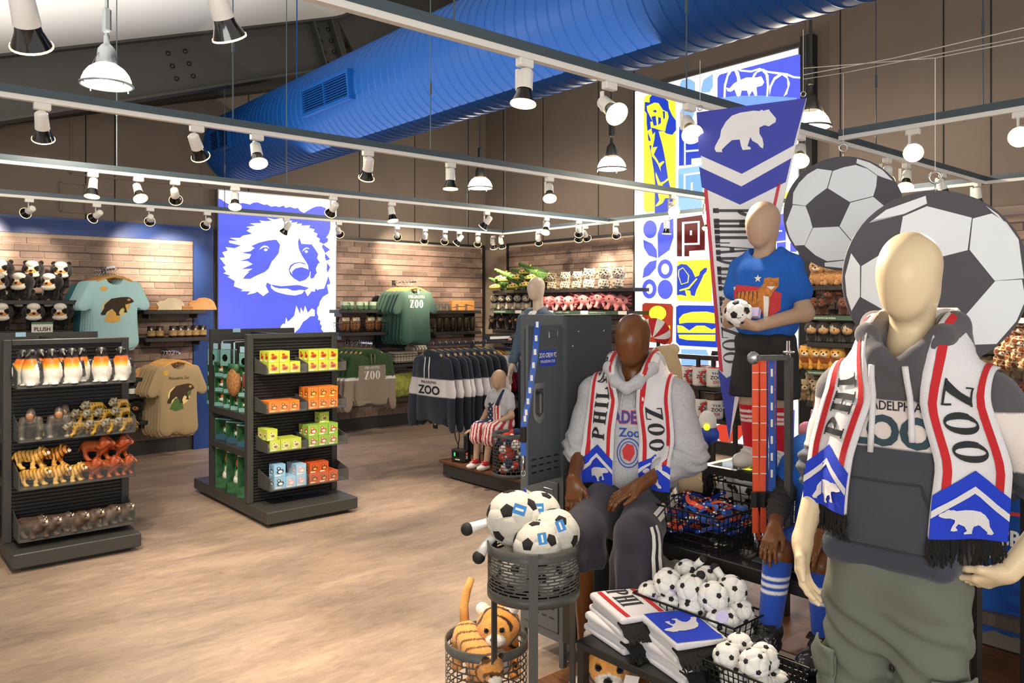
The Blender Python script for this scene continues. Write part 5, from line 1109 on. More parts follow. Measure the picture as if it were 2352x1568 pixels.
for i,(px,dz,dx) in enumerate([(1262,.0,0),(1275,0,-.05),(1297,0,-.05),(1318,.0,-.05),(1332,.07,.04),(1350,.03,-.02),(1366,.05,.05),(1384,.07,0),(1412,.03,-.02),(1425,0,.05)]): place(axolotl,'axolotl_plush',(X_+dx,atX(px-5,700,X_).y,z+dz*.6),R_(-60+8*(i%3)),1.1,f'{ORD[i]} pink axolotl plush on the second shelf','plush toy','pink axolotl plush')
ya,yb,z=rshelf(1131,1440,762,'third shelf with black bear plush')
for i,(px,dz) in enumerate([(1138,.0),(1155,.02),(1172,0.),(1148,.13),(1190,.02),(1165,.14)]): place(bear_bl,'bear_plush',(X_,atX(px-5,750,X_).y,z+dz),R_(-60+25*(i%3)),.95,f'{ORD[i]} black bear plush on the third shelf','plush toy','black bear plush')
# right wall, near bay beyond the mural
MB().mat(m_black).bx(XR-.12,XR-.002,4.2,4.33,0,4.6).build('trim_4',kind='structure')
X2=XR-.3
def bay(py,label,fn,nm,xs,sc,lab,grp,strip=False,dz=None,rz=-68):
    ya,yb,z=rshelf(1853,2420,py,label,strip=strip)
    for i,px in enumerate(xs): place(fn,nm,(X2+(.05 if i%2 and dz else 0),atX(px,py,X2).y,z+(dz[i%len(dz)] if dz else 0)),R_(rz+random.uniform(-14,14)),sc,f'{ORD[i]} {lab}','plush toy',grp)
bay(652,'top shelf of the bay behind the soccer signs',cub,'lion_cub_plush',(1880,1912,1940,1975),1.15,'tan lion cub plush below the smaller soccer sign','lion cub plush')
bay(727,'shelf of dark brown monkey plush',monkey,'monkey_plush',(1868,1886,1905,1923,1940,1958,1975,1990),1.05,'dark brown monkey plush on its crowded shelf','brown monkey plush',True,(0,.0,.1,.12))
bay(795,'shelf of rhino plush with tan muzzles',rhinop,'rhino_plush',(1866,1893,1922,1951,1980),.98,'dark rhino plush with a tan muzzle','rhino plush')
bay(866,'shelf of golden lion plush',lionp,'lion_plush',(1852,1874,1897,1925),1.05,'golden lion plush with a brown mane','lion plush',True)
bay(948,'low shelf of tan elephant plush',kanga,'elephant_plush',(1846,1862,1880,1900,1920),1.1,'tan plush hanging over the low shelf','tan plush',False,(0,.06))
for k_,(py,fn,nm) in enumerate([(652,cub,'lion_cub_plush'),(727,monkey,'monkey_plush'),(795,giraffep,'giraffe_plush'),(866,kanga,'elephant_plush'),(948,monkey,'monkey_plush')]):
    for i,px in enumerate((2265,2290,2315,2340,2365)):
        z=atX(2100,py,XR-.4).z; place(fn,nm,(X2,atX(px,py,X2).y,z),R_(-68+8*(i%3)),1.05,f"{ORD[i]} plush from the soccer sign on the {['top','second','middle','fourth','lowest'][k_]} shelf of the far bay",'plush toy','plush at the end of the far bay')
for i,(px,py) in enumerate([(2300,838),(2322,832),(2345,835),(2366,830),(2335,815)]): p=atX(px,py,7.45); place(giraffep,'giraffe_plush',(p.x,p.y,p.z-.04),R_(-70+20*(i%3)),.9,f'{ORD[i]} spotted giraffe plush behind the white mannequin','plush toy','giraffe plush')
for i,(px,py,fn,l) in enumerate([(2330,905,monkey,'brown plush under the giraffe shelf'),(2350,910,monkey,'second brown plush under the giraffe shelf'),(2335,690,monkey,'plush beside the rim of the larger soccer sign')]): p=atX(px,py,7.5); place(fn,'monkey_plush',(p.x,p.y,p.z-.05),R_(-70),1.,l,'plush toy',None)
# ================================================================ island in the foreground: platform, tables, locker, baskets, signs
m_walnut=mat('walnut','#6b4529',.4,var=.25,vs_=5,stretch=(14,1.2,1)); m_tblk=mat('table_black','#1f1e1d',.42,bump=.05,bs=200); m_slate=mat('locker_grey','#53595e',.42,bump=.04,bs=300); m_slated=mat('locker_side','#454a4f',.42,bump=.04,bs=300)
def platform(x0,x1,y0,y1,z,label):
    e=empty('display_platform',(0,0,0),0,label,'platform'); MB().mat(m_walnut).bx(x0,x1,y0,y1,z-.03,z,.004).build('deck',e); MB().mat(m_char).bx(x0+.03,x1-.03,y0+.03,y1-.03,.02,z-.03).build('skirt',e)
    for x in (x0+.08,x1-.08):
        for y in (y0+.08,y1-.08): MB().mat(m_steel).cyl((x,y,0),(x,y,.02),.02,n=10).build('foot',e)
platform(2.27,4.1,.2,2.48,.15,'low walnut platform under the mannequin island'); platform(4.68,5.9,4.6,6.56,.175,'low walnut platform under the child in striped overalls')
def table(x0,x1,y0,y1,z,z0,label,th=.03,leg=.03,glass=None,apron=0):
    e=empty('display_table',(0,0,0),0,label,'table')
    if glass:
        MB().mat(glass).bx(x0+.03,x1-.03,y0+.03,y1-.03,z-.012,z).build('glass_top',e)
        for a in ((x0,x1,y0,y0+.03),(x0,x1,y1-.03,y1),(x0,x0+.03,y0+.03,y1-.03),(x1-.03,x1,y0+.03,y1-.03)): MB().mat(m_tblk).bx(a[0],a[1],a[2],a[3],z-th,z).build('top_rail',e)
    else: MB().mat(m_tblk).bx(x0,x1,y0,y1,z-th,z,.004).build('table_top',e)
    for x in (x0+leg/2+.005,x1-leg/2-.005):
        for y in (y0+leg/2+.005,y1-leg/2-.005): MB().mat(m_tblk).bx(x-leg/2,x+leg/2,y-leg/2,y+leg/2,z0,z-th).build('leg',e)
    return e
BZ=.76
table(2.62,3.0,1.22,2.68,BZ,.15,'long black bench carrying both seated mannequins',.055,.05)
table(2.1,2.55,.55,2.07,.5,.15,'low black table holding folded scarves and wire baskets',.03,.03)
m_gtop=mat('smoked_glass','#2f3a33',.06,spec=.9)
RZ=1.015
table(3.03,3.75,1.05,2.18,RZ,.15,'tall black riser with a glass top under the standing child',.035,.035,m_gtop)
MB().mat(m_slate).bx(2.69,3.0,1.35,1.7,BZ+.001,BZ+.006).build('grey_plate',None,(0,0,0),0,'grey metal sheet lying on the bench','metal plate')
p=atZ(1690,1072,RZ); MB().mat(mat('leaflet_teal','#7aa58c',.4,var=.4,vs_=9)).bx(3.06,3.3,1.8,2.0,RZ+.001,RZ+.004).mat(m_y).bx(3.07,3.1,1.95,1.99,RZ+.004,RZ+.005).build('leaflet',None,(0,0,0),0,'printed card lying beneath the white sneakers','card')
# ---------------------------------------------------------------- locker
LX0,LX1,LY0,LY1,LH=2.66,3.0,2.70,3.01,1.70
e=empty('locker',(LX0,LY0,0),0,'tall grey metal locker with an open upper door','locker'); dx,dy=LX1-LX0,LY1-LY0
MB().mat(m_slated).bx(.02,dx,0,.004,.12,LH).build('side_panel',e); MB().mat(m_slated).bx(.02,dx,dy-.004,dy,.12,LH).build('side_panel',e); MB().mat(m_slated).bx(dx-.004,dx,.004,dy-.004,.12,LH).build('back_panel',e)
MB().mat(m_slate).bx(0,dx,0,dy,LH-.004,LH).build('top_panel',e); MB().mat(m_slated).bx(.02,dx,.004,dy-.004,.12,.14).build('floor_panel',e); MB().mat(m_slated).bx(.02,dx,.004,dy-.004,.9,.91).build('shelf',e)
for y in (0,dy-.03): MB().mat(m_slate).bx(-.004,.02,y,y+.03,0,LH).build('post',e)
for y in (0,dy-.03): MB().mat(m_slate).bx(dx-.03,dx,y,y+.03,0,.12).build('leg',e)
MB().mat(m_slate).bx(-.004,.02,.03,dy-.03,LH-.07,LH-.004).build('header',e); MB().mat(m_slate).bx(-.004,.02,.03,dy-.03,.89,.915).build('rail',e); MB().mat(m_slate).bx(-.004,.02,.03,dy-.03,.12,.16).build('rail',e)
def ldoor(z0,z1,ang,nm,par):
    w=dy-.064; d=empty(nm,(0.,.032,0),ang,parent=par)   # hinged on the near post, door runs along local +Y, face toward -X
    MB().mat(m_slate).bx(-.012,.004,0,w,z0,z1,.002).build('door_panel',d); return d,w
d1,w=ldoor(.92,LH-.045,R_(97),'door',e)
d2,w=ldoor(.165,.89,0,'door',e)
def vents(d,z,rows,w,n=4):
    for r in range(rows):
        for i in range(n): MB().mat(m_black).bx(-.0135,-.012,w*.1+i*w*.22,w*.1+i*w*.22+w*.13,z-r*.03,z-r*.03+.007).build('vent_slot',d)
vents(d1,1.03,3,w); vents(d2,.33,3,w); vents(d2,.225,1,w)
m_hcup=mat('latch_chrome','#b9b9b7',.25,m=1.)
hp=[(-.5,-.45),(-.3,-.62),(0,-.72),(.3,-.62),(.5,-.45),(.5,.5),(.4,.6),(-.4,.6),(-.5,.5)]
LC=w*.68
MB().mat(m_hcup).slab([(x*.085,v*.145) for x,v in hp],lambda u,v:(-.015,LC-u,1.30+v),(-1,0,0),.003).build('latch_plate',d1)
MB().mat(mat('latch_inside','#6f6d68',.3,m=.9)).slab([(x*.058,v*.1) for x,v in hp],lambda u,v:(-.0165,LC-u,1.30+v),(-1,0,0),.003).mat(m_hcup).box((-.018,LC-.008,1.29),(.004,.005,.09)).mat(m_black).box((-.02,LC+.012,1.34),(.006,.014,.014)).build('latch_cup',d1)
for d,z in ((d1,1.61),(d2,.84)): MB().mat(m_hcup).tube([(-.013,w*.12,z+.015),(-.013,w*.38,z+.015),(-.013,w*.38,z-.015),(-.013,w*.12,z-.015)],.002,5,closed=True).build('card_holder',d)
for z,x in ((1.55,.06),(1.62,.1),(1.62,.28),(1.3,.1),(1.05,.06),(1.35,.28),(.9,.2),(.6,.1)): MB().mat(m_chrome,True).ell((x,-.002,z),(.006,.003,.006),8,5).build('rivet',e)
m_stk=mat('sticker_blue','#2949b8',.4)
def sflat(d,mt,loops,o,zc,uc):
    m=MB().mat(mt)
    for l in loops: m.flat([[(x,y) for x,y in l]],lambda u,v:(-.0125-o,uc-u,zc+v))
    return m
st=sflat(d1,m_stk,[rc(-.058,-.038,.058,.038)],.001,1.50,w*.42).build('sticker',d1)
V,T=ctext('ZOO CREW FC',.022,.62,.003,.02); V2,T2=ctext('PHILADELPHIA ZOO',.013,.66,-.022,.01)
decal([(V,T,ink_w,0),(V2,T2,ink_w,0)],lambda u,v,o:(-.0145,w*.42-u,1.50+v),0).build('lettering',st)
st=sflat(d2,m_stk,[oval(0,0,.065,.1,24)],.001,.735,w*.40).build('sticker',d2); sflat(d2,m_red,[[(-.045,.0),(.04,.02),(.045,-.035),(-.03,-.045)]],.002,.735,w*.40).build('sticker_art',st); sflat(d2,mat('tiger_ink','#c98235',.5,var=.5,vs_=120),[[(-.03,-.02),(-.035,.02),(-.01,.03),(.02,.05),(.035,.045),(.03,.02),(.015,.0),(.018,-.07),(.006,-.07),(.0,-.02),(-.02,-.06),(-.028,-.06)]],.003,.735,w*.40).build('sticker_art',st)
st=sflat(d2,ink_w,[[(-.05,.026),(.05,.006),(-.05,-.032)]],.001,.80,w*.78).build('sticker',d2); sflat(d2,m_stk,[[(-.05,.026),(-.03,.02),(-.03,-.026),(-.05,-.032)]],.002,.80,w*.78).build('sticker_art',st)
# lanyard hanging over the door top
m_lanb=mat('lanyard_blue','#1d55b5',.5); m_lano=mat('lanyard_orange','#e4532b',.6)
l=empty('lanyard',(0,0,0),0,'blue lanyard hung over the open locker door','lanyard')
def strap(par,pts,wd,mt,nm='strap',side=(0,1,0)):
    sv=Vector(side)*wd/2; m=MB().mat(mt,True); P=[Vector(p) for p in pts]; vs=[]
    for p in P: vs+=[p-sv,p+sv]
    f=[(2*i,2*i+1,2*i+3,2*i+2) for i in range(len(P)-1)]; m.add(vs,f); nv=Vector((.0015,0,0)) if abs(side[1])>.5 else Vector((0,.0015,0)); m.add([v+nv for v in vs],[x[::-1] for x in f]); return m.build(nm,par)
pts=[atD(*q) for q in ((1236,738,3.66),(1234,745,3.585),(1228,820,3.575),(1218,890,3.57),(1208,950,3.565),(1202,980,3.56))]; sv=(RX,RY,0)
strap(l,pts,.026,m_lanb,side=sv); b_=pts[-1]; dn=Vector((0,0,-1))
MB().mat(m_plb).box(b_+dn*.035,(.02,.03,.07),.004).build('buckle',l); strap(l,[b_+dn*.07,b_+dn*.13],.024,m_lanb,side=sv); MB().mat(m_chrome,True).cyl(b_+dn*.13,b_+dn*.2,.006,.004,8).tube([b_+dn*(.21+.012*math.sin(t))+Vector(sv)*.01*math.cos(t) for t in [i*.63 for i in range(10)]],.0025,6,closed=True).build('clasp',l)
for i in range(9):
    k=1+i*.42; a_=min(int(k),4); p=pts[a_].lerp(pts[a_+1],k-a_); MB().mat(ink_w).beam(p+Vector((-.003,-.003,.013)),p+Vector((-.003,-.003,-.013)),.012,.002,up=(FX,FY,0)).build('lettering',l)
# ---------------------------------------------------------------- perforated basket stands with plush
m_bask=mat('basket_iron','#4a4946',.45)
def perf(R,h,z0,cols=44,rows=11):
    """cylinder wall pierced with a brick pattern of slots: bars left standing"""
    m=MB().mat(m_bask); t=.002; n=cols; rh=h/rows
    for k in range(rows+1): m.lathe([(R,z0+k*rh-.0028),(R,z0+k*rh+.0028),(R-t,z0+k*rh+.0028),(R-t,z0+k*rh-.0028),(R,z0+k*rh-.0028)],48)
    for k in range(rows):
        for i in range(n//2):
            a=2*math.pi*(i*2+(k%2))/n; da=.0035/R; z=z0+k*rh
            P=[(R*math.cos(a+s*da),R*math.sin(a+s*da)) for s in (-1,1)]; m.add([(P[0][0],P[0][1],z),(P[1][0],P[1][1],z),(P[1][0],P[1][1],z+rh),(P[0][0],P[0][1],z+rh)],[(0,1,2,3)])
    return m
def basket_stand(c,R,zr,h,label,legs):
    e=empty('basket_stand',(c.x,c.y,0),0,label,'basket')
    perf(R,h-.07,zr-h+.035).build('slotted_wall',e,kind='stuff')
    MB().mat(m_bask,True).lathe([(R+.002,zr-.038),(R+.002,zr),(R-.003,zr),(R-.003,zr-.038)],48).build('rim_band',e); MB().mat(m_bask,True).lathe([(R-.003,zr-h+.035),(R+.002,zr-h+.035),(R+.002,zr-h),(.001,zr-h)],48).build('basket_floor',e)
    for a in legs:
        x,y=R*1.02*math.cos(a),R*1.02*math.sin(a); MB().mat(m_bask).box((x,y,(zr-.002)/2),(.006,.034,zr-.002),0,Matrix.Rotation(a,3,'Z')).build('leg',e)
    return e
c=atZ(1225,1240,.854); va=math.atan2(-c.y,-c.x)
basket_stand(c,.174,.854,.2,'round slotted basket on tall legs full of soccer plush',[va,va+2*math.pi/3,va-2*math.pi/3])
SB=soccer(.1,m_bw,m_bb,.02,4,'soccer_plush',.27)
ballpos=[(-.075,.03,.075,20),(.02,.1,.07,60),(.015,-.075,.0,100),(.085,-.01,.03,200),(-.06,-.075,-.13,50),(.05,-.085,-.14,10),(.08,.06,-.13,80),(-.06,.08,-.13,150),(.1,-.02,-.12,30),(-.1,.0,-.12,70)]
fw=Vector((-c.x,-c.y,0)).normalized(); rt=Vector((fw.y,-fw.x,0))*-1
bl=['large soccer ball plush with striped feet over the rim','soccer ball plush at the back of the round basket','soccer ball plush lying lowest over the front rim','smiling soccer ball plush on the locker side','soccer plush inside the slotted wall beside the front leg','soccer plush inside the slotted wall toward the table','soccer plush at the far wall of the round basket','soccer plush deep in the round basket','soccer plush pressed to the slotted wall on the locker side','soccer plush pressed to the slotted wall on the aisle side']
for i,(a,b,dz,rz) in enumerate(ballpos):
    P=Vector((c.x,c.y,.854+dz+.0))+rt*a-fw*b; P.z=.854+dz+(.0 if dz>=0 else .03)
    s=1.05 if i==0 else (.9 if i<4 else .7); o=inst('soccer_plush',SB,P,(R_(20+30*i),R_(-15*i),R_(rz)),s,None,bl[i],'plush toy','soccer ball plush')
    if i<4:
        q=empty('tag_mount',(0,0,0),0,parent=o) if False else None
        d=(Vector((0,0,1.75))-P).normalized(); R0=d.to_track_quat('-Y','Z'); oi=o.rotation_euler.to_quaternion().inverted()
        t=bpy.data.objects.new('blue_tag',MB().mat(m_tagb).box((0,0,0),(.045,.003,.035)).mat(ink_w).box((0,-.002,0),(.03,.001,.008)).mesh('blue_tag')); link(t,o); t.rotation_mode='QUATERNION'; t.location=oi@(d*.104+Vector((0,0,.03))+rt*(.02 if i!=1 else -.0)); t.rotation_quaternion=oi@R0@Euler((0,[.3,-.05,1.4,1.2][i],0)).to_quaternion()
    if i==0:
        for k,(ax,az) in enumerate(((-.10,-.02),(-.075,-.09))):
            oi=o.rotation_euler.to_quaternion().inverted(); v=lambda a,b,z: oi@(rt*a-fw*b+Vector((0,0,z)))
            MB().mat(m_plw,True).tube([v(ax*.8,-.0,az*.6),v(ax*1.35,-.03,az*1.0),v(ax*1.6,-.04,az*1.35)],[.016,.016,.02],10).build('foot_leg',o); MB().mat(m_plb,True).ell(v(ax*1.68,-.045,az*1.45),(.024,.024,.024),10,7).build('shoe_sole',o)
c2=atZ(1117,1461,.365)
basket_stand(c2,.171,.365,.36,'round slotted floor basket holding tiger plush',[])
P=Vector((c2.x,c2.y,.2)); fw2=Vector((-c2.x,-c2.y,0)).normalized(); rt2=Vector((-fw2.y,fw2.x,0))
az=math.degrees(math.atan2(fw2.y,fw2.x))
inst('tiger_plush',tigerp(),P+rt2*.075-fw2*.03+Vector((0,0,-.0)),(0,R_(-6),R_(az+90-12)),.95,None,'tiger plush looking up out of the floor basket','plush toy','tiger plush')
qt=quad('walking_tiger_plush',.34,.19,'#dd9a52',muzzle='#f3e9da',belly='#f0e2cc',ears='#2b1a10',bw=.062,hd=.055,tail='#c98a45',mat_=m_fur,pat=lambda V,C:stripes(120,0,.7,1)(V,C,'#6a4524',V[:,2]>.08),h=.0065)
o=inst('tiger_plush',qt,P+rt2*-.06+fw2*.0+Vector((0,0,.0)),(R_(18),R_(0),R_(az+90+25)),.95,None,'tiger plush with its tail up in the floor basket','plush toy','tiger plush')
MB().mat(mat('tiger_tail','#cf9450',.9,bump=.5,bs=200),True).tube([(0,.14,.17),(0.01,.19,.22),(.03,.22,.28),(.05,.23,.33)],[.022,.02,.019,.015],10).build('tail',o)
for i,(a,b,z,rz) in enumerate([(-.06,-.05,.03,30),(.07,-.05,.03,120),(0,.07,.03,220)]): inst('tiger_plush',tigerp(),Vector((c2.x,c2.y,z))+rt2*a-fw2*b,(0,R_(80),R_(rz)),.62,None,f'{ORD[i]} tiger plush lying inside the slotted floor basket','plush toy','tiger plush below')
# ---------------------------------------------------------------- scarves folded on the low table
m_sw=mat('knit_white','#eceaee',.92,bump=.5,bs=500); m_sr=mat('knit_red','#d02a30',.92,bump=.5,bs=500); m_sbl=mat('knit_blue','#2243d6',.92,bump=.5,bs=500); m_sk=mat('knit_black','#1b1918',.95,bump=.6,bs=300)
BEAR=[(-.40,-.27),(-.30,-.26),(-.31,-.22),(-.25,-.16),(-.18,-.10),(-.10,-.06),(-.02,-.10),(.02,-.20),(.02,-.28),(.14,-.28),(.15,-.24),(.10,-.20),(.15,-.08),(.24,-.02),(.28,-.10),(.24,-.18),(.30,-.20),(.36,-.18),(.34,-.08),(.30,.02),(.30,.08),(.38,.12),(.46,.12),(.52,.14),(.56,.17),(.54,.22),(.48,.27),(.44,.31),(.40,.33),(.38,.31),(.34,.33),(.28,.30),(.15,.32),(.0,.30),(-.12,.27),(-.24,.20),(-.32,.08),(-.34,-.05),(-.40,-.15),(-.44,-.22)]
def bear_VT(s,flip=False): 
    V,T=shape([BEAR]); return [((-x if flip else x)*s,y*s) for x,y in V],([t[::-1] for t in T] if flip else T)
def folded(c,rz,label,blue=False,n=5,w=.2,d=.27):
    e=empty('folded_scarf',c,rz,label,'scarf',group='folded scarves')
    TH=.023; wv=lambda x,y:.004*np.sin(y*13+x*9+n)+.003*np.sin(x*21)
    pr=[rbx((.004*(-1)**k,.006*((k*7)%3-1),TH*(k+.5)),(w/2-.004*(k%2),d/2-.004*(k%2),TH*.53),.0105,k=.0025) for k in range(n)]
    me_=soft('folded_cloth',pr,.0042,.0025,m_sw,None,lambda P:-wv(P[:,0],P[:,1])*np.clip(P[:,2]/(TH*n),0,1)*.6); inst('folded_cloth',me_,parent=e); bv=bvh_of(me_); zt=TH*n
    S_f=lambda u,v,o:(lambda h:(h[0]+Vector((0,0,o+.0012)) if h[0] is not None else None))(bv.ray_cast(Vector((u,v,.5)),Vector((0,0,-1))))
    def lay(mt,loops,o,nm='print'): 
        V,T=shape(loops); decal([(V,T,mt,o)],S_f,.02).build(nm,e)
    if not blue:
        lay(m_sr,[rc(-w/2+.02,-d/2+.003,-w/2+.038,d/2-.003)],.001); lay(m_sr,[rc(w/2-.038,-d/2+.003,w/2-.02,d/2-.003)],.001)
        L_,W_=stext('PHI',.085,.9,tk=.2,tn=.05); V,T=shape(L_); decal([([(.045-y,x-.115) for x,y in V],T,ink_d,.0015)],S_f,.02).build('lettering',e)
    else:
        lay(m_sbl,[rc(-w/2+.004,-d/2+.004,w/2-.004,d/2-.004)],.001); V,T=bear_VT(.16); decal([(V,T,m_sw,.002)],S_f,.02).build('bear_print',e)
    m=MB().mat(m_sk)
    for i in range(110):
        x=-w/2+w*random.random(); q=[(x,d/2-.03,zt*.62),(x+random.uniform(-.006,.006),d/2+.012,zt*.6),(x+random.uniform(-.012,.012),d/2+.04,zt*.35),(x+random.uniform(-.018,.018),d/2+.05+random.uniform(0,.03),.006)]; m.tube(q,[.004,.005,.0045,.003],4)
    m.build('fringe',e,kind='stuff'); return e
# folded fronts toward -X, fringe ends toward the camera side
p=atZ(1440,1462,.5); folded((2.26,1.98-.02,.5),R_(166),'lower folded white scarf at the table corner',n=3); folded((2.27,1.955,.565),R_(158),'upper folded scarf with PH letters at the table corner',n=3)
folded((2.24,1.68,.5),R_(164),'lower folded scarf beside the small ball basket',n=3); folded((2.25,1.69,.565),R_(156),'upper folded blue scarf with a white bear',True,n=3)
# ---------------------------------------------------------------- wire baskets with balls and lanyards
MS=soccer(.055,m_plw,m_plb,.05,3,'mini_ball_plush',.21)
_leg=MB().mat(m_plw,True).tube([(0,0,0),(.03,-.03,-.02)],[.014,.016],8).mesh('leg'); _sole=MB().mat(m_plb,True).ell((.035,-.035,-.024),.017,8,6).mesh('sole')
def balls(c,rz,w,d,h,lab,seed,s=1.,nl=4):
    r=random.Random(seed); k=0; D=.104*s
    for lay in range(nl):
        nx=int((w-.02)/D)-(lay>1)-(lay>2); ny=int((d-.01)/D)-(lay>2)
        for i in range(max(nx,1)):
            for j in range(max(ny,1)):
                if lay==3 and r.random()<.3: continue
                x=(i-(nx-1)/2)*D+r.uniform(-.015,.015)+(.03 if lay%2 else 0); y=(j-(ny-1)/2)*D+r.uniform(-.012,.012); z=.055*s+lay*.075*s+r.uniform(-.01,.01)
                o=inst('mini_ball_plush',MS,Vector(c)+Matrix.Rotation(rz,3,'Z')@Vector((x,y,z)),(r.random()*6,r.random()*6,r.random()*6),s*r.uniform(.92,1.05),None,f"{ORD[k%16]} small soccer ball plush in {['the lowest','the second','the third','the top'][lay]} layer of the {lab}",'plush toy','small soccer ball plush in '+lab)
                if k%2==0: l=inst('leg',_leg,parent=o,loc=(.03,-.03,-.02)); inst('sole',_sole,parent=l)
                if k%3==0 or lay==3:
                    d_=(Vector((0,0,1.75))-o.location).normalized(); q=o.rotation_euler.to_quaternion().inverted()
                    t_=bpy.data.objects.new('round_tag',MB().mat(m_lav).cyl((0,0,0),(0,-.002,0),.022,n=14).mesh('round_tag')); link(t_,o); t_.rotation_mode='QUATERNION'; t_.location=q@(d_*.062+Vector((r.uniform(-.03,.03),0,r.uniform(-.03,.02)))); t_.rotation_quaternion=q@d_.to_track_quat('-Y','Z')@Euler((r.uniform(-.6,.6),0,r.uniform(-.6,.6))).to_quaternion()
                k+=1
def ballbasket(c,w,d,h,rz,lab,seed,s=1.,full=None,nl=3):
    wire_basket(c,w,d,h,rz,full,nx=14,nz=5); balls(c,rz,w,d,h,lab,seed,s,nl)
ballbasket((2.45,1.77,.5),.45,.22,.14,R_(90),'long wire basket',3,1.,'long wire basket heaped with small ball plush')
ballbasket((2.24,1.40,.5),.26,.2,.1,R_(90),'near wire basket',8,.85,'short wire basket with pale small ball plush',2)
# lanyards in a basket on the bench
c=atZ(1617,1240,BZ); wire_basket(c,.36,.3,.15,R_(90),'wire basket of tangled lanyards on the bench',nx=12,nz=5)
r=random.Random(5)
for i in range(44):
    x,y=r.uniform(-.12,.12),r.uniform(-.14,.14); z=.02+.15*(i/44)+.02*r.random(); P=[]; a=r.random()*6.28; da=0
    for k in range(13):
        da=da*.6+r.uniform(-.5,.5); a+=da; x+=.024*math.cos(a); y+=.024*math.sin(a)
        if abs(x)>.13 or abs(y)>.155: a+=2.2; x=max(-.135,min(.135,x)); y=max(-.16,min(.16,y))
        z+=.012*math.sin(k*.9+i); z=max(.015,min(.21,z)); P.append((x,y,z))
    o=empty('lanyard',c,0,f"{ORD[i%15]} {'orange patterned' if i%3==0 else 'blue'} lanyard of the {['bottom','middle','top'][i//15]} tangle in the bench basket",'lanyard',group='tangled lanyards')
    t=r.uniform(.2,1.2); strap(o,P,.024,m_lano if i%3==0 else (m_lanb if i%3==1 else mat('lanyard_navy','#16389a',.5)),side=(math.cos(a)*.6,math.sin(a)*.6,t*.6))
    for k in (2,6,10): MB().mat(ink_w).box(Vector(P[k])+Vector((-.002,-.002,.002)),(.006,.006,.005)).build('lettering',o)
# big balls in the wire basket beneath the riser
c=atD(1700,1190,3.45); c.z=BZ+.0
wire_basket((3.19,1.86,BZ+.0),.34,.56,.2,0,'wire basket of soccer balls under the glass riser',nx=8,nz=5)
BB=soccer(.07,m_plw,m_plb,.03,4,'soccer_ball',.3)
for i,(px,py) in enumerate([(1663,1142),(1712,1155),(1735,1215),(1690,1120),(1770,1190),(1650,1200),(1720,1110),(1800,1240)]):
    p=atX(px,py,3.13+.07*(i%2)); inst('soccer_ball',BB,p,(i,i*.7,i*1.3),1.,None,f'{ORD[i]} soccer ball in the basket under the riser','ball','soccer balls under the riser')
b=inst('soccer_plush',SB,atD(1520,1315,3.75),(.3,.5,1.),1.25,None,'large soccer ball plush in shadow under the bench','plush toy'); inst('soccer_plush',SB,atD(1478,1365,3.8),(.8,.2,2.),1.0,None,'soccer ball plush half hidden by the track pants','plush toy')
p=atD(1400,1552,3.0); inst('tiger_plush',tigerp(),(p.x+.02,p.y,.15),(0,0,R_(-55)),1.15,None,'orange tiger plush sitting under the scarf table','plush toy')
tagp(bpy.data.objects[-1] if False else [o for o in COL.objects if o.get('label')=='orange tiger plush sitting under the scarf table'][0],(.07,-.15,.2),(0,.3,.6),.05,.07,m_tag)
for i in range(3): MB().mat(mat('book_red','#8d3b2a',.5)).box((3.0,1.62-.0*i,.17+.03*i),(.22,.3,.024),.002).mat(m_tag).box((2.89,1.62,.17+.03*i),(.004,.29,.018)).build('book',None,(-.1,-.1,.17),0,f"{['lowest','middle','top'][i]} flat book stacked beneath the bench",'book','stacked books')
# ---------------------------------------------------------------- lanyard T-stand
p=atD(1752,820,3.05); e=empty('lanyard_stand',(p.x,p.y,BZ),0,'black T-stand with grey knobs for lanyards','display stand')
zt=p.z-BZ; MB().mat(m_bask).box((.06,-.075,zt/2),(.025,.025,zt)).build('post',e); MB().mat(m_bask).box((.05,-.05,.006),(.12,.12,.012)).build('foot',e); ty=Vector((-RX,-RY,0))
MB().mat(m_bask).beam((.06,-.075,zt),(-.06,-.01,zt),.02,.02).build('arm',e); MB().mat(m_steel,True).lathe([(.001,.006),(.024,.006),(.024,-.006),(.001,-.006)],20,(-.065,-.0,zt),Vector((-1,-.6,0)).normalized().to_track_quat('Z','Y').to_matrix()).build('knob',e); MB().mat(m_steel,True).lathe([(.001,.004),(.022,.004),(.022,-.004),(.001,-.004)],20,(.06,-.075,zt+.02)).build('knob',e)
sd=Vector((RX,RY,0))
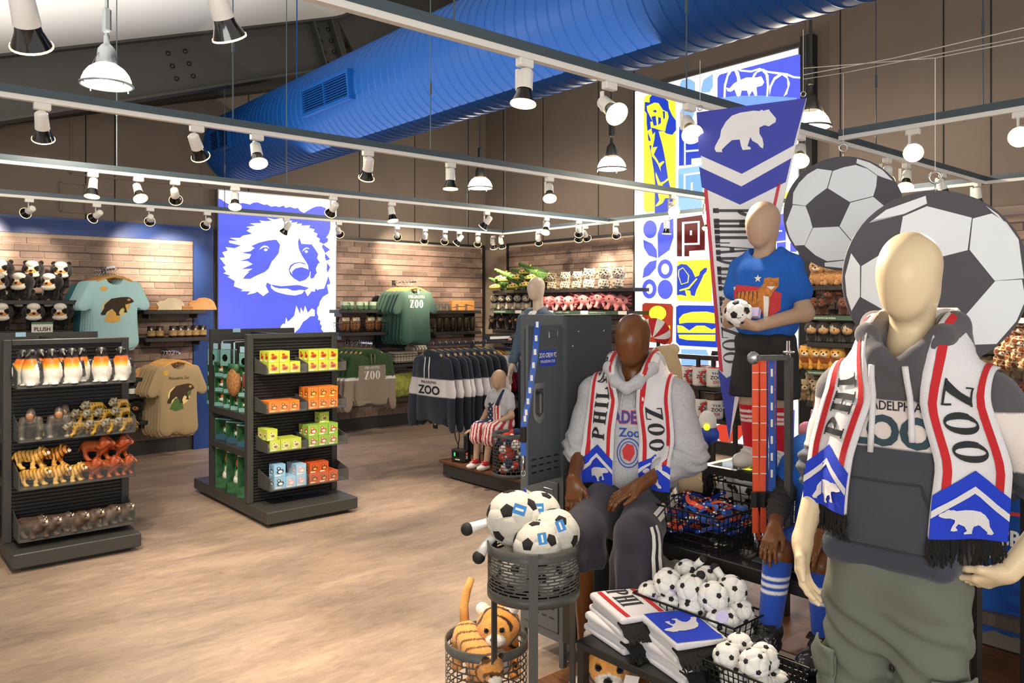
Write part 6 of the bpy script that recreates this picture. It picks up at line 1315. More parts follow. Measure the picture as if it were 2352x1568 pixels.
for i in range(9):
    u=-.03+.085*(i/8); dpt=.02*(i%3); P0=p+sd*(u*1.0)+Vector((FX,FY,0))*dpt; orange=i in (0,1,2,3,5,7); L=.52+.02*(i%3)
    o=empty('lanyard',P0,0,f"{ORD[i]} {'orange patterned' if orange else 'blue lettered'} lanyard on the T-stand",'lanyard',group='lanyards on the T-stand')
    strap(o,[(0,0,-.01),(0,0,-L*.5),(sd.x*.004*(-1)**i,sd.y*.004*(-1)**i,-L)],.024,m_lano if orange else m_lanb,side=tuple(sd)); MB().mat(m_plb).box((0,0,-L-.03),(.026,.026,.06),.003).build('buckle',o); strap(o,[(0,0,-L-.06),(0,0,-L-.16)],.022,m_lano if orange else m_lanb,side=tuple(sd)); MB().mat(m_chrome,True).cyl((0,0,-L-.16),(0,0,-L-.22),.006,.003,8).build('clasp',o)
    for k in range(7): MB().mat(ink_w).beam(Vector((0,0,-.06-k*L/8))-sd*(.011 if orange else .004)-Vector((FX,FY,0))*.003,Vector((0,0,-.06-k*L/8))+sd*(.011 if orange else .004)-Vector((FX,FY,0))*.003,.002,.003 if orange else .03).build('lettering',o)
    if i==4: MB().mat(m_plb).box((0,0,-L-.26),(.05,.01,.08)).mat(ink_w).box((0,-.006,-L-.28),(.03,.002,.02)).build('hang_tag',o)
# ---------------------------------------------------------------- hanging pennant and soccer signs
m_pen=mat('pennant_blue','#3b46b4',.55); m_penw=mat('pennant_white','#eceef2',.55); m_penr=mat('pennant_red','#cf3b50',.55); m_gry=mat('sign_grey','#4a4750',.6); m_sgw=mat('sign_white','#e8eef3',.55); m_cord=mat('cord_white','#d8d4cc',.6)
A=atD(1600,258,3.88); B=atD(1852,225,3.60); ux=(B-A); ux.z=0; Wp=ux.length; ux.normalize(); nrm=Vector((-ux.y,ux.x,0)); nrm=nrm if nrm.dot(Vector((FX,FY,0)))<0 else -nrm
zt=A.z
def ptip(px,py):
    """pixel on the pennant plane -> local u,v"""
    d=ray(px,py); O=Vector((0,0,CH)); t=(A-O).dot(nrm)/d.dot(nrm); q=O+d*t; return ((q-A).dot(ux),q.z-zt)
def pen(u,v,o=0.): return A+ux*u+Vector((0,0,v))+nrm*o
e=empty('pennant_sign',(0,0,0),0,'hanging pennant sign with walking bear and PHILADELPHIA ZOO lettering','sign')
uL,uR=0.,ptip(1852,225)[0]; tip=ptip(1674,1014); vt=lambda u:(ptip(1852,225)[1])*u/uR
out=[(uL,0),tip,(uR,vt(uR))]
MB().mat(m_penw).slab(out,lambda u,v:pen(u,v),nrm,.008).build('board',e)
def pg_(mt,loops,o,nm='print'):
    V,T=shape([[ptip(*q) for q in l] for l in loops]); decal([(V,T,mt,o)],lambda u,v,k:pen(u,v,k),0).build(nm,e)
pg_(m_pen,[[(1600,258),(1852,225),(1823,334),(1704,399),(1605,355)]],.001); pg_(m_pen,[[(1606,383),(1703,428),(1818,363),(1805,418),(1700,470),(1612,430)]],.001); pg_(m_pen,[[(1649,848),(1669,868),(1695,852),(1675,1012)]],.001)
pg_(m_penr,[[(1617,434),(1625,433),(1661,855),(1652,850)],[(1786,422),(1794,419),(1699,850),(1691,855)]],.001)
pg_(m_penw,[r4([(735,920),(740,895),(780,820),(790,760),(830,690),(880,640),(950,615),(1020,605),(1060,598),(1110,602),(1130,590),(1145,600),(1170,592),(1190,588),(1200,605),(1230,640),(1250,665),(1245,695),(1215,712),(1190,730),(1150,720),(1110,740),(1110,790),(1135,830),(1145,880),(1140,915),(1120,905),(1095,875),(1050,850),(1035,820),(1022,860),(1010,895),(1035,905),(1038,922),(970,928),(955,890),(945,840),(880,845),(830,890),(795,925),(800,945),(750,945)])],.002,'bear_print')
loops,Wt=stext('PHILADELPHIA',1.,gap=.08,tk=.26,tn=.10,w=.80); l2,W2=stext('ZOO',1.,gap=.05,tk=.2,tn=.05,w=.85)
def lettercol(loops,Wt,y0,y1):
    ly=[]
    for l in loops:
        V,T=shape([l]); 
        def mp(s,h):
            py=y0+(y1-y0)*s/Wt; f=(py-430)/(855-430); xl=1634+(1664-1634)*f; xr=1783+(1688-1783)*f; return ptip(xl+(xr-xl)*(h),py)
        V,T=cut2(V,T,.5); ly.append(([mp(x,y) for x,y in V],[t[::-1] for t in T],m_gry,.001))
    decal([(V,[t[::-1] for t in T],m,o) for V,T,m,o in ly],lambda u,v,k:pen(u,v,k),0).build('lettering',e)
lettercol(loops,Wt,478,742); lettercol(l2,W2,750,836)
for (px,py) in ((1608,252),(1845,220)):
    q=ptip(px,py); P=pen(q[0],q[1]-.012); MB().mat(m_chrome,True).tube([P+ux*(.012*math.cos(t))+Vector((0,0,.02+.012*math.sin(t))) for t in [i*math.pi/5 for i in range(10)]],.003,6,closed=True).build('eye_ring',e)
    MB().mat(m_cord).cyl(P+Vector((0,0,.03)),(P.x,P.y,TZ+.26 if px>1700 else TZ+.2),.0015,n=5).build('cord',e)
def soccer_sign(cx,cy,rx,ry,dep,tilt,polys,label,ring_px):
    C=atD(cx,cy,dep); yaw=math.atan2(RY,RX)+tilt; u=Vector((math.cos(yaw),math.sin(yaw),0)); n=Vector((u.y,-u.x,0)); n=n if n.dot(C)<0 else -n
    R=ry/FP*dep; e=empty('soccer_sign',(0,0,0),0,label,'sign')
    S=lambda a,b,o=0.:C+u*a+Vector((0,0,b))+n*o
    MB().mat(m_gry).slab(oval(0,0,R,R,56),lambda a,b:S(a,b),n,.01).build('disc',e)
    for l in polys:
        q=[((x-cx)/rx*R,(cy-y)/ry*R) for x,y in l]; q=[(a*min(1,.975*R/max(math.hypot(a,b),1e-6)),b*min(1,.975*R/max(math.hypot(a,b),1e-6))) for a,b in q]; V,T=shape([q]); decal([(V,T,m_sgw,.001)],lambda a,b,o:S(a,b,o),0).build('white_panel',e)
    P=S(0,R+.0); MB().mat(m_chrome,True).tube([P+u*(.02*math.cos(t))+Vector((0,0,.045+.02*math.sin(t))) for t in [i*math.pi/6 for i in range(12)]],.004,6,closed=True).cyl(P+Vector((0,0,-.012)),P+Vector((0,0,.027)),.003,n=6).build('eye_bolt',e)
    MB().mat(m_cord).cyl(P+Vector((0,0,.06)),P+Vector((0,0,.06+ring_px/FP*dep)),.0014,n=5).build('cord',e); return P+Vector((0,0,.06+ring_px/FP*dep))
def z7(l): return [(1800+x/2.904,100+y/2.904) for x,y in l]
s1=[z7([(90,1062),(95,985),(130,920),(180,865),(240,828),(330,845),(300,960),(230,1015),(170,1075)]),z7([(335,848),(400,825),(470,812),(540,840),(598,890),(592,960),(575,1022),(435,1057),(305,962)]),z7([(475,800),(480,770),(560,785),(640,840),(698,920),(640,905),(598,885),(540,835)]),z7([(92,1068),(170,1078),(195,1150),(212,1222),(165,1340),(105,1342),(60,1270),(50,1190)]),z7([(215,1225),(370,1220),(445,1320),(415,1440),(300,1450),(230,1410),(165,1345)]),z7([(440,1062),(575,1027),(650,1100),(700,1180),(640,1300),(560,1320),(450,1318),(375,1218)]),z7([(285,1460),(420,1445),(415,1500),(283,1495)]),z7([(35,1215),(60,1290),(100,1345),(100,1375),(60,1320)]),z7([(640,1310),(720,1200),(735,1240),(700,1330),(640,1400),(560,1440)])]
q1=soccer_sign(1937,490,125,131,4.1,R_(-12),s1,'smaller hanging soccer ball sign behind the other',165)
def z6(l): return [(1780+x/3.267,520+y/3.267) for x,y in l]
s2=[z6([(595,195),(660,290),(660,525),(585,640),(548,520),(545,370)]),[(1985,610),(2025,585),(2085,600),(2100,690),(2040,715),(1984,682)],[(2077,496),(2130,473),(2227,501),(2218,575),(2160,590),(2069,544)],[(2002,510),(2040,480),(2127,449),(2130,467),(2080,490),(2010,503)],[(2229,503),(2270,492),(2305,510),(2340,545),(2338,640),(2276,645),(2222,574)],[(2261,469),(2290,488),(2343,545),(2335,547),(2300,515),(2270,488)],z6([(1625,410),(1810,400),(1868,560),(1790,720),(1640,885),(1470,885),(1425,840),(1420,660)]),[(2147,704),(2213,723),(2214,775),(2180,802),(2100,800),(2080,760)]]
q2=soccer_sign(2148,640,205,203,2.8,R_(-8),s2,'larger hanging soccer ball sign behind the white mannequin',265)
cb=MB().mat(m_cord)
far=pen(ptip(1845,222)[0],ptip(1845,222)[1]+.08)
w=empty('hanging_wire',(0,0,0),0,'thin steel wires strung above the hanging signs','wire')
for a,b,cc in ((far,q1,atD(2352,85,2.6)),(far+Vector((0,0,.05)),q2,atD(2360,92,2.3)),(far+Vector((0,0,.02)),(far+atD(2360,62,2.4))/2,atD(2360,62,2.4))): MB().mat(m_cord).tube([a,b,cc,cc+(cc-b)*.6],.0018,5).build('wire_strand',w)
# ---------------------------------------------------------------- mug rack behind the pennant
m_mugw=mat('mug_white','#f1efe9',.2); m_mugr=mat('mug_red','#c9262c',.2)
mm=mug_mesh(m_mugw,m_mugw,.043,.1,m_mugr,m_mugr)
p0=atD(1546,815,5.2); X0,Y0=p0.x,p0.y
e=empty('mug_rack',(X0,Y0,0),0,'black open rack of white and red mugs','shelf rack')
zs=[1.75-(880-700)/FP*5.2,1.75-(950-700)/FP*5.2]; ztop=1.75-(817-700)/FP*5.2
zb0=1.75-(955-700)/FP*5.2
for dx_,dy_ in ((0,0),(.02,-.46),(.45,0),(.45,-.46)): MB().mat(m_tblk).box((dx_,dy_,(ztop+.0)/2),(.022,.022,ztop)).build('post',e)
MB().mat(m_tblk).box((.01,-.23,ztop),(.03,.48,.03)).build('top_rail',e); MB().mat(m_tblk).box((.46,-.23,ztop),(.03,.48,.03)).build('top_rail',e); MB().mat(m_tblk).box((.0,-.2,(ztop+zs[1])/2),(.02,.02,ztop-zs[1])).build('post',e)
for z in zs+[.5]: MB().mat(m_tblk).box((.22,-.23,z-.012),(.5,.52,.02)).build('shelf',e)
art=[(ctext('THE',.012,1.5,.062,.01),ink_d),(ctext('ZOO',.018,1.1,.038,.02),ink_d),(ctext('250',.016,1.0,.016,.02),mat('ink_red','#b52a2a',.6))]
k=0
for zi,lst in ((0,((1578,0),(1608,0),(1640,0),(1615,.1))),(1,((1612,0),(1642,0),(1590,.1)))):
    for px,dxx in lst:
        q=atX(px,850,X0+.02+dxx); o=inst('mug',mm[0],(q.x,q.y,zs[zi]),R_(-30-180 if False else 140),1.2,None,f"{ORD[k%4]} white mug with red handle on the {['upper','lower'][zi]} rack shelf",'mug','white and red mugs'); inst('handle',mm[1],parent=o); k=k+1 if k!=3 or zi else 0
        if k>3: k=0
        q_=o.rotation_euler.z; ang=math.atan2(-q.y,-q.x)+R_(14)-q_
        decal([(V,T,mt,0.) for (V,T),mt in art],lambda u,v,o_:(.0440*math.cos(ang+u/.043),.0440*math.sin(ang+u/.043),v+.005),0).build('print',o)
for i,(px,py,fn) in enumerate([(1595,905,cub),(1612,905,lionp),(1628,900,bear_sp)]):
    q=atX(px,py,X0+.2); place(fn,'rack_plush',(q.x,q.y,zs[1]+.0+.11),R_(-60),.5,f'{ORD[i]} small pale plush between the mug shelves','plush toy',None)
q=atX(1640,900,X0+.12); MB().mat(mat('paper_stack','#6b5a48',.7)).box((q.x,q.y,zs[1]+.13),(.2,.14,.05)).mat(m_tag).box((q.x,q.y,zs[1]+.16),(.18,.13,.004)).build('paper_stack',None,(0,0,0),0,'stack of brown paper bags between the mug shelves','paper bags')
for i in range(2):
    q=atX(1685,940,X0+.1); MB().mat(mat('bag_stack','#4e4337',.7)).box((q.x+.1,q.y,zs[1]+.02+.08*i),(.2,.2,.075),.01).build('folded_bags',None,(0,0,0),0,f"{['lower','upper'][i]} pile of folded dark bags beside the pennant",'bags','folded dark bags')
q=atD(1625,985,4.6); o=MB().mat(m_stk,True).ell((0,0,.05),(.07,.07,.06)).mat(m_plw).ell((0,0,.12),(.055,.055,.07)).mat(m_y).ell((-.05,-.03,.1),(.02,.02,.02)).build('eagle_hat_plush',None,(q.x,q.y,q.z-.08),0,'white and blue plush bird on a dark slatted stool','plush toy')
m=MB().mat(m_tblk)
e=empty('slatted_stool',(q.x,q.y,0),0,'black slatted stand under the blue bird plush','stand')
for i in range(12): MB().mat(m_tblk).box((0,0,.3+.045*i),(.16,.16,.012)).build('slat',e)
MB().mat(m_tblk).box((0,0,(q.z-.085)/2),(.03,.03,q.z-.085)).build('post',e)
# ================================================================ mannequins
def skin(name,c,r=.34): return mat(name,c,r,bump=.03,bs=300,spec=.4)
sk_ivory=skin('skin_ivory','#e6cfa9'); sk_brown=skin('skin_brown','#6d421f',.3); sk_tan=skin('skin_tan','#bb9c82',.5); sk_dark=skin('skin_dark','#6f4320',.32)
def V3(*a): return np.array(a,float)
def head_prims(c,s=1.):
    c=V3(*c); f=lambda x,y,z:tuple(c+np.array((x,y,z))*s)
    return [ell(f(0,.012,.028),(.078*s,.094*s,.088*s)),ell(f(0,-.03,-.02),(.066*s,.062*s,.09*s)),ell(f(0,-.046,-.072),(.042*s,.036*s,.045*s)),ell(f(0,-.05,.0),(.05*s,.05*s,.07*s)),ell(f(0,.02,-.04),(.066*s,.07*s,.06*s))]
def hand_mesh(name,w,d,n,t,mt,s=1.,curl=(.35,.45,.3),spread=.12,thumb=.55,h=.003,fd=None):
    """w wrist, d finger direction, n palm side, t thumb side"""
    w,d,n,t=[np.array(x,float) for x in (w,d,n,t)]; d/=np.linalg.norm(d); n=n-d*(n@d); n/=np.linalg.norm(n); tt=np.cross(d,n); t=tt if tt@t>0 else -tt
    fd=d if fd is None else np.array(fd,float); fd=fd/np.linalg.norm(fd); p=[cap(w-fd*.05*s,w,.0285*s,.0265*s),cap(w,w+d*.015*s,.0262*s,.024*s)]
    for i,(o,L) in enumerate(((.030,.92),(.011,1.05),(-.009,1.),(-.028,.8))):
        kn=w+d*(.088-.004*abs(i-1.2))*s+t*o*s; p.append(cap(w+d*.015*s+t*o*.45*s,kn,.0155*s,.0105*s,k=.02*s))
        a=spread*(1.5-i)*.5; dr=d*math.cos(a)+t*math.sin(a); ang=0; q=kn
        for j,(l,r0,r1) in enumerate(((.042,.0098,.0088),(.027,.0088,.008),(.021,.008,.0066))):
            ang+=curl[j]; v=dr*math.cos(ang)+n*math.sin(ang); q2=q+v*l*L*s; p.append(cap(q,q2,r0*s,r1*s,k=.005*s)); q=q2
    q=w+d*.022*s+t*.022*s; v=t*.62+d*.72+n*.2; v/=np.linalg.norm(v); q2=q+v*.04*s; p.append(cap(q,q2,.0155*s,.012*s,k=.016*s)); v2=d*.9+t*.25+n*thumb*.6; v2/=np.linalg.norm(v2); q3=q2+v2*.032*s; p.append(cap(q2,q3,.0115*s,.0098*s,k=.006*s)); v3=d*.95+n*thumb*.7; v3/=np.linalg.norm(v3); p.append(cap(q3,q3+v3*.025*s,.0098*s,.0075*s,k=.005*s))
    return soft(name,p,h,.008*s,mt)
def limb(a,b,ra,rb,c=None): return cap(a,b,ra,rb,c)
def bunch(ax,fr,amp,lo,hi,side=None):
    """gathered cloth between two heights"""
    def f(P):
        z=P[:,ax]; m=np.clip((z-lo)/.03,0,1)*np.clip((hi-z)/.03,0,1)
        if side is not None: m=m*(np.abs(P[:,0])>side)
        return amp*m*np.sin(z*fr+P[:,0]*40+np.sin(P[:,1]*50)*1.5)
    return f
def soft_fold(amp,s=1.):
    def f(P): return amp*(np.sin(P[:,2]*31*s+P[:,0]*23*s+2*np.sin(P[:,1]*17*s+P[:,2]*9*s))*.6+np.sin(P[:,0]*41*s-P[:,2]*19*s+P[:,1]*13)*.4)
    return f
def add(*fs): return lambda P:sum(f(P) for f in fs)
def frontmap(b,xc,zc,off=.0): return on(b,(0,1,0),lambda u,v:(xc+u,-1.,zc+v))
# ---------------------------------------------------------------- scarf draped over the shoulders
def scarf(name,par,bvh,zs,zl,zr,xc,wd,neck,label,loc,rz,scale=1.,letters=True,xtop=None,shr=0.,xl=1.):
    """zs shoulder height, zl/zr lower ends, xc offset of the panels, neck=(y,z) of the rolling centre"""
    e=empty(name,loc,rz,label,'scarf')
    nw=8; xt=xtop or xc*.62
    def row(sx,z=None,th=None):
        o=[]
        for j in range(nw+1):
            w=(j/nw-.5)*wd
            if z is not None:
                t=np.clip((zs-.02-z)/.18,0,1); x=sx*(xt+((xc if sx>0 else xc*xl)-xt)*t)+w+shr*(zs-z); h=bvh.ray_cast(Vector((x,-2,z)),Vector((0,1,0))); o.append(h[0] if h[0] is not None else None)
            else:
                x=sx*(xt+.02*math.sin(th))+w*(1-.25*math.sin(th)); d=Vector((0,-math.cos(th),math.sin(th))); A=Vector((x,neck[0],neck[1])); h=bvh.ray_cast(A+d*.8,-d); o.append(h[0]+d*.012 if h[0] is not None else (A+d*.12))
        return o
    def panel(sx,zb):
        rows=[]; z=zb; step=.02; zz=[]
        while z<zs-.03: zz.append(z); z+=step
        for z in zz: rows.append(row(sx,z))
        # hang: from the top down the cloth never tucks in faster than a few mm per step
        for j in range(nw+1):
            prev=None
            for i in range(len(rows)-1,-1,-1):
                p=rows[i][j]; w=(j/nw-.5)*wd; t=np.clip((zs-.02-zz[i])/.18,0,1); x=sx*(xt+((xc if sx>0 else xc*xl)-xt)*t)+w+shr*(zs-zz[i])
                y=p.y-.011 if p is not None else 9
                if prev is not None: y=min(y,prev+.003)
                y=min(y,.12); prev=y; rows[i][j]=Vector((x,y,zz[i]))
        for k in range(1,9): rows.append(row(sx,None,math.radians(14*k)))
        for _ in range(2):
            for i in range(1,len(rows)-1): rows[i]=[(rows[i-1][j]+rows[i][j]*2+rows[i+1][j])/4 for j in range(nw+1)]
        return rows
    L=panel(-1,zl); Rr=panel(1,zr)
    G=L+[r[::-1] if False else r for r in Rr[::-1]]
    # across coordinate: left panel j runs with +x, right panel must be flipped so the strip keeps its side
    G=[r[::-1] for r in L]+[r for r in Rr[::-1]]
    s=[0.]; c=nw//2
    for i in range(1,len(G)): s.append(s[-1]+(G[i][c]-G[i-1][c]).length)
    s=np.array(s)
    def S(u,w,o):
        u=min(max(u,s[0]),s[-1]-1e-6); i=int(np.searchsorted(s,u,'right')-1); i=min(i,len(G)-2); a=(u-s[i])/max(s[i+1]-s[i],1e-6); f=(w/wd+.5)*nw; f=min(max(f,0),nw-1e-6); j=int(f); b=f-j
        p=(G[i][j]*(1-b)+G[i][j+1]*b)*(1-a)+(G[i+1][j]*(1-b)+G[i+1][j+1]*b)*a
        n=(G[i+1][j]-G[i][j]).cross(G[i][j+1]-G[i][j]); n=n.normalized() if n.length>1e-9 else Vector((0,-1,0))
        if n.dot(Vector((p.x*.2,p.y-neck[0]-.02,p.z-neck[1]+.1)))<0: n=-n
        return p+n*o
    m=MB().mat(m_sw,True); nu=len(G)-1
    m.add([p for r in G for p in r],[(i*(nw+1)+j,(i+1)*(nw+1)+j,(i+1)*(nw+1)+j+1,i*(nw+1)+j+1) for i in range(nu) for j in range(nw)])
    o=m.build('knit_band',e); md=o.modifiers.new('t','SOLIDIFY'); md.thickness=.007; md.offset=0
    T_=s[-1]; bl=.155*scale
    def lay(mt,loops,off,step=.03,nm='print'):
        V,T=shape(loops); V,T=cut2(V,T,step); P=[S(x,y,off) for x,y in V]; m=MB().mat(mt,True); m.add(P,T); m.build(nm,e)
    h=wd/2
    for w0 in (-h+.018*scale,h-.034*scale): lay(m_sr,[rc(bl*.8,w0,T_-bl*.8,w0+.018*scale)],.0062)
    tipx=.035*scale
    lay(m_sbl,[[(0,-h),(bl-tipx,-h),(bl+tipx,0),(bl-tipx,h),(0,h)]],.008); lay(m_sbl,[[(T_,-h),(T_-bl+tipx,-h),(T_-bl-tipx,0),(T_-bl+tipx,h),(T_,h)][::-1]],.008)
    k=.042*scale; tt=.02*scale
    lay(m_sw,[[(bl-tipx-k,-h),(bl+tipx-k,0),(bl-tipx-k,h),(bl-tipx-k-tt,h),(bl+tipx-k-tt,0),(bl-tipx-k-tt,-h)]],.010); lay(m_sw,[[(T_-bl+tipx+k,-h),(T_-bl-tipx+k,0),(T_-bl+tipx+k,h),(T_-bl+tipx+k+tt,h),(T_-bl-tipx+k+tt,0),(T_-bl+tipx+k+tt,-h)][::-1]],.010)
    bs=.115*scale
    V,T=shape([BEAR])
    def bearat(u0,dirn):
        V2,T2=cut2(V,T,.3); P=[S(u0+y*bs*dirn,-x*bs,.011) for x,y in V2]; MB().mat(m_sw,True).add(P,T2).build('bear_print',e)
    bearat(.047*scale,1); bearat(T_-.047*scale,-1)
    hh=.072*scale
    for txt,at0 in (('PHILADELPHIA',0),('ZOO',1)):
        lt,Wt=stext(txt,hh,1.05,gap=.16,tk=.24,tn=.07,w=.78); st=bl+.06*scale if at0==0 else T_-bl-.05*scale-Wt
        for l in lt:
            V,T=shape([l]); V,T=cut2(V,T,.018); P=[S(st+x,y-hh/2,.0075) for x,y in V]
            if st+max(x for x,y in V)<(T_-bl-.1*scale-Wt if at0==0 else 99): MB().mat(ink_d,True).add(P,T).build('letter',e)
    for end,u0 in ((G[0],-1),(G[-1],1)):
        m=MB().mat(m_sk); r=random.Random(3)
        for i in range(60):
            f=r.random()*nw*.999; j=int(f); p=end[j].lerp(end[j+1],f-j); ln=.07*scale*r.uniform(.8,1.15); m.tube([p+Vector((0,0,.004)),p+Vector((r.uniform(-.006,.006),r.uniform(-.008,.004),-ln*.5)),p+Vector((r.uniform(-.014,.014),r.uniform(-.014,.006),-ln))],[.004,.0045,.002],4)
        m.build('fringe',e,kind='stuff')
    return e
def ribbon_on(par,name,b,pts,wd,mt,cast,off=.004):
    """flat tape following a surface: pts start points, cast direction"""
    d=Vector(cast).normalized(); P=[]
    for i,p in enumerate(pts):
        p=Vector(p); q=Vector(pts[min(i+1,len(pts)-1)])-Vector(pts[max(i-1,0)]); s=q.cross(d).normalized()*wd/2; r=[]
        for sg in (-1,1):
            h=b.ray_cast(p+s*sg-d*.5,d); r.append(h[0]-d*off if h[0] is not None else None)
        P.append(r)
    m=MB().mat(mt,True)
    for a,c in zip(P,P[1:]):
        if None not in a and None not in c: m.add([a[0],a[1],c[1],c[0]],[(0,1,2,3)])
    return m.build(name,par)
# ================================================================ ivory adult in charcoal hoodie (nearest)
L1=(2.31,.955,0.); R1=R_(-84)
e=empty('mannequin',L1,R1,'ivory adult mannequin in a charcoal hoodie and green cargo trousers','mannequin')
hc=(0,.0,1.835)
body=head_prims(hc,1.06)+[cap((0,.03,1.76),(0,.035,1.60),.058,.062),cap((0,.035,1.62),(0,.04,1.54),.066,.09),cap((-.17,.04,1.5),(.17,.04,1.5),.06,.06),ell((0,.03,1.38),(.16,.1,.19)),ell((-.03,.03,1.15),(.13,.09,.16)),ell((-.04,.03,1.),(.14,.1,.12))]
arms1=[((-.185,.04,1.49),(-.262,.05,1.245),(-.275,-.075,1.05)),((.185,.04,1.49),(.36,.07,1.23),(.245,.0,1.05))]
for sh,el,wr in arms1: body+=[cap(sh,el,.05,.04),cap(el,wr,.042,.028)]
for sx in (-1,1): body+=[cap((sx*.09-.045,.03,.93),(sx*.105-.045,.0,.5),.075,.052),cap((sx*.105-.045,.0,.5),(sx*.105-.045,.05,.09),.05,.035),cap((sx*.105-.045,.05,.06),(sx*.11-.045,-.1,.03),.04,.03)]
inst('body',soft('body',body,.0075,.035,sk_ivory),parent=e)
FD=lambda a:np.array(a[2])-np.array(a[1])
w=arms1[0][2]; inst('hand',hand_mesh('hand',w,(.08,-.22,-.97),(.95,.1,0),(0.2,-1,-.1),sk_ivory,1.08,(.3,.35,.25),.1,.3,fd=FD(arms1[0])),parent=e)
w=arms1[1][2]; inst('hand',hand_mesh('hand',w,(-.82,.12,-.55),(-.6,.3,0),(-.3,-1,.3),sk_ivory,.95,(.4,.4,.3),fd=FD(arms1[1])),parent=e)
HC='#47464b'
hp=[rbx((-.012,.03,1.35),(.195,.135,.19),.12),rbx((-.03,.03,1.2),(.19,.135,.19),.12),rbx((-.042,.03,1.05),(.18,.13,.05),.045),ell((-.03,-.06,1.2),(.15,.07,.12)),cap((-.07,.035,1.54),(-.185,.04,1.485),.082,.078),cap((.07,.035,1.54),(.185,.04,1.485),.082,.078)]
for sh,el,wr in arms1:
    mid=tuple(np.array(el)+(np.array(wr)-np.array(el))*.1); hp+=[cap(sh,el,.08,.072),cap(el,mid,.068,.058)]
ring_=[(0,-.115,1.575),(-.05,-.105,1.61),(-.098,-.045,1.665),(-.108,.045,1.695),(-.065,.12,1.70),(0,.135,1.695),(.065,.12,1.70),(.108,.045,1.695),(.098,-.045,1.665),(.05,-.105,1.61),(0,-.115,1.575)]
rr=[.022,.026,.03,.034,.036,.036,.036,.034,.03,.026,.022]
for i in range(10): hp.append(cap(ring_[i],ring_[i+1],rr[i],rr[i+1],k=.018))
hp+=[ell((0,.155,1.60),(.125,.06,.12)),ell((-.1,.05,1.62),(.052,.085,.08)),ell((.1,.05,1.62),(.052,.085,.08)),cap((-.055,-.085,1.56),(-.12,.0,1.575),.04,.05),cap((.055,-.085,1.56),(.12,.0,1.575),.04,.05),ell((0,-.035,1.525),(.11,.085,.06))]
def c1f(V,C):
    C=np.tile(L3('#58565a'),(len(V),1)); C[V[:,2]<1.36]=L3('#474a51')
    ar=np.abs(V[:,0])>.205; band=np.where(ar,(V[:,2]<1.47)&(V[:,2]>1.315),(V[:,2]<1.485)&(V[:,2]>1.355)); C[band]=L3('#e6dcd6'); C[(V[:,2]<1.075)&(~ar)]=L3('#424550'); return C
hood1=soft('hoodie',hp,.0066,.03,m_cloth,c1f,add(bunch(2,150,.006,1.14,1.33,.2),lambda P:soft_fold(.0035)(P)*np.clip((1.56-P[:,2])/.05,.12,1)))
ho=inst('hoodie',hood1,parent=e); hb=bvh_of(hood1)
decal([(*ctext('PHILADELPHIA',.026,.80,.088,.012),ink_d,.003),(*ctext('ZOO',.083,.95,-.008,.04),mat('ink_teal','#2f4650',.8),.003)],frontmap(hb,-.03,1.372),.015).build('print',ho)
for sx in (-1,1):
    P=[]
    for z in (1.585,1.55,1.5,1.45,1.4,1.36+.02*sx):
        h=hb.ray_cast(Vector((-.012+sx*(.043+(1.6-z)*.05),-1,z)),Vector((0,1,0))); P.append((h[0] if h[0] else Vector((sx*.052,-.13,z)))+Vector((0,-.006,0)))
    MB().mat(m_sw,True).tube(P,.0085,8).build('drawstring',ho)
PK=[(-.165,1.08),(-.17,1.15),(-.135,1.265),(.065,1.265),(.1,1.15),(.095,1.08)]
def pocket_edge(pts,nm):
    P=[]
    for i in range(len(pts)-1):
        for k in range(6):
            x=pts[i][0]+(pts[i+1][0]-pts[i][0])*k/6; z=pts[i][1]+(pts[i+1][1]-pts[i][1])*k/6; h=hb.ray_cast(Vector((x,-1,z)),Vector((0,1,0)))
            if h[0]: P.append(h[0]+Vector((0,-.001,0)))
    MB().mat(mat('seam_charcoal','#33353b',.9),True).tube(P,.0035,6).build(nm,ho)
pocket_edge(PK,'pocket_seam'); pocket_edge([(-.215,1.075),(.13,1.075)],'hem_seam')
scarf('scarf',None,hb,1.53,1.155,1.13,.2,.16,(.03,1.48),'long red, white and blue bear scarf on the ivory mannequin',L1,R1,1.0,xtop=.132,shr=-.10,xl=.86)
m_cargo=mat('cargo_cloth','#6a6f64',.9,bump=.3,bs=350)
tp=[rbx((-.045,.03,1.0),(.168,.108,.12),.09),ell((-.045,.03,.92),(.165,.118,.13)),ell((-.045,.03,.83),(.07,.085,.09))]
for sx in (-1,1): tp+=[cap((sx*.09-.045,.03,.95),(sx*.105-.045,.0,.52),.105,.09),cap((sx*.105-.045,.0,.52),(sx*.105-.045,.05,.1),.093,.08)]
tr=soft('trousers',tp,.0095,.04,m_cargo,None,add(soft_fold(.009,.8),bunch(2,75,.006,.45,.9)))
to=inst('trousers',tr,parent=e); tb=bvh_of(tr)
for sx in (-1,1):
    g=MB().mat(m_cargo,True); nx_=6
    def pf(u,v,sx=sx):
        a=-1.1+1.3*u; x0=sx*.105-.045; z=.53+.2*v; r=.6; d=Vector((sx*math.sin(a+1.35),-math.cos(a+1.35),0)); h=tb.ray_cast(Vector((x0,.0,z))+d*r,-d); p=h[0] if h[0] else Vector((x0,0,z))+d*.1; return p+d*.012
    g.grid(pf,8,8,flip=(sx>0)); o=g.build('cargo_pocket',to); md=o.modifiers.new('t','SOLIDIFY'); md.thickness=.008; md.offset=0
    def pf2(u,v,sx=sx): p=Vector(pf(u,.72+.38*v)); q=p-Vector((sx*.105-.045,0,p.z)); q.normalize(); return p+q*.01
    g=MB().mat(m_cargo,True).grid(pf2,8,4,flip=(sx>0)); o=g.build('pocket_flap',to); md=o.modifiers.new('t','SOLIDIFY'); md.thickness=.006; md.offset=0
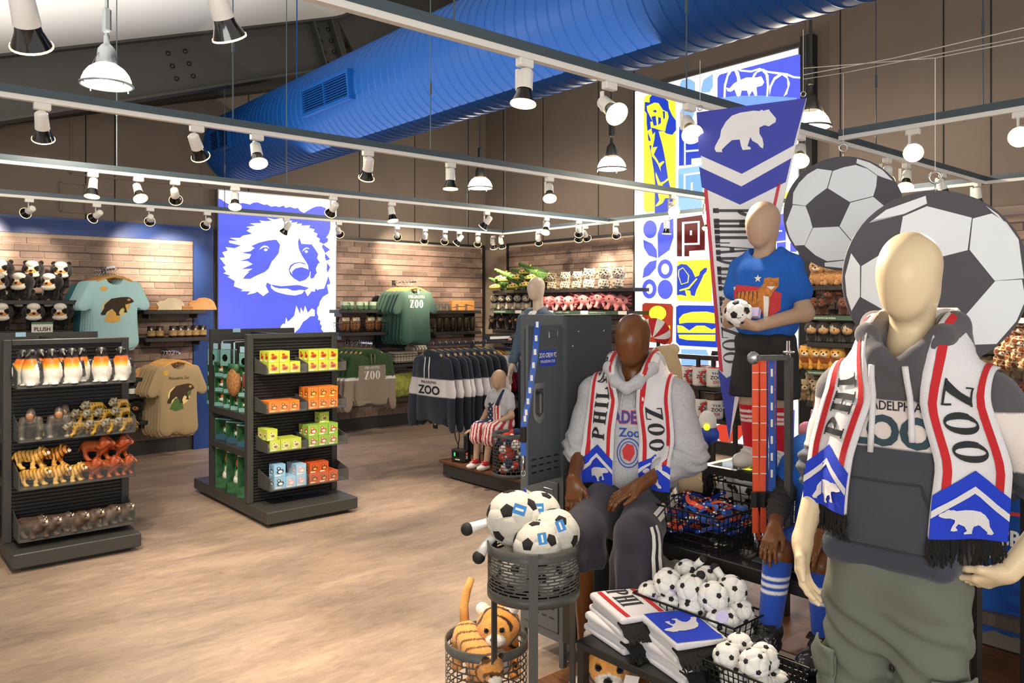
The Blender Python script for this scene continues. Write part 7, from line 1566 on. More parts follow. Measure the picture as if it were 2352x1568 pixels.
MB().mat(m_black).cyl((0,.15,0),(0,.15,.012),.16,n=32).cyl((0,.12,.012),(0,.12,.9),.011,n=10).build('floor_stand',e)
# ================================================================ brown adult seated on the bench
L2=(2.78,2.375,0.); R2=R_(206-270)
e=empty('mannequin',L2,R2,'dark brown seated mannequin in a grey hoodie and navy track pants','mannequin')
body=head_prims((0,.0,1.592),1.02)+[cap((0,.03,1.52),(0,.035,1.40),.055,.058),cap((0,.035,1.42),(0,.04,1.36),.06,.085),cap((-.17,.04,1.34),(.17,.04,1.34),.055,.055),ell((0,.04,1.2),(.15,.095,.18)),ell((0,.05,1.0),(.13,.09,.16)),ell((0,.06,.87),(.16,.12,.10))]
arms2=[((-.185,.04,1.33),(-.25,.02,1.085),(-.20,-.25,.985)),((.185,.04,1.33),(.255,-.02,1.08),(.105,-.25,.99))]
for sh,el,wr in arms2: body+=[cap(sh,el,.048,.04),cap(el,wr,.041,.027)]
kn=[(-.115,-.40,.80),(.125,-.40,.81)]; an=[(-.10,-.36,.24),(.14,-.33,.24)]
for sx,k_,a_ in ((-1,kn[0],an[0]),(1,kn[1],an[1])): body+=[cap((sx*.09,.04,.86),k_,.075,.052),cap(k_,a_,.05,.033),cap(a_,(a_[0],a_[1]-.13,.19),.036,.03)]
inst('body',soft('body',body,.0085,.03,sk_brown),parent=e)
inst('hand',hand_mesh('hand',arms2[0][2],(.15,-.42,-.9),(.05,.9,-.4),(1,-.1,.1),sk_brown,1.02,(.12,.25,.2),.06,.2,fd=FD(arms2[0])),parent=e)
inst('hand',hand_mesh('hand',arms2[1][2],(-.78,-.42,-.42),(0,.25,-1),(-.3,-.9,.1),sk_brown,1.02,(.15,.3,.25),.08,.2,fd=FD(arms2[1])),parent=e)
hp=[rbx((0,.045,1.13),(.2,.135,.26),.12),rbx((0,.05,.9),(.185,.135,.05),.045),ell((0,-.045,1.02),(.15,.07,.12)),cap((-.07,.035,1.38),(-.185,.04,1.33),.08,.078),cap((.07,.035,1.38),(.185,.04,1.33),.08,.078)]
for i,(sh,el,wr) in enumerate(arms2):
    mid=tuple(np.array(el)+(np.array(wr)-np.array(el))*(.25,.5)[i]); hp+=[cap(sh,el,.082,.085),cap(el,mid,.085,.062)]
rg=[(0,-.11,1.375),(-.05,-.10,1.405),(-.095,-.04,1.46),(-.1,.05,1.495),(-.06,.12,1.50),(0,.135,1.50),(.06,.12,1.50),(.1,.05,1.495),(.095,-.04,1.46),(.05,-.10,1.405),(0,-.11,1.375)]
for i in range(10): hp.append(cap(rg[i],rg[i+1],rr[i],rr[i+1],k=.018))
hp+=[ell((0,.16,1.41),(.125,.06,.12)),ell((-.095,.06,1.43),(.05,.08,.07)),ell((.095,.06,1.43),(.05,.08,.07))]
m_hg=mat('heather_grey','#bfc1c6',.92,var=.1,vs_=90,bump=.4,bs=350)
hood2=soft('hoodie',hp,.009,.03,m_hg,None,add(bunch(2,120,.007,1.0,1.16,.19),lambda P:soft_fold(.004)(P)*np.clip((1.4-P[:,2])/.05,.12,1)))
ho=inst('hoodie',hood2,parent=e); hb=bvh_of(hood2); ink_bl=mat('ink_navyblue','#2b4aa8',.8); ink_r=mat('ink_scarlet','#c8363c',.8)
decal([(*ctext('PHILADELPHIA',.058,.72,.03,.05),ink_r,.003),(*ctext('PHILADELPHIA',.056,.72,.031,.012),ink_bl,.005),(*ctext('Zoo',.04,1.,-.03,.02),ink_bl,.004),(*mv(ctext('18',.03,1.,-.1,.02),-.1,0),ink_bl,.004),(*shape([[oval(0,-.1,.055,.065,28),oval(0,-.1,.05,.06,28)]]),ink_bl,.004),(*shape([[oval(0,-.1,.042,.05,24),oval(0,-.1,.038,.046,24)]]),ink_bl,.004),(*shape([[(-.02,-.125),(-.03,-.09),(-.01,-.06),(.02,-.065),(.03,-.1),(.01,-.135)]]),ink_r,.004)],frontmap(hb,.01,1.19),.015).build('print',ho)
for sx in (-1,1):
    P=[]
    for z in (1.39,1.36,1.31,1.26+.03*sx):
        h=hb.ray_cast(Vector((sx*.03,-1,z)),Vector((0,1,0)))
        if h[0]: P.append(h[0]+Vector((0,-.004,0)))
    MB().mat(m_hg,True).tube(P,.005,6).build('drawstring',ho)
scarf('scarf',None,hb,1.365,.94,.955,.135,.155,(.035,1.31),'red, white and blue bear scarf on the seated brown mannequin',L2,R2,.93,xtop=.11)
m_navy=mat('track_navy','#2a2634',.75,bump=.2,bs=300,sheen=.2)
tp=[rbx((0,.06,.88),(.19,.14,.11),.09)]
for i,sx in enumerate((-1,1)):
    tp+=[cap((sx*.095,.04,.87),kn[i],.105,.095),cap(kn[i],(kn[i][0]+.0,kn[i][1]+.0,(.72,.55)[i]),.095,.105),cap((kn[i][0],kn[i][1],.7),(kn[i][0]+sx*.015,kn[i][1]+.03,(.68,.5)[i]),.10,.115)]
def clp(P): return np.where(P[:,0]<.0,.665-P[:,2],.50-P[:,2])
tr=soft('track_pants',tp,.009,.025,m_navy,None,add(soft_fold(.003,.8),lambda P:.010*np.clip((.8-P[:,2])/.15,0,1)*np.sin(np.arctan2(P[:,1]+.4,np.abs(P[:,0])-.12)*7)),clp)
to=inst('track_pants',tr,parent=e); tb=bvh_of(tr)
for k in (0,1):
    o_=.032*k; dr=(-.72,.69,0)
    ribbon_on(to,'stripe',tb,[(.16+o_*.7,-.42+o_*.7,z) for z in (.87,.84,.8,.75,.7,.64,.58,.53,.51)],.017,ink_w,dr,.006)
    ribbon_on(to,'stripe',tb,[(.19+o_*.8,y,.9) for y in (.02,-.06,-.14,-.22,-.3,-.36)],.017,ink_w,(-.45,.1,-.9),.006)
    ribbon_on(to,'stripe',tb,[(-.17-o_*.6,-.42+o_*.7,z) for z in (.86,.82,.77,.72,.68)],.014,ink_w,(.85,.5,0),.006)
for i in (0,1): MB().mat(mat('shoe_clear','#b8ab98',.2),True).ell((an[i][0],an[i][1]-.06,.19),(.05,.13,.045),12,8).build('shoe',e)
# ================================================================ standing child on the riser
L3_=(3.135,1.925,RZ); R3=R_(184-270)
e=empty('mannequin',L3_,R3,'standing tan child mannequin in a blue tiger t-shirt and black shorts','mannequin')
body=head_prims((0,.0,1.095),.88)+[cap((0,.02,1.03),(0,.025,.95),.046,.048),cap((-.1,.03,.915),(.1,.03,.915),.045,.045),ell((0,.03,.8),(.115,.085,.14)),ell((0,.03,.65),(.11,.085,.11)),ell((0,.03,.55),(.115,.09,.09))]
arms3=[((-.115,.03,.9),(-.172,.02,.715),(-.095,-.135,.655)),((.115,.03,.9),(.182,.03,.70),(.05,-.145,.645))]
for sh,el,wr in arms3: body+=[cap(sh,el,.038,.035),cap(el,wr,.035,.025)]
for sx in (-1,1): body+=[cap((sx*.06,.03,.53),(sx*.065,.01,.3),.06,.045),cap((sx*.065,.01,.3),(sx*.07,.04,.08),.045,.032)]
inst('body',soft('body',body,.0065,.025,sk_tan),parent=e)
inst('hand',hand_mesh('hand',arms3[0][2],(.85,-.42,.1),(.1,.2,1),(.1,-1,.2),sk_tan,.8,(.25,.3,.25),.12,.4,.0028,fd=FD(arms3[0])),parent=e); inst('hand',hand_mesh('hand',arms3[1][2],(-.92,-.3,.05),(.0,.5,.85),(0,-.2,1),sk_tan,.8,(.25,.35,.3),.12,.4,.0028,fd=FD(arms3[1])),parent=e)
m_tb=mat('tee_blue','#1d63c6',.92,var=.06,vs_=60,bump=.4,bs=400)
tp=[rbx((0,.03,.765),(.137,.105,.19),.09),cap((-.05,.03,.94),(-.11,.03,.905),.056,.054),cap((.05,.03,.94),(.11,.03,.905),.056,.054)]
for sh,el,wr in arms3: tp.append(cap(sh,tuple(np.array(sh)+(np.array(el)-np.array(sh))*.52),.056,.06))
tee=soft('t_shirt',tp,.0075,.02,m_tb,None,add(soft_fold(.003,1.3),folds(.004,.8,.58,50)),lambda P:-(np.sqrt(P[:,0]**2+(P[:,1]-.01)**2*.9+(P[:,2]-1.0)**2)-.068))
to=inst('t_shirt',tee,parent=e); tb=bvh_of(tee); ti=mat('tiger_orange','#c07a36',.8,var=.35,vs_=60)
TG=[(-.095,-.095),(-.10,-.02),(-.085,.025),(-.03,.03),(.02,.035),(.045,.06),(.05,.085),(.07,.09),(.09,.085),(.105,.09),(.105,.05),(.09,.03),(.075,-.0),(.07,-.06),(.075,-.1),(.05,-.1),(.04,-.05),(.01,-.06),(-.04,-.05),(-.055,-.1),(-.075,-.1)]
star=lambda cx,cy,r:[(cx+(r if i%2==0 else r*.42)*math.cos(math.pi/2+i*math.pi/5),cy+(r if i%2==0 else r*.42)*math.sin(math.pi/2+i*math.pi/5)) for i in range(10)]
decal([(*shape([[(-.11,.03),(-.09,.06),(.06,.045),(.115,.02),(.11,-.05),(.08,-.08),(.0,-.05),(-.11,-.02)]]),ink_r,.003),(*shape([star(.02,.085,.018),star(-.105,.045,.012)]),ink_w,.004),(*shape([TG]),ti,.005),(*shape([[(.045,.01),(.07,.005),(.068,-.09),(.05,-.09)],[(.06,.05),(.095,.05),(.08,.035)]]),ink_w,.006)]+[(*shape([[(-.085+.02*i,.03),(-.08+.02*i,.03),(-.088+.02*i,-.03)]]),ink_b,.006) for i in range(6)],frontmap(tb,-.0,.765),.012).build('print',to)
m_sho=mat('short_black','#18181a',.7,bump=.2,bs=300)
sp=[rbx((0,.03,.56),(.125,.095,.07),.06)]
for sx in (-1,1): sp.append(cap((sx*.06,.03,.53),(sx*.075,.015,.34),.082,.088))
sh_=soft('shorts',sp,.008,.015,m_sho,None,soft_fold(.004,1.2),lambda P:.325-P[:,2]); so=inst('shorts',sh_,parent=e); shb=bvh_of(sh_)
for k in (0,1): ribbon_on(so,'stripe',shb,[(.14,-.02-.018*k,z) for z in (.58,.52,.46,.4,.34)],.008,ink_w,(-1,.9,0))
for sx in (-1,1):
    def sc_(V,C): z=V[:,2]; C=np.tile(L3('#d3202f'),(len(V),1)); C[((z>.255)&(z<.268))|((z>.232)&(z<.245))|((z>.21)&(z<.222))]=L3('#f0ece6'); return C
    inst('sock',soft('sock',[cap((sx*.065,.01,.285),(sx*.069,.035,.1),.05,.038)],.006,.01,m_cloth,sc_),parent=e)
    q=soft('sneaker',[ell((sx*.07,.0,.03),(.045,.105,.03),'#d8cfc2'),cap((sx*.07,.05,.075),(sx*.07,.0,.06),.04,.036,'#efeeec'),ell((sx*.07,-.05,.045),(.042,.055,.032),'#e4e0d9')],.006,.015,m_cloth,lambda V,C:np.where(V[:,2:3]<.022,L3('#b9a58d'),C),None,lambda P:-P[:,2]); s_=inst('sneaker',q,parent=e)
    if sx>0:
        for i in range(3): MB().mat(m_plb).box((sx*.07+.044,.02-.025*i,.06),(.004,.01,.05),0,Matrix.Rotation(.5,3,'X')).build('side_stripe',s_)
    MB().mat(ink_w,True).tube([(sx*.07-.02,-.03,.083),(sx*.07+.02,-.02,.088),(sx*.07-.02,-.005,.093),(sx*.07+.02,.008,.1)],.004,5).build('lace',s_)
P=Vector(L3_)+Matrix.Rotation(R3,3,'Z')@Vector((-.025,-.165,.70)); o=inst('ball_plush',soccer(.058,m_plw,m_plb,.05,3,'ball_plush',.3),P,(0,.4,.2),1.,None,'smiling soccer ball plush held by the standing child','plush toy')
d=(Vector((0,0,1.75))-P).normalized(); oi=o.rotation_euler.to_quaternion().inverted()
for sx in (-1,1): MB().mat(m_eye,True).ell(oi@(d*.06+Vector((RX,RY,0))*sx*.016+Vector((0,0,-.008))),.004,8,6).build('eye',o)
MB().mat(m_plb,True).tube([oi@(d*.061+Vector((RX,RY,0))*t*.01+Vector((0,0,-.018-.004*(1-t*t)))) for t in (-1,-.5,0,.5,1)],.0012,5).build('smile',o); MB().mat(m_lav).box(oi@(Vector((RX,RY,0))*.075+d*.03),(.03,.03,.04)).build('round_tag',o)
# ================================================================ dark seated child behind the ivory mannequin
L4=(2.86,1.47,0.); R4=R_(182-270)
e=empty('mannequin',L4,R4,'dark seated child mannequin in blue kit with striped blue socks','mannequin')
body=head_prims((0,.02,1.36),.84)+[cap((0,.04,1.3),(0,.045,1.22),.045,.047),cap((-.1,.05,1.19),(.1,.05,1.19),.045,.045),ell((0,.05,1.07),(.115,.085,.14)),ell((0,.05,.92),(.11,.085,.12)),ell((0,.05,.84),(.125,.1,.08))]
arms4=[((-.125,.05,1.17),(-.175,-.05,1.0),(-.09,-.245,.945)),((.125,.05,1.17),(.19,-.05,.99),(.075,-.24,.945))]
for sh,el,wr in arms4: body+=[cap(sh,el,.042,.036),cap(el,wr,.036,.026)]
kn4=[(-.075,-.25,.845),(.085,-.24,.84)]; an4=[(-.08,-.31,.57),(.1,-.26,.57)]
for sx,k_,a_ in ((-1,kn4[0],an4[0]),(1,kn4[1],an4[1])): body+=[cap((sx*.06,.03,.84),k_,.06,.048),cap(k_,a_,.046,.032)]
inst('body',soft('body',body,.0075,.025,sk_dark),parent=e)
inst('hand',hand_mesh('hand',arms4[0][2],(.05,-.68,-.72),(.05,.75,-.65),(1,0,.2),sk_dark,.85,(.25,.3,.2),.12,.2,fd=FD(arms4[0])),parent=e); inst('hand',hand_mesh('hand',arms4[1][2],(-.15,-.68,-.7),(0,.75,-.65),(-1,0,.2),sk_dark,.85,(.25,.3,.2),.12,.2,fd=FD(arms4[1])),parent=e)
tp=[rbx((0,.05,1.03),(.145,.11,.2),.09),cap((-.05,.05,1.215),(-.12,.05,1.18),.06,.058),cap((.05,.05,1.215),(.12,.05,1.18),.06,.058)]
for sh,el,wr in arms4: tp.append(cap(sh,tuple(np.array(sh)+(np.array(el)-np.array(sh))*.5),.064,.066))
inst('jersey',soft('jersey',tp,.0085,.02,m_tb,None,soft_fold(.004,1.2)),parent=e)
slv=[]
for sh,el,wr in arms4: slv+=[cap(tuple(np.array(sh)+(np.array(el)-np.array(sh))*.4),el,.052,.05),cap(el,tuple(np.array(el)+(np.array(wr)-np.array(el))*.72),.05,.036)]
m_slv=mat('sleeve_charcoal','#2e2c2c',.85,bump=.3,bs=300)
for i in (0,1): inst('undersleeve',soft('undersleeve',slv[2*i:2*i+2],.006,.015,m_slv,None,lambda P:.0028*np.sin(P[:,2]*190+P[:,1]*120)),parent=e)
sp=[rbx((0,.05,.85),(.13,.11,.085),.07)]
for sx,k_ in ((-1,kn4[0]),(1,kn4[1])): sp.append(cap((sx*.06,.03,.85),tuple(np.array((sx*.06,.03,.85))*.35+np.array(k_)*.65),.08,.075))
inst('shorts',soft('shorts',sp,.0085,.02,mat('short_blue','#2f55b8',.85,bump=.2,bs=300),None,soft_fold(.004,1.2)),parent=e)
for i in (0,1):
    a=np.array(kn4[i]);b=np.array(an4[i]); top=a+(b-a)*.12
    def sc_(V,C):
        z=V[:,2]; C=np.tile(L3('#2a50b4'),(len(V),1))
        for lo in (.775,.752,.729): C[(z>lo-.012)&(z<lo)]=L3('#e9e6ea')
        return C
    inst('sock',soft('sock',[cap(top,b,.052,.038)],.006,.01,m_cloth,sc_),parent=e)
    x,y=an4[i][0],an4[i][1]; q=soft('trainer',[ell((x,y-.05,.53),(.05,.115,.034),'#1d1d1f'),cap((x,y+.01,.58),(x,y-.03,.565),.046,.042,'#242426'),ell((x,y-.1,.545),(.046,.06,.036),'#2a2a2c')],.006,.015,m_plas,lambda V,C:np.where(((np.sin(V[:,1:2]*420)*np.sin(V[:,0:1]*420+V[:,2:3]*420))>.55)&(V[:,2:3]>.53)&(V[:,2:3]<.578)&(V[:,1:2]<y-.03),L3('#b9b9bb'),C),None,lambda P:.502-P[:,2]); s_=inst('trainer',q,parent=e)
    MB().mat(m_plb).box((x,y-.035,.605),(.085,.035,.008),.003,Matrix.Rotation(.35,3,'X')).build('hook_strap',s_)
# ================================================================ far child in striped overalls
L5=(4.97,5.96,.175); R5=R_(186-270)
e=empty('mannequin',L5,R5,'small child mannequin in star and stripe overalls on the far platform','mannequin')
body=head_prims((0,.0,.845),.80)+[cap((0,.02,.79),(0,.025,.72),.04,.042),cap((-.09,.03,.69),(.09,.03,.69),.04,.04),ell((0,.03,.58),(.1,.075,.13)),ell((0,.03,.43),(.11,.085,.1))]
arms5=[((-.115,.03,.67),(-.185,.02,.49),(-.235,-.07,.34)),((.115,.03,.67),(.17,.0,.5),(.05,-.12,.42))]
for sh,el,wr in arms5: body+=[cap(sh,el,.036,.03),cap(el,wr,.03,.022)]
for sx in (-1,1): body+=[cap((sx*.06,.03,.4),(sx*.085,-.2,.37),.055,.042),cap((sx*.085,-.2,.37),(sx*.07,-.24,.06),.04,.028)]
inst('body',soft('body',body,.008,.025,sk_tan),parent=e)
inst('hand',hand_mesh('hand',arms5[0][2],(-.5,-.6,-.2),(0,.2,-1),(1,-.4,0),sk_tan,.75,(.1,.2,.2),.2,.2,.004),parent=e); inst('hand',hand_mesh('hand',arms5[1][2],(-.7,-.4,-.4),(0,.5,-.8),(-.2,-.9,.2),sk_tan,.75,(.2,.3,.2),.1,.2,.004),parent=e)
tp=[rbx((0,.03,.58),(.125,.095,.14),.08),cap((-.04,.03,.715),(-.11,.03,.68),.05,.05),cap((.04,.03,.715),(.11,.03,.68),.05,.05)]
for sh,el,wr in arms5: tp.append(cap(sh,tuple(np.array(sh)+(np.array(el)-np.array(sh))*.5),.052,.054))
inst('t_shirt',soft('t_shirt',tp,.009,.02,m_hg,None,soft_fold(.003,1.4)),parent=e)
op=[rbx((0,.03,.42),(.13,.105,.09),.07),rbx((0,-.04,.53),(.085,.05,.09),.04)]
for sx in (-1,1): op+=[cap((sx*.06,.03,.4),(sx*.085,-.19,.37),.075,.072),cap((sx*.085,-.19,.37),(sx*.085,-.215,.29),.07,.075),]
def ovc(V,C):
    C=np.tile(L3('#e8e2de'),(len(V),1)); C[np.sin(V[:,0]*185+V[:,1]*60)>0]=L3('#b52a35'); n=(V[:,0]<.01)&(V[:,2]>.43)&(V[:,1]<0); C[n]=L3('#1f2a4a'); st=n&(np.sin(V[:,0]*110+1)*np.sin(V[:,2]*110)>.75); C[st]=L3('#efefef'); return C
inst('overalls',soft('overalls',op,.0075,.02,m_cloth,ovc,soft_fold(.003,1.4)),parent=e); MB().mat(mat('strap_navy','#1f2a4a',.8),True).tube([(.06,-.09,.6),(.075,-.07,.66),(.07,-.0,.735),(.06,.06,.72)],.016,6).build('shoulder_strap',e)
for sx in (-1,1):
    q=soft('sneaker',[ell((sx*.07,-.28,.026),(.038,.085,.026),'#efece8'),cap((sx*.07,-.24,.065),(sx*.07,-.275,.05),.034,.032,'#b3202c')],.006,.012,m_cloth,lambda V,C:np.where((V[:,2:3]<.02)|(V[:,1:2]<-.32),L3('#efece8'),C),None,lambda P:-P[:,2]); s_=inst('sneaker',q,parent=e); MB().mat(ink_w,True).tube([(sx*.07-.015,-.31,.06),(sx*.07+.015,-.3,.066),(sx*.07-.015,-.285,.075),(sx*.07+.015,-.27,.085)],.004,5).build('lace',s_)
MB().mat(m_tblk).bx(-.2,.2,-.02,.3,0,.31,.004).build('seat_block',None,L5,R5,'dark block the overalls child sits on','stool')
# ================================================================ adult in denim behind the locker
p=atD(1231,700,8.05); L6=(p.x,p.y,.175); R6=R_(190-270)
e=empty('mannequin',L6,R6,'ivory mannequin in a denim jacket behind the locker','mannequin'); sk_pale=skin('skin_pale','#d8c4ac')
body=head_prims((0,.0,1.745),1.02)+[cap((0,.03,1.67),(0,.035,1.53),.052,.055),cap((-.17,.04,1.42),(.17,.04,1.42),.055,.055),ell((0,.03,1.3),(.15,.1,.19)),ell((0,.03,1.05),(.13,.09,.2))]
for sx in (-1,1): body+=[cap((sx*.185,.04,1.41),(sx*.25,.03,1.15),.048,.038),cap((sx*.25,.03,1.15),(sx*.27,-.06,.93),.038,.026),cap((sx*.09,.03,.9),(sx*.1,.0,.1),.075,.035)]
inst('body',soft('body',body,.011,.03,sk_pale),parent=e); inst('hand',hand_mesh('hand',(-.27,-.06,.93),(-.1,-.25,-.95),(.9,.2,0),(.2,-1,0),sk_pale,1.05,(.2,.25,.2),.15,.3,.005),parent=e)
m_den=mat('denim','#56697c',.9,var=.2,vs_=30,bump=.4,bs=300)
tp=[rbx((0,.04,1.22),(.19,.125,.24),.11),cap((-.07,.04,1.46),(-.185,.04,1.415),.075,.072),cap((.07,.04,1.46),(.185,.04,1.415),.075,.072)]
for sx in (-1,1): tp+=[cap((sx*.185,.04,1.41),(sx*.25,.03,1.15),.072,.062),cap((sx*.25,.03,1.15),(sx*.265,-.04,1.0),.062,.052),cap((sx*.09,-.03,1.50),(sx*.06,-.11,1.42),.03,.035),cap((sx*.09,-.03,1.5),(sx*.04,.1,1.53),.03,.03)]
inst('denim_jacket',soft('denim_jacket',tp,.012,.025,m_den,None,soft_fold(.004)),parent=e)
MB().mat(ink_w,True).ell((0,-.03,1.4),(.1,.085,.12)).build('t_shirt',e); MB().mat(m_sr,True).tube([(.068*math.cos(t),.02+.068*math.sin(t)-.0,1.515-.02*(-math.sin(t))) for t in [i*math.pi/8 for i in range(16)]],.012,6,closed=True).build('red_collar',e); MB().mat(mat('jeans_dark','#1f2a3a',.9)).bx(-.17,.17,-.08,.12,.05,1.).build('trousers',e)
# ================================================================ remaining things around the far platform and the island
c=atZ(1170,1092,.175)
e=basket_stand(Vector((c.x+.02,c.y,0)),.17,.575,.40,'round slotted basket of red plush on the far platform',[]); e.location.z=0
r=random.Random(9)
m_rp=mat('red_plush','#d8402f',.9,bump=.4,bs=150); m_nv=mat('navy_plush','#27355f',.9,bump=.4,bs=150)
for i in range(26):
    a=r.random()*6.28; q=.1*math.sqrt(r.random()); z=.24+.33*i/26; o=MB().mat([m_rp,m_nv,ink_w,m_rp][i%4],True).ell((0,0,0),(.055,.045,.04),10,7).mat(ink_w).ell((.03,-.02,.02),(.02,.02,.015),8,5).build('small_plush',None,(c.x+.02+q*math.cos(a),c.y+q*math.sin(a),z),(r.random(),r.random(),a),f"{ORD[i%13]} {['red','navy','white','scarlet'][i%4]} small plush {'high ' if i>12 else 'deep '}in the far basket",'plush toy','small plush in the far basket')
p=atZ(1058,1060,.175); e=empty('power_station',p,R_(-75),'black portable power pack with a cable loop and lit display','power pack')
MB().mat(m_plb).box((0,0,.065),(.17,.1,.13),.012).build('case',e); MB().mat(mat('screen_black','#0b0f0c',.2)).box((-.02,-.0505,.08),(.07,.002,.045)).build('screen',e); MB().mat(mat('led_green','#2fe06a',.4,em=2.)).box((-.035,-.052,.08),(.014,.001,.034)).build('charge_bar',e); MB().mat(ink_w).box((0,-.051,.03),(.06,.001,.01)).build('lettering',e); MB().mat(m_red).box((.0855,.0,.09),(.001,.05,.02)).build('label',e); MB().mat(m_tag).box((.0855,.0,.055),(.001,.05,.035)).build('label',e)
MB().mat(m_plb,True).tube([(-.03,0,.13),(-.03,0,.17),(-.06,0,.22),(-.075,0,.28),(-.05,0,.31),(-.02,0,.29),(-.015,0,.23),(-.028,0,.18),(-.03,0,.16)],.006,7).build('cable_loop',e)
p=atZ(1085,1062,.175)
for i,dx_ in enumerate((-.06,.05)): MB().mat(m_tblk).box((p.x+dx_*.3,p.y-dx_,.335),(.05,.06,.31),.004).mat(m_steel).box((p.x+dx_*.3-.026,p.y-dx_,.46),(.002,.045,.05)).build('black_post',None,(0,0,0),0,f"{['outer','inner'][i]} short black post under the child's hand",'post','short black posts')
# cube fixture with eagle plush
e=empty('cube_fixture',(0,0,0),0,'dark cube shelves holding eagle plush','shelf rack'); m_cube=mat('cube_navy','#1d2230',.5)
for z in (.3,.78,1.27): MB().mat(m_cube).bx(5.75,6.2,6.35,7.0,z-.02,z).build('shelf',e)
for y in (6.36,7.0): MB().mat(m_cube).bx(5.75,6.2,y-.02,y,0,1.25).build('side_panel',e)
MB().mat(m_cube).bx(6.18,6.2,6.36,6.98,0,1.25).build('back_panel',e)
for i,(px,z,l) in enumerate(((1172,.781,'bald eagle plush standing in the upper cube shelf'),(1190,.301,'bald eagle plush in the lower cube shelf'))): q=atX(px,850,5.9); inst('eagle_plush',eagle(),(5.9,q.y,z),R_(-70),1.2,None,l,'plush toy')
for i,px in enumerate((1165,1186)):
    q=atX(px,778,6.0); o=MB().mat(m_plb,True).ell((0,0,.07),(.1,.09,.07),12,8).build('black_bag',None,(6.0,q.y,1.271),0,f"{['outer','inner'][i]} black bag with a paper tag on the cube top",'bag','black bags'); MB().mat(m_tag).box((-.1,0,.07),(.004,.05,.06),0,Matrix.Rotation(.3,3,'X')).mat(m_red).box((-.103,0,.08),(.002,.02,.02),0,Matrix.Rotation(.3,3,'X')).build('paper_tag',o)
# things around the seated brown mannequin
m_beige=mat('canvas_beige','#cdb48c',.9,bump=.4,bs=250)
p=atD(1570,1075,3.75); o=MB().mat(m_beige,True).ell((0,0,0),(.13,.13,.13),14,10).build('canvas_bag',None,(p.x+.02,p.y-.02,.90),0,'beige canvas bag on the bench behind the grey hoodie','bag'); MB().mat(m_beige,True).tube([(-.06,-.09,.05),(-.02,-.14,-.02),(.0,-.15,-.1)],.012,6).build('strap',o)
p=atD(1522,812,4.05); q=soft('hooded_jacket',[ell((0,0,.0),(.07,.06,.05)),cap((-.06,0,-.02),(.06,.02,.03),.035,.03),cap((0,0,-.05),(0,.02,-.25),.09,.13)],.01,.02,m_beige,None,soft_fold(.004)); inst('beige_hood',q,(p.x,p.y,p.z-.01),R_(-40),1.,None,'beige hooded jacket hanging behind the brown mannequin','jacket')
p=atD(1512,755,4.9); m=MB(); 
e=empty('cap_hat',p,R_(-40),'red and white striped cap behind the brown mannequin','cap')
for k in range(6):
    a0,a1=k*math.pi/6,(k+1)*math.pi/6; g=MB().mat(m_sr if k%2==0 else ink_w,True)
    g.grid(lambda u,v:(.13*math.cos(a0+(a1-a0)*u)*math.cos(v*1.5),-.10*math.sin(v*1.5)-.0,.13*math.sin(a0+(a1-a0)*u)*math.cos(v*1.5)-.05),4,6); g.build('cap_panel',e)
MB().mat(m_sr,True).ell((0,-.0,-.05),(.135,.05,.02),16,6).build('cap_band',e)
e.rotation_euler=(.5,.7,-.7); e.scale=(.78,.78,.78)
e=empty('cap_stand',(p.x,p.y,0),0,'thin black stand carrying the striped cap','stand'); MB().mat(m_tblk).cyl((0,0,0),(0,0,p.z-.06),.012,n=8).build('pole',e); MB().mat(m_tblk).cyl((0,0,0),(0,0,.02),.12,n=20).build('foot',e)
p=atD(1415,850,4.3); MB().mat(m_tblk).cyl((0,0,0),(0,0,p.z-.0),.01,n=8).cyl((0,0,0),(0,0,.02),.1,n=16).build('scarf_pole',None,(p.x+.03,p.y,0),0,'thin black pole holding the red cloth','stand')
e=empty('red_cloth',(p.x,p.y,p.z-.25),0,'red and white patterned cloth hanging beside the locker','scarf')
for k in range(3): MB().mat(m_sr if k!=1 else ink_w,True).tube([(0,.03*k-.03,0),(.0,.03*k-.03,.2),(.03,.03*k-.02,.3),(.06,.03*k,.2),(.06,.03*k,0)],.02,7).build('cloth_strip',e)
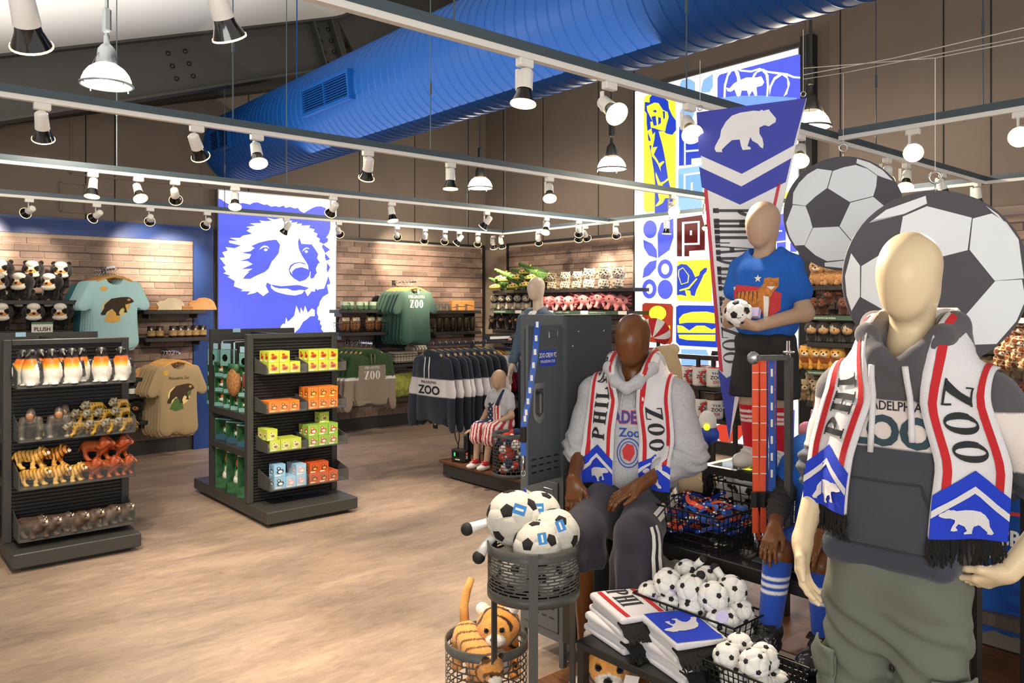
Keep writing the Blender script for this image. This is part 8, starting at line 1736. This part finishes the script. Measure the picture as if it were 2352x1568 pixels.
# rack of blue shirts and black post at the far right
BT=tee_mesh('blue_t_shirt','#1b4f9e')
for i in range(4):
    q=atD(2325,980,3.5); o=garment('t_shirt',BT,(q.x+.09*i,q.y+.02*i,1.22),R_(-75),1.15,f'{ORD[i]} royal blue crew t-shirt on the rack behind the ivory arm','t-shirt','royal blue shirts')
    if i==0: front_print(o,BT,[(ctext('ZOO CREW FC',.06,.8,-.46,.03),ink_w,.004),(ctext('PHILADELPHIA ZOO',.03,.85,-.52,.02),ink_w,.004),(shape([star(-.02,-.28,.03)]),ink_w,.004),(shape([rc(-.15,-.345,.15,-.33)]),ink_r,.004)],0)
e=empty('clothes_rack',(q.x,q.y,0),0,'black floor rack holding royal blue shirts','clothes rack'); MB().mat(m_tblk).beam((-.15,0,1.22),(.6,.1,1.22),.03,.03).build('bar',e); MB().mat(m_tblk).box((.6,.1,.6),(.05,.05,1.2)).build('post',e); MB().mat(m_tblk).box((.6,.1,.02),(.3,.5,.03)).build('foot',e)
p=atD(2232,1450,3.0); MB().mat(m_tblk).box((0,0,.5),(.055,.055,1.0)).mat(m_tblk).box((0,0,.01),(.25,.25,.02)).build('black_post',None,(p.x,p.y,0),0,'square black post beside the cargo trousers','post')
q=atD(2290,1430,3.6); 
for i in range(2): MB().mat(mat('denim_blue','#17408a',.9,bump=.3,bs=250)).box((q.x+.1,q.y,.42+.07*i),(.4,.4,.065),.02).build('folded_shirt',None,(0,0,0),0,f"{['lower','upper'][i]} folded blue garment below the hanging shirts",'folded shirt','folded blue garments')
MB().mat(mat('grey_wood','#5b5148',.6,var=.3,vs_=6,stretch=(1,12,1))).bx(q.x-.15,q.x+.5,q.y-.4,q.y+.3,.33,.385).build('wood_shelf',None,(0,0,0),0,'grey weathered wood shelf under the blue garments','shelf')
# pink flamingo plush and basket beyond the lanyards
p=atD(1855,985,4.6); o=MB().mat(mat('flamingo_pink','#e58fa6',.9,bump=.4,bs=150),True).ell((0,0,.0),(.06,.05,.045)).tube([(0,0,0),(.03,-.02,.06),(.02,-.03,.11)],.018,8).tube([(0,0,-.02),(-.1,.03,-.08),(-.16,.05,-.1)],.009,6).build('flamingo_plush',None,p,0,'pink flamingo plush spilling from a dark basket','plush toy')
basket_stand(Vector((p.x+.05,p.y-.05,0)),.12,p.z-.04,.3,'dark slotted basket under the flamingo plush',[0,2.1,4.2])
